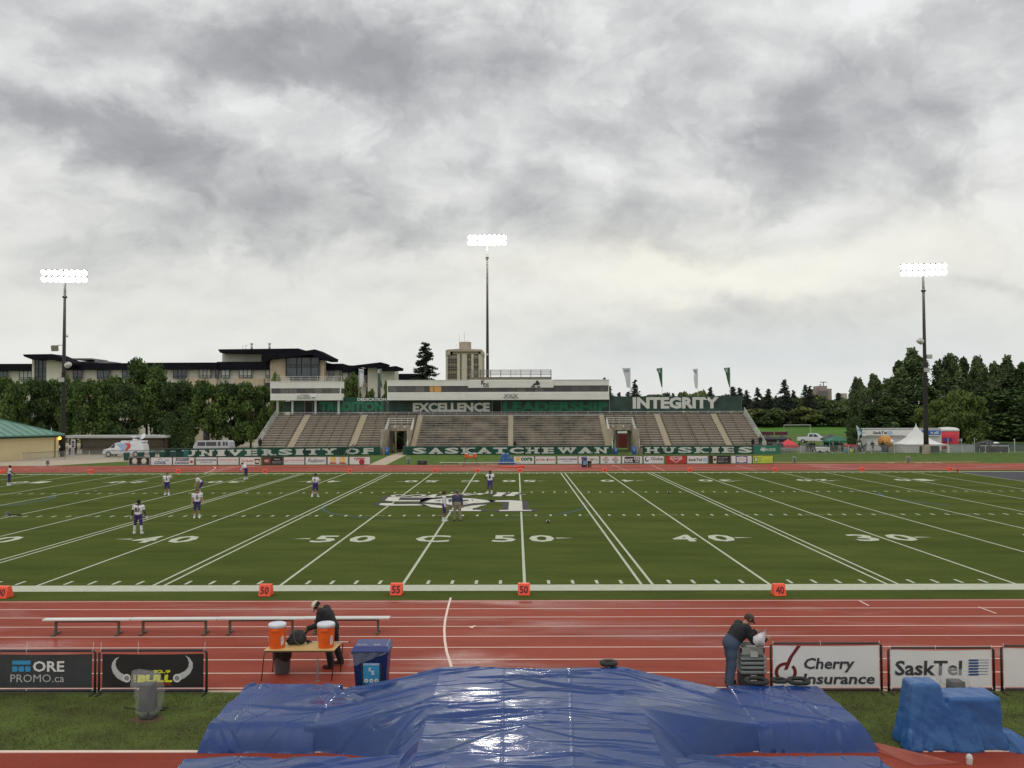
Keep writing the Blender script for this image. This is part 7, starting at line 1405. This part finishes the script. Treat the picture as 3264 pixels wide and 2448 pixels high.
vehicle('television_van', 'white television van with blue and red graphics and roof antennas', 'van', AX(402, YV), YV, 0, 5.8, 2.05, vanp, [[(-1.75, 1.32), (-1.15, 1.32), (-1.08, 1.9), (-1.2, 1.9)]], (-2.0, 1.85), m_vw, .42, extras=tvx)
wp = [(-2.9, .5), (-2.9, 1.2), (-2.6, 1.75), (-2.3, 2.05), (2.5, 2.1), (2.75, 1.9), (2.85, 1.2), (2.85, .5)]
vehicle('passenger_van', 'silver passenger van with long dark windows under the trees', 'van', AX(684, 99), 99, R(-6), 5.8, 2., wp, [[(-2.2, 1.3), (-1.0, 1.3), (-1.0, 1.88), (-2.2, 1.85)], [(-.85, 1.3), (.75, 1.3), (.75, 1.9), (-.85, 1.88)], [(.98, 1.32), (1.42, 1.32), (1.42, 1.9), (.98, 1.9)], [(1.75, 1.35), (2.1, 1.35), (2.05, 1.92), (1.75, 1.92)], [(2.2, 1.35), (2.6, 1.35), (2.45, 1.92), (2.2, 1.92)]], (-1.9, 1.7), m_silver, .38)
tr = [(-2.9, .5), (-2.9, 1.15), (-1.1, 1.2), (-1.0, 1.75), (-.8, 1.85), (.4, 1.82), (1.05, 1.25), (2.6, 1.12), (2.85, .95), (2.85, .5)]
x, _ = A(2597, 1400, 125); vehicle('pickup_truck', 'white pickup truck parked behind the fence beyond the red tent', 'truck', x, 125, R(-28), 5.7, 2., tr, [[(-.85, 1.25), (-.2, 1.25), (-.2, 1.72), (-.75, 1.74)], [(-.08, 1.25), (.85, 1.25), (.35, 1.72), (-.08, 1.72)]], (-1.9, 1.9), m_vw, .4, z=.55)
suv = [(-2.3, .4), (-2.3, 1.0), (-1.5, 1.1), (-.8, 1.62), (1.2, 1.68), (1.95, 1.3), (2.3, 1.05), (2.3, .4)]; sed = [(-2.3, .35), (-2.3, .85), (-1.3, .98), (-.6, 1.38), (.6, 1.4), (1.4, 1.0), (2.3, .9), (2.3, .35)]
sw_ = [[(-1.2, 1.1), (-.2, 1.1), (-.2, 1.55), (-.75, 1.55)], [(-.05, 1.1), (1.5, 1.1), (1.1, 1.58), (-.05, 1.58)]]; dw_ = [[(-1.05, 1.0), (1.05, 1.0), (.55, 1.33), (-.55, 1.33)]]
GC = 'cars on the road beyond the hedge'
vehicle('parked_car', 'white car on the far road beyond the hedge, below the brown tower', 'car', AX(2644, 299), 299, 0, 4.6, 1.8, suv, sw_, (-1.4, 1.4), m_vw, .34, GC, z=2.5)
vehicle('parked_car', 'dark blue-grey car on the far road left of the white one', 'car', AX(2580, 300), 300, 0, 4.6, 1.8, sed, dw_, (-1.4, 1.4), mat('dark_blue_paint', (.05, .065, .085), .35, coat=.4), .33, GC, z=2.5)
vehicle('parked_car', 'white car half hidden by trees at the left end of the far road', 'car', AX(2434, 299), 299, 0, 4.6, 1.8, suv, sw_, (-1.4, 1.4), m_vw, .34, GC, z=2.5)
# ---------------------------------------------------------------- tents, stage, inflatables on the right
def px5(x): return 2420+x/5.53
def py5(y): return 1320+y/5.53
def canopy(label, px0, px1, pyt, pye, pyb, Y, colr, wall=None, d=3., group=None, legs=True, peak=.0):
    x0, x1 = AX(px0, Y), AX(px1, Y); ze, zt = AZ(pye, Y, px0), AZ(pyt, Y, px0); z0 = gz(x0, Y); t = thing('canopy_tent', label, 'tent', ((x0+x1)/2, Y, z0), 0, group); xm = (x0+x1)/2; b = MB(); n = 6; vs = []; fs = []
    for i in range(n+1):
        s = i/n; k = (1-s); zz = ze+(zt-ze)*(s**(1+peak)); 
        for cx, cy in ((-1, -1), (1, -1), (1, 1), (-1, 1)): vs.append((xm+cx*k*(x1-x0)/2, Y+d/2+cy*k*d/2, zz))
    for i in range(n):
        for j in range(4): fs.append((i*4+j, i*4+(j+1) % 4, (i+1)*4+(j+1) % 4, (i+1)*4+j))
    b.add(vs, fs); h = .28
    b.add([(x0, Y, ze-h), (x1, Y, ze-h), (x1, Y+d, ze-h), (x0, Y+d, ze-h), (x0, Y, ze), (x1, Y, ze), (x1, Y+d, ze), (x0, Y+d, ze)], [(0, 1, 5, 4), (1, 2, 6, 5), (2, 3, 7, 6), (3, 0, 4, 7)]); b.build('canopy', colr, t)
    if legs:
        for cx in (x0+.05, x1-.05):
            for cy in (Y+.05, Y+d-.05): q = MB(); q.tube([(cx, cy, z0), (cx, cy, ze)], .035, 6); q.build('leg', m_galv, t)
    if wall:
        q = MB(); q.bb(x0+.1, x1-.1, Y+d-.1, Y+d-.05, z0, ze-.2); q.build('wall', wall, t)
    return t
m_red = mat('red_fabric', (.62, .04, .06), .6, .1, 1); m_grn = mat('green_fabric', (.01, .15, .08), .6, .1, 1); m_dk = mat('charcoal_fabric', (.05, .055, .065), .6, .1, 1); m_bkf = mat('black_fabric', (.02, .02, .024), .6, .1, 1); m_wf = mat('white_vinyl', (.72, .71, .68), .5, .05, .6)
YC = 99.5
rt = canopy('red canopy tent tipped low behind the fence', px5(430), px5(690), py5(440), py5(560), 0, YC, m_red)
canopy('dark green canopy tent right of the white pickup', px5(1230), px5(1610), py5(388), py5(470), 0, 103, m_grn, m_grn)
canopy('charcoal canopy tent behind the green one', px5(1180), px5(1430), py5(355), py5(435), 0, 112, m_dk)
for px, lab in ((0, 'black canopy tent with a maroon backdrop beside the stand railing'), (245, 'second black canopy tent with a maroon backdrop')):
    t = canopy(lab, px5(70+px), px5(315+px), py5(375), py5(435), 0, 108, m_bkf); q = MB(); Yb = 112; q.bb(AX(px5(55+px), Yb), AX(px5(250+px), Yb), Yb, Yb+1, AZ(py5(385), Yb), AZ(py5(325), Yb)); q.build('backdrop', mat('maroon_panel', (.10, .02, .03), .7), t)
    q = MB(); q.bb(AX(px5(110+px), 110), AX(px5(360 if px == 0 else 500), 110), 110, 110.1, .2, AZ(py5(440), 110)); q.build('side_panel', m_wf, t); q = MB(); q.bb(AX(px5(120+px), 109.9), AX(px5(320+px*.5), 109.9), 109.8, 109.95, AZ(py5(500), 109.9), AZ(py5(465), 109.9)); q.build('counter', mat('dark_red_counter', (.10, .03, .035), .7), t)
def blob(label, name, cat, px0, px1, pyt, pyb, Y, m, bev=.15, d=.8):
    x0, x1 = AX(px0, Y), AX(px1, Y); z1 = AZ(pyt, Y, px0); z0 = max(gz(x0, Y), AZ(pyb, Y, px0)); t = thing(name, label, cat, ((x0+x1)/2, Y, z0)); b = MB(); b.bb(x0, x1, Y, Y+d, z0+.04, z1); b.build('body', m, t, bevel=min(bev, (z1-z0)/3)); return t, (x0, x1, z0, z1)
wt, (a, b_, c, d) = blob('low white equipment trailer behind the fence', 'trailer', 'trailer', px5(1000), px5(1240), py5(590), py5(670), 98.6, m_wf, .04, 1.6)
for x in (a+.5, b_-.5): q = MB(); q.tube([(x, 98.5, c+.0), (x, 98.7, c+.0)], .25, 12); q.build('wheel', m_tyre, wt)
q = MB(); q.bb(a+.25*(b_-a), a+.26*(b_-a), 98.57, 98.6, c, d); q.build('door_seam', m_galv, wt)
blob('black barbecue grill beside the black canopy tents', 'grill', 'grill', px5(150), px5(240), py5(505), py5(590), 99, m_bkf, .15); blob('black utility grill near the stand railing corner', 'grill', 'grill', px5(330), px5(420), py5(515), py5(590), 99.2, m_dk, .1)
ri, _ = blob('low red inflatable slide left of the tall flag', 'inflatable', 'inflatable', px5(1520), px5(1730), py5(540), py5(585), 99, m_red, .3, 2.)
for px, w, m, lab in ((1560, 60, 'sky', 'light blue drink tub behind the fence'), (1630, 30, 'hi', 'small yellow bin behind the fence'), (1600, 40, 'green', 'small green bin behind the fence')): blob(lab, 'tub', 'tub', px5(px-w), px5(px+w*.2), py5(620), py5(710), 98+.3*(w % 7), P_[m], .05, .4)
fl = thing('feather_flag', 'tall curved white and blue feather flag at the end of the white stage', 'flag', (AX(px5(1760), 98), 98, .2)); q = MB(); c0 = [(px5(a), py5(b)) for a, b in ((1755, 560), (1740, 400), (1715, 250), (1705, 195))]
q.tube([(AX(a, 98), 98, AZ(b, 98, 2740)) for a, b in c0], .03, 6); q.build('pole', m_galv, fl); q = MB(); pts = [(px5(a), py5(b)) for a, b in ((1745, 430), (1715, 250), (1706, 200), (1722, 205), (1760, 250), (1795, 310), (1795, 350), (1770, 370), (1755, 400))]
q.prism([(AX(a, 98), AZ(b, 98, 2740)) for a, b in pts], (0, 98, 0), (1, 0, 0), (0, 0, 1), (0, 1, 0), .02); o = q.build('sail', mat('flag_pale_blue', (.48, .58, .66), .7, .1, 1), fl); q = MB(); pts = [(px5(a), py5(b)) for a, b in ((1722, 262), (1740, 275), (1790, 320), (1785, 290), (1760, 270))]; q.prism([(AX(a, 97.97), AZ(b, 97.97, 2740)) for a, b in pts], (0, 97.97, 0), (1, 0, 0), (0, 0, 1), (0, 1, 0), .01); q.build('stripe', P_['sky'], o)
# stage trailer
q7 = lambda x: 2700+x/3.922; r7 = lambda y: 1280+y/3.922
YM = 104.; stg = thing('stage_trailer', 'long white SaskTel stage trailer with black truss edge behind the tents', 'trailer', (AX(q7(660), YM), YM, .2)); b = MB()
def bm(mb, x0, x1, y0, y1, Y, d, mi=0): mb.bb(AX(q7(x0), Y), AX(q7(x1), Y), Y, Y+d, max(.2, AZ(r7(y1), Y, 2900)), AZ(r7(y0), Y, 2900), mi)
bm(b, 175, 1172, 352, 430, YM, 2.5); bm(b, 240, 1172, 430, 700, YM+.5, 2.2); bm(b, 145, 240, 430, 700, YM+.2, 2.4, 1); b.build('body', [m_wf, mat('pale_grey_panel', (.42, .42, .41), .6)], stg)
b = MB(); bm(b, 175, 1172, 335, 352, YM, 2.5, 0); 
for i in range(46): x = 185+i*21.5; bm(b, x, x+13, 338, 349, YM-.03, .03, 1)
b.build('truss', [m_wf, m_blk_], stg)
b = MB(); p = lambda x, y, k=0: (AX(q7(x), YM-.02-k), YM-.02-k, AZ(r7(y), YM, 2900)); o = p(318, 405); e = p(495, 370); b.text('SaskTel', o, (1, 0, 0), (0, 0, 1), e[0]-o[0], e[2]-o[2], 0, .06, .1); o = p(195, 388); e = p(228, 376); b.text('SaskTel', o, (1, 0, 0), (0, 0, 1), e[0]-o[0], e[2]-o[2], 0, .0); b.build('lettering', P_['ban'], stg)
b = MB(); bm(b, 507, 560, 368, 406, YM-.03, .02); b.build('logo_block', P_['lblue'], stg); b = MB(); bm(b, 240, 700, 419, 423, YM-.04, .02); b.build('seam', P_['grey'], stg)
b = MB(); bm(b, 910, 1168, 360, 417, YM-.05, .04, 0); o = p(1042, 405, .05); e = p(1142, 372, .05); b.text('it all!', o, (1, 0, 0), (0, 0, 1), e[0]-o[0], e[2]-o[2], 1, .05); b.build('blue_sign', [mat('strong_blue', (.02, .12, .42), .5), P_['white']], stg)
# peaked tent
YE = 97.; tn = thing('peaked_tent', 'white high peak tent with side curtains at the base of the right mast', 'tent', (AX(q7(980), YE), YE, .2)); b = MB(); xl_, xr_ = AX(q7(600), YE+3), AX(q7(1252), YE); xm, zm = AX(q7(850), YE+2.8), AZ(r7(265), YE+2.8, 2920); ze = AZ(r7(545), YE, 2920); xa = AX(q7(722), YE)
n = 10; m = 24; vs = []; fs = []
xc = (xa+xr_)/2; hw = (xr_-xa)/2; hd_ = 2.6
for i in range(n+1):
    s = i/n; zz = ze+.12+(zm-ze-.5)*(s**2.1); k = (1-s)**1.0
    for j in range(m):
        a = 2*math.pi*j/m; cx, cy = math.cos(a), math.sin(a); sq = 1/max(abs(cx), abs(cy)); vs.append((xc*(1-s)+xm*s+cx*sq*k*hw, YE+2.6+cy*sq*k*hd_, zz))
for i in range(n):
    for j in range(m): fs.append((i*m+j, i*m+(j+1) % m, (i+1)*m+(j+1) % m, (i+1)*m+j))
b.add(vs, fs); b.tube([(xm, YE+2.6, zm-.6), (xm, YE+2.6, zm)], [.12, .02], 8); b.bb(xa, xr_, YE-.02, YE, ze-.12, ze+.13); b.bb(xr_-.02, xr_, YE, YE+5.2, ze-.12, ze+.13); b.bb(xa, xa+.02, YE, YE+5.2, ze-.12, ze+.13)
b.build('canopy', m_wf, tn, smooth=False)
b = MB(); xcut = AX(q7(895), YE)
for i in range(14):
    x0 = xa+(xcut-xa)*i/14; x1 = xa+(xcut-xa)*(i+1)/14; b.add([(x0, YE+.08*(i % 2), .2), (x1, YE+.08*((i+1) % 2), .2), (x1, YE+.08*((i+1) % 2), ze), (x0, YE+.08*(i % 2), ze)], [(0, 1, 2, 3)])
x0, x1 = AX(q7(520), YE+3), xa
for i in range(14):
    a = x0+(x1-x0)*i/14; c = x0+(x1-x0)*(i+1)/14; ya = YE+3-3*i/14; yc = YE+3-3*(i+1)/14; b.add([(a, ya+.06*(i % 2), .2), (c, yc+.06*((i+1) % 2), .2), (c, yc, ze), (a, ya, ze)], [(0, 1, 2, 3)])
b.build('curtain', mat('tent_curtain', (.60, .59, .56), .6, .1, 2), tn); b = MB(); b.bb(xcut, xr_, YE+5.1, YE+5.2, .2, ze); b.bb(xcut+.3, xr_-.3, YE+2, YE+4.5, .2, 1.1); b.build('back_curtain', mat('shaded_vinyl', (.20, .18, .16), .8), tn)  # back curtain is the vinyl darkened in colour for shade inside the tent
for x in (xa+.05, xr_-.05): q = MB(); q.tube([(x, YE+.05, .2), (x, YE+.05, ze)], .05, 6); q.build('post', m_wf, tn)
q = MB(); q.bb(xr_-.1, xr_+.2, YE-.1, YE+.2, .2, 1.3); q.build('corner_curtain', m_wf, tn)
# red inflatable drum, orange ball
YI = 108; x0, x1 = AX(q7(1180), YI), AX(q7(1452), YI); z1 = AZ(r7(365), YI, 3040); z2 = AZ(r7(320), YI, 3040); r = (x1-x0)/2; t = thing('inflatable_drum', 'large red inflatable drum with a white domed top', 'inflatable', ((x0+x1)/2, YI+r, .2)); q = MB(); q.lathe([(r*.96, 0.2), (r, 1.4), (r*.97, 2.2), (r, z1)], ((x0+x1)/2, YI+r, 0), 28); q.build('body', m_red, t, smooth=True)
q = MB(); q.lathe([(r*1.02, z1-.1), (r*.98, z1+(z2-z1)*.45), (r*.7, z1+(z2-z1)*.85), (.05, z2)], ((x0+x1)/2, YI+r, 0), 28); q.build('dome', m_wf, t, smooth=True); q = MB(); q.bb(AX(q7(1200), YI), AX(q7(1305), YI), YI-.1, YI+.3, 1.5, AZ(r7(470), YI)); q.build('blue_panel', P_['violet'], t)
q = MB(); q.bb(AX(q7(1375), YI), AX(q7(1450), YI), YI+.3, YI+.4, AZ(r7(510), YI), AZ(r7(488), YI)); q.build('grey_patch', P_['grey'], t)
YO = 99; x = AX(q7(472), YO); z = AZ(r7(505), YO, 2820); t = thing('orange_inflatable', 'round orange inflatable head behind the people by the fence', 'inflatable', (x, YO, .2)); q = MB(); q.lathe(sphere_prof(1.02, 10), (x, YO, z), 18, sx=1.05, sy=.9); q.build('ball', mat('orange_vinyl', (.55, .24, .04), .5, .15, .8), t, smooth=True); q = MB(); q.lathe(sphere_prof(.35, 8), (x+.65, YO-.6, z+.05), 12); q.build('white_patch', m_wf, t, smooth=True)
q = MB(); q.tube([(x, YO, .2), (x, YO, z-.9)], .5, 12); q.build('base', m_dk, t, smooth=True)
# black printed tent at the far right, grey windscreen fence
bt = canopy('black tent with white ovals and white web address lettering at the right edge', q7(1645), q7(2025), r7(480), r7(560), 0, 97.5, m_bkf, m_bkf, 3.4); Yb = 97.4
q = MB(); o = (AX(q7(1800), Yb), Yb+.05, AZ(r7(560), Yb, 3190)); q.text('www.ussu.ca', o, (1, 0, 0), (0, 0, 1), AX(q7(2000), Yb)-o[0], .26, 0, .05); o = (AX(q7(1660), Yb), Yb+.05, AZ(r7(556), Yb, 3190)); q.text('ussu.ca', o, (1, 0, 0), (0, 0, 1), AX(q7(1760), Yb)-o[0], .18, 0, .03); q.build('lettering', m_wf, bt)
_y0 = 97.5; _ze, _zt = AZ(r7(560), _y0, q7(1645)), AZ(r7(480), _y0, q7(1645)); _sl = Vector((0, 1.7, _zt-_ze)).normalized(); _nn = Vector((0, -_sl.z, _sl.y))
for cx, u, rx2, rz2 in ((1860, .42, .42, .34), (1745, .30, .36, .22)):
    c0 = Vector((AX(q7(cx), _y0+.7), _y0, _ze))+_sl*(u*(Vector((0, 1.7, _zt-_ze)).length))+_nn*.05; q = MB(); q.prism([(rx2*math.cos(R(a)), rz2*math.sin(R(a))) for a in range(0, 360, 20)], c0, (1, 0, 0), _sl, _nn, .01); q.build('oval_print', m_wf, bt)
for cx in (1708, 1915): q = MB(); q.prism([(.22*math.cos(R(a)), .32*math.sin(R(a))) for a in range(0, 360, 20)], (AX(q7(cx), Yb+.1), Yb+.1, AZ(r7(665), Yb, 3190)+.1), (1, 0, 0), (0, 0, 1), (0, -1, 0), .01); q.build('round_print', m_wf, bt, smooth=True)
for u0, u1 in ((.0, .36), (.52, .97)): q = MB(); _a = AX(q7(1655), Yb); _b = AX(q7(2020), Yb); q.bb(_a+(_b-_a)*u0, _a+(_b-_a)*u1, Yb+.12, Yb+.16, .25, 1.55); q.build('front_panel', m_bkf, bt)
gs_ = thing('fence_screen', 'grey fabric fence panels between the peaked tent and the black tent', 'fence', (AX(q7(1420), 98), 98, .2)); q = MB(); bm(q, 1255, 1585, 535, 690, 98, .06); q.build('fabric', mat('grey_screen', (.32, .34, .35), .8, .1, .8), gs_); q = MB(); bm(q, 1585, 1640, 530, 690, 98.1, .06); bm(q, 1640, 2212, 520, 690, 101, .06); q.build('green_fabric', mat('green_screen', (.06, .10, .07), .85), gs_)
for x in (1255, 1420, 1585): q = MB(); q.tube([(AX(q7(x), 97.95), 97.95, .2), (AX(q7(x), 97.95), 97.95, 2.3)], .04, 6); q.build('post', m_galv, gs_)
q = MB(); q.tube([(AX(q7(2085), 97), 97, .2), (AX(q7(2085), 97), 97, AZ(r7(465), 97, 3230))], .06, 6); tag(q.build('fence_post', m_galv), 'tall grey fence post at the right edge behind the black tent', 'post')
# ---------------------------------------------------------------- chain link fences
def mesh_mat():
    m = bpy.data.materials.new('chain_link'); m.use_nodes = True; nt = m.node_tree; b = nt.nodes['Principled BSDF']; b.inputs['Base Color'].default_value = (.30, .31, .30, 1); b.inputs['Roughness'].default_value = .6; b.inputs['Metallic'].default_value = .3
    tc = nt.nodes.new('ShaderNodeTexCoord'); sp = nt.nodes.new('ShaderNodeSeparateXYZ'); nt.links.new(tc.outputs['Object'], sp.inputs[0]); o = []
    for sg in (1, -1):
        a = nt.nodes.new('ShaderNodeMath'); a.operation = 'MULTIPLY_ADD'; nt.links.new(sp.outputs[2], a.inputs[0]); a.inputs[1].default_value = sg; nt.links.new(sp.outputs[0], a.inputs[2])
        w = nt.nodes.new('ShaderNodeMath'); w.operation = 'MULTIPLY'; nt.links.new(a.outputs[0], w.inputs[0]); w.inputs[1].default_value = 14.
        f = nt.nodes.new('ShaderNodeMath'); f.operation = 'FRACT'; nt.links.new(w.outputs[0], f.inputs[0]); l = nt.nodes.new('ShaderNodeMath'); l.operation = 'LESS_THAN'; nt.links.new(f.outputs[0], l.inputs[0]); l.inputs[1].default_value = .14; o.append(l)
    mx = nt.nodes.new('ShaderNodeMath'); mx.operation = 'MAXIMUM'; nt.links.new(o[0].outputs[0], mx.inputs[0]); nt.links.new(o[1].outputs[0], mx.inputs[1]); nt.links.new(mx.outputs[0], b.inputs['Alpha']); return m
M_CL = mesh_mat()
def fence(label, pts, h=1.2, step=3., extra=''):
    t = thing('chain_link_fence', label, 'fence', (pts[0][0], pts[0][1], .2)); 
    for (xa, ya), (xb, yb) in zip(pts, pts[1:]):
        L = math.hypot(xb-xa, yb-ya); q = MB(); za, zb2 = gz(xa, ya), gz(xb, yb); q.flat([(xa, ya, za), (xb, yb, zb2), (xb, yb, zb2+h), (xa, ya, za+h)]); q.build('wire_mesh', M_CL, t)
        q = MB(); q.tube([(xa, ya, za+h), (xb, yb, zb2+h)], .035, 6); q.build('top_rail', MATS['dark_fence_rail'], t); n = max(1, int(L/step))
        for i in range(n+1): u = i/n; x = xa+(xb-xa)*u; y = ya+(yb-ya)*u; q = MB(); q.tube([(x, y, gz(x, y)-.05), (x, y, gz(x, y)+h+.05)], .035, 6); q.build('post', m_galv, t)
fence('chain link fence along the right side in front of the tents', [(XQ(2487), YQ), (XQ(3290), YQ+.2)], 1.22, 3.2)
fence('chain link fence on the left in front of the cream building and the van', [(A(68, 1470, 82)[0], 82), (A(205, 1460, 86)[0], 86), (A(520, 1455, 88)[0], 88)], 1.15, 2.6)
# bins by the van, blue barrels, red booth, table
GBn = 'green wheeled bins behind the left boards'
x = AX(405, 84); w0 = wheelie('green bin with open lid at the left, above the black tree board', x, 84, .12, mat('green_bin_plastic', (.012, .06, .05), .5), mat('green_bin_lid', (.07, .14, .13), .5), 1.1, .62, False, False, GBn, 0, 'wheeled_bin', 'bin')
for px, Y, lab in ((452, 84.5, 'green bin in front of the rear wheel of the television van'), (487, 86, 'green bin third from the left'), (519, 86.3, 'green bin fourth from the left'), (553, 86.8, 'rightmost green bin beside the letter U'),): dup(w0, (AX(px, Y), Y, .15), 0, lab, GBn)
q = thing('drum_bin', 'teal barrel in front of the letter U of UNIVERSITY', 'barrel', (AX(594, 87.5), 87.5, .2)); k = MB(); k.lathe([(.28, 0), (.3, .5), (.29, 1.0), (.27, 1.1)], (AX(594, 87.5), 87.5, .2), 16); k.build('body', mat('teal_plastic', (.01, .13, .12), .5), q, smooth=True)
GBB = 'blue barrels at the openings of the stand'
for px, lab, h in ((1234, 'blue barrel at the left opening of the stand', 1.1), (2020, 'blue barrel with a pale label at the right opening of the stand', 1.1), (1962, 'blue barrel behind the person in green at the right opening', .9)):
    x = AX(px, 95.2); t = thing('barrel', lab, 'barrel', (x, 95.3, .2), 0, GBB); k = MB(); k.lathe([(.30, .2), (.32, .4), (.31, .7), (.32, .75), (.31, .8), (.32, .2+h)], (x, 95.3, 0), 18); k.build('body', mat('blue_barrel', (.02, .10, .33), .45), t, smooth=True); k = MB(); k.bb(x-.08, x+.08, 94.96, 94.98, .7, 1.0); k.build('label', P_['lblue'], t)
x = AX(1985, 118); t = thing('portable_toilet', 'dark red portable toilet with a white roof seen through the right opening', 'portable toilet', (x, 118, .2)); k = MB(); k.bb(x-.9, x+.9, 118, 119.5, .2, 2.6); k.build('cabin', mat('toilet_red', (.22, .03, .03), .6), t, bevel=.05); k = MB(); k.bb(x-.95, x+.95, 117.95, 119.5, 2.6, 2.95); k.build('roof', m_wf, t, bevel=.12); k = MB(); k.bb(x-.5, x+.5, 117.97, 118, .3, 2.4); k.build('door', mat('toilet_door', (.18, .025, .025), .6), t)
x = AX(1286, 112); t = thing('cargo_heap', 'maroon covered trailer seen through the left opening', 'trailer', (x, 112, .2)); k = MB(); k.bb(x-1.6, x+1.4, 112, 113.5, .3, 1.6); k.build('body', mat('maroon_cover', (.10, .02, .03), .7), t, bevel=.3)
x = AX(750, 97); t = thing('picnic_table', 'pale green topped table right of the silver van', 'table', (x, 97, .2)); k = MB(); k.bb(x-.9, x+.9, 96.8, 97.6, 1.05, 1.12); k.build('tabletop', mat('pale_green_top', (.35, .45, .36), .6), t)
for dx in (-.7, .7): k = MB(); k.bb(x+dx-.04, x+dx+.04, 97.1, 97.2, .2, 1.05); k.build('leg', m_galv, t)
# soccer goals
def goal(label, x, y, w=7.3, h=2.35, rz=0.):
    z = gz(x, y); t = thing('soccer_goal', label, 'goal', (x, y, z), rz, 'white soccer goals on the practice lawns'); f = MB(); f.tube([(-w/2, 0, 0), (-w/2, 0, h), (w/2, 0, h), (w/2, 0, 0)], .09, 6); f.tube([(-w/2, 0, h), (-w/2, 1.6, 0)], .05, 5); f.tube([(w/2, 0, h), (w/2, 1.6, 0)], .05, 5); f.build('frame', mat('goal_white', (.6, .62, .56), .5), t, local=True)
    n = MB(); n.add([(-w/2, .1, h), (w/2, .1, h), (w/2, 1.7, 0), (-w/2, 1.7, 0)], [(0, 1, 2, 3)]); n.build('net', mat('goal_net', (.4, .45, .35), .8, alpha=.22), t, local=True)
goal('soccer goal with a white net on the right lawn behind the pickup', AX(2541, 208), 208); goal('soccer goal far off beside the upper end of the stand railing', AX(2415, 262), 262, 7.3, 2.4, 0); goal('soccer goal seen through the right opening of the stand', AX(1970, 200), 200)
# flags on poles behind the stand
GFL = 'tall pennant flags on poles behind the stand'
def pennant(label, pole, top, bot, pts, m, Y, logo=None):
    x = AX(pole, Y); t = thing('pennant_flag', label, 'flag', (x, Y, 6.), 0, GFL); q = MB(); q.tube([(x, Y, 6.0), (x, Y, AZ(top, Y, pole)+.05)], .035, 6); q.build('pole', mat('white_pole', (.6, .6, .6), .5), t)
    q = MB(); pp = [(AX(a, Y), AZ(b, Y, a)) for a, b in pts]; vs = []; n = len(pp)//2   # left outline down, right outline up
    Lf, Rt = pp[:n], pp[n:][::-1]; m_ = 6
    for i in range(n):
        for j in range(m_+1): u = j/m_; vs.append((Lf[i][0]*(1-u)+Rt[i][0]*u, Y-.02+.12*math.sin(u*6+i)*(1-u), Lf[i][1]*(1-u)+Rt[i][1]*u))
    q.add(vs, [(i*(m_+1)+j, (i+1)*(m_+1)+j, (i+1)*(m_+1)+j+1, i*(m_+1)+j+1) for i in range(n-1) for j in range(m_)]); o = q.build('cloth', m, t, smooth=True)
    if logo:
        txt, a, b, c, d, lm = logo; q = MB(); o2 = (AX(a, Y-.2), Y-.2, AZ(d, Y, a)); q.text(txt, o2, (1, 0, 0), (0, 0, 1), AX(b, Y-.2)-o2[0], AZ(c, Y, a)-o2[2], 0, .05); q.build('print', lm, t)
m_fw = mat('white_flag', (.60, .58, .62), .7, .06, 1); m_fg = mat('green_flag', (.03, .11, .05), .7, .1, 1); m_tl = mat('teal_print', (.10, .25, .22), .6)
YFl = 109.5
pennant('white pennant flag, first on the right half, with teal print', 2010, 1173, 1262, [(1984, 1173), (1988, 1186), (1994, 1205), (1999, 1236), (2009, 1236), (2010, 1205), (2010, 1186), (2010, 1173)], m_fw, YFl, ('HUSKIES', 1990, 2006, 1177, 1185, m_tl))
pennant('green pennant flag with white emblem between the two white ones', 2112, 1172, 1262, [(2093, 1175), (2100, 1192), (2104, 1212), (2109, 1234), (2112, 1234), (2112, 1212), (2112, 1192), (2112, 1172)], m_fg, YFl, ('K', 2101, 2108, 1176, 1188, m_wlet))
pennant('white pennant flag in the middle of the right half', 2225, 1175, 1262, [(2208, 1177), (2215, 1190), (2212, 1206), (2217, 1238), (2223, 1238), (2225, 1206), (2225, 1190), (2225, 1175)], m_fw, YFl, ('HUSKIES', 2212, 2222, 1180, 1188, m_tl))
pennant('green pennant flag with white emblem at the right end', 2328, 1171, 1262, [(2308, 1173), (2315, 1190), (2319, 1210), (2326, 1236), (2329, 1236), (2329, 1210), (2329, 1190), (2328, 1171)], m_fg, YFl, ('K', 2314, 2324, 1174, 1187, m_wlet))
pennant('white pennant flag in the gap between the two press boxes', 1144, 1176, 1262, [(1145, 1176), (1145, 1195), (1145, 1215), (1146, 1236), (1155, 1230), (1159, 1215), (1159, 1195), (1160, 1178)], m_fw, YFl, ('HUSKIES', 1146, 1158, 1180, 1188, m_tl))
pennant('dark green pennant flag left of the main press box', 1214, 1176, 1262, [(1203, 1176), (1205, 1190), (1210, 1215), (1215, 1236), (1219, 1236), (1216, 1215), (1215, 1190), (1214, 1175)], m_fg, YFl, ('K', 1204, 1213, 1178, 1190, m_wlet))
SC.cycles.max_bounces = 6; SC.cycles.transparent_max_bounces = 12
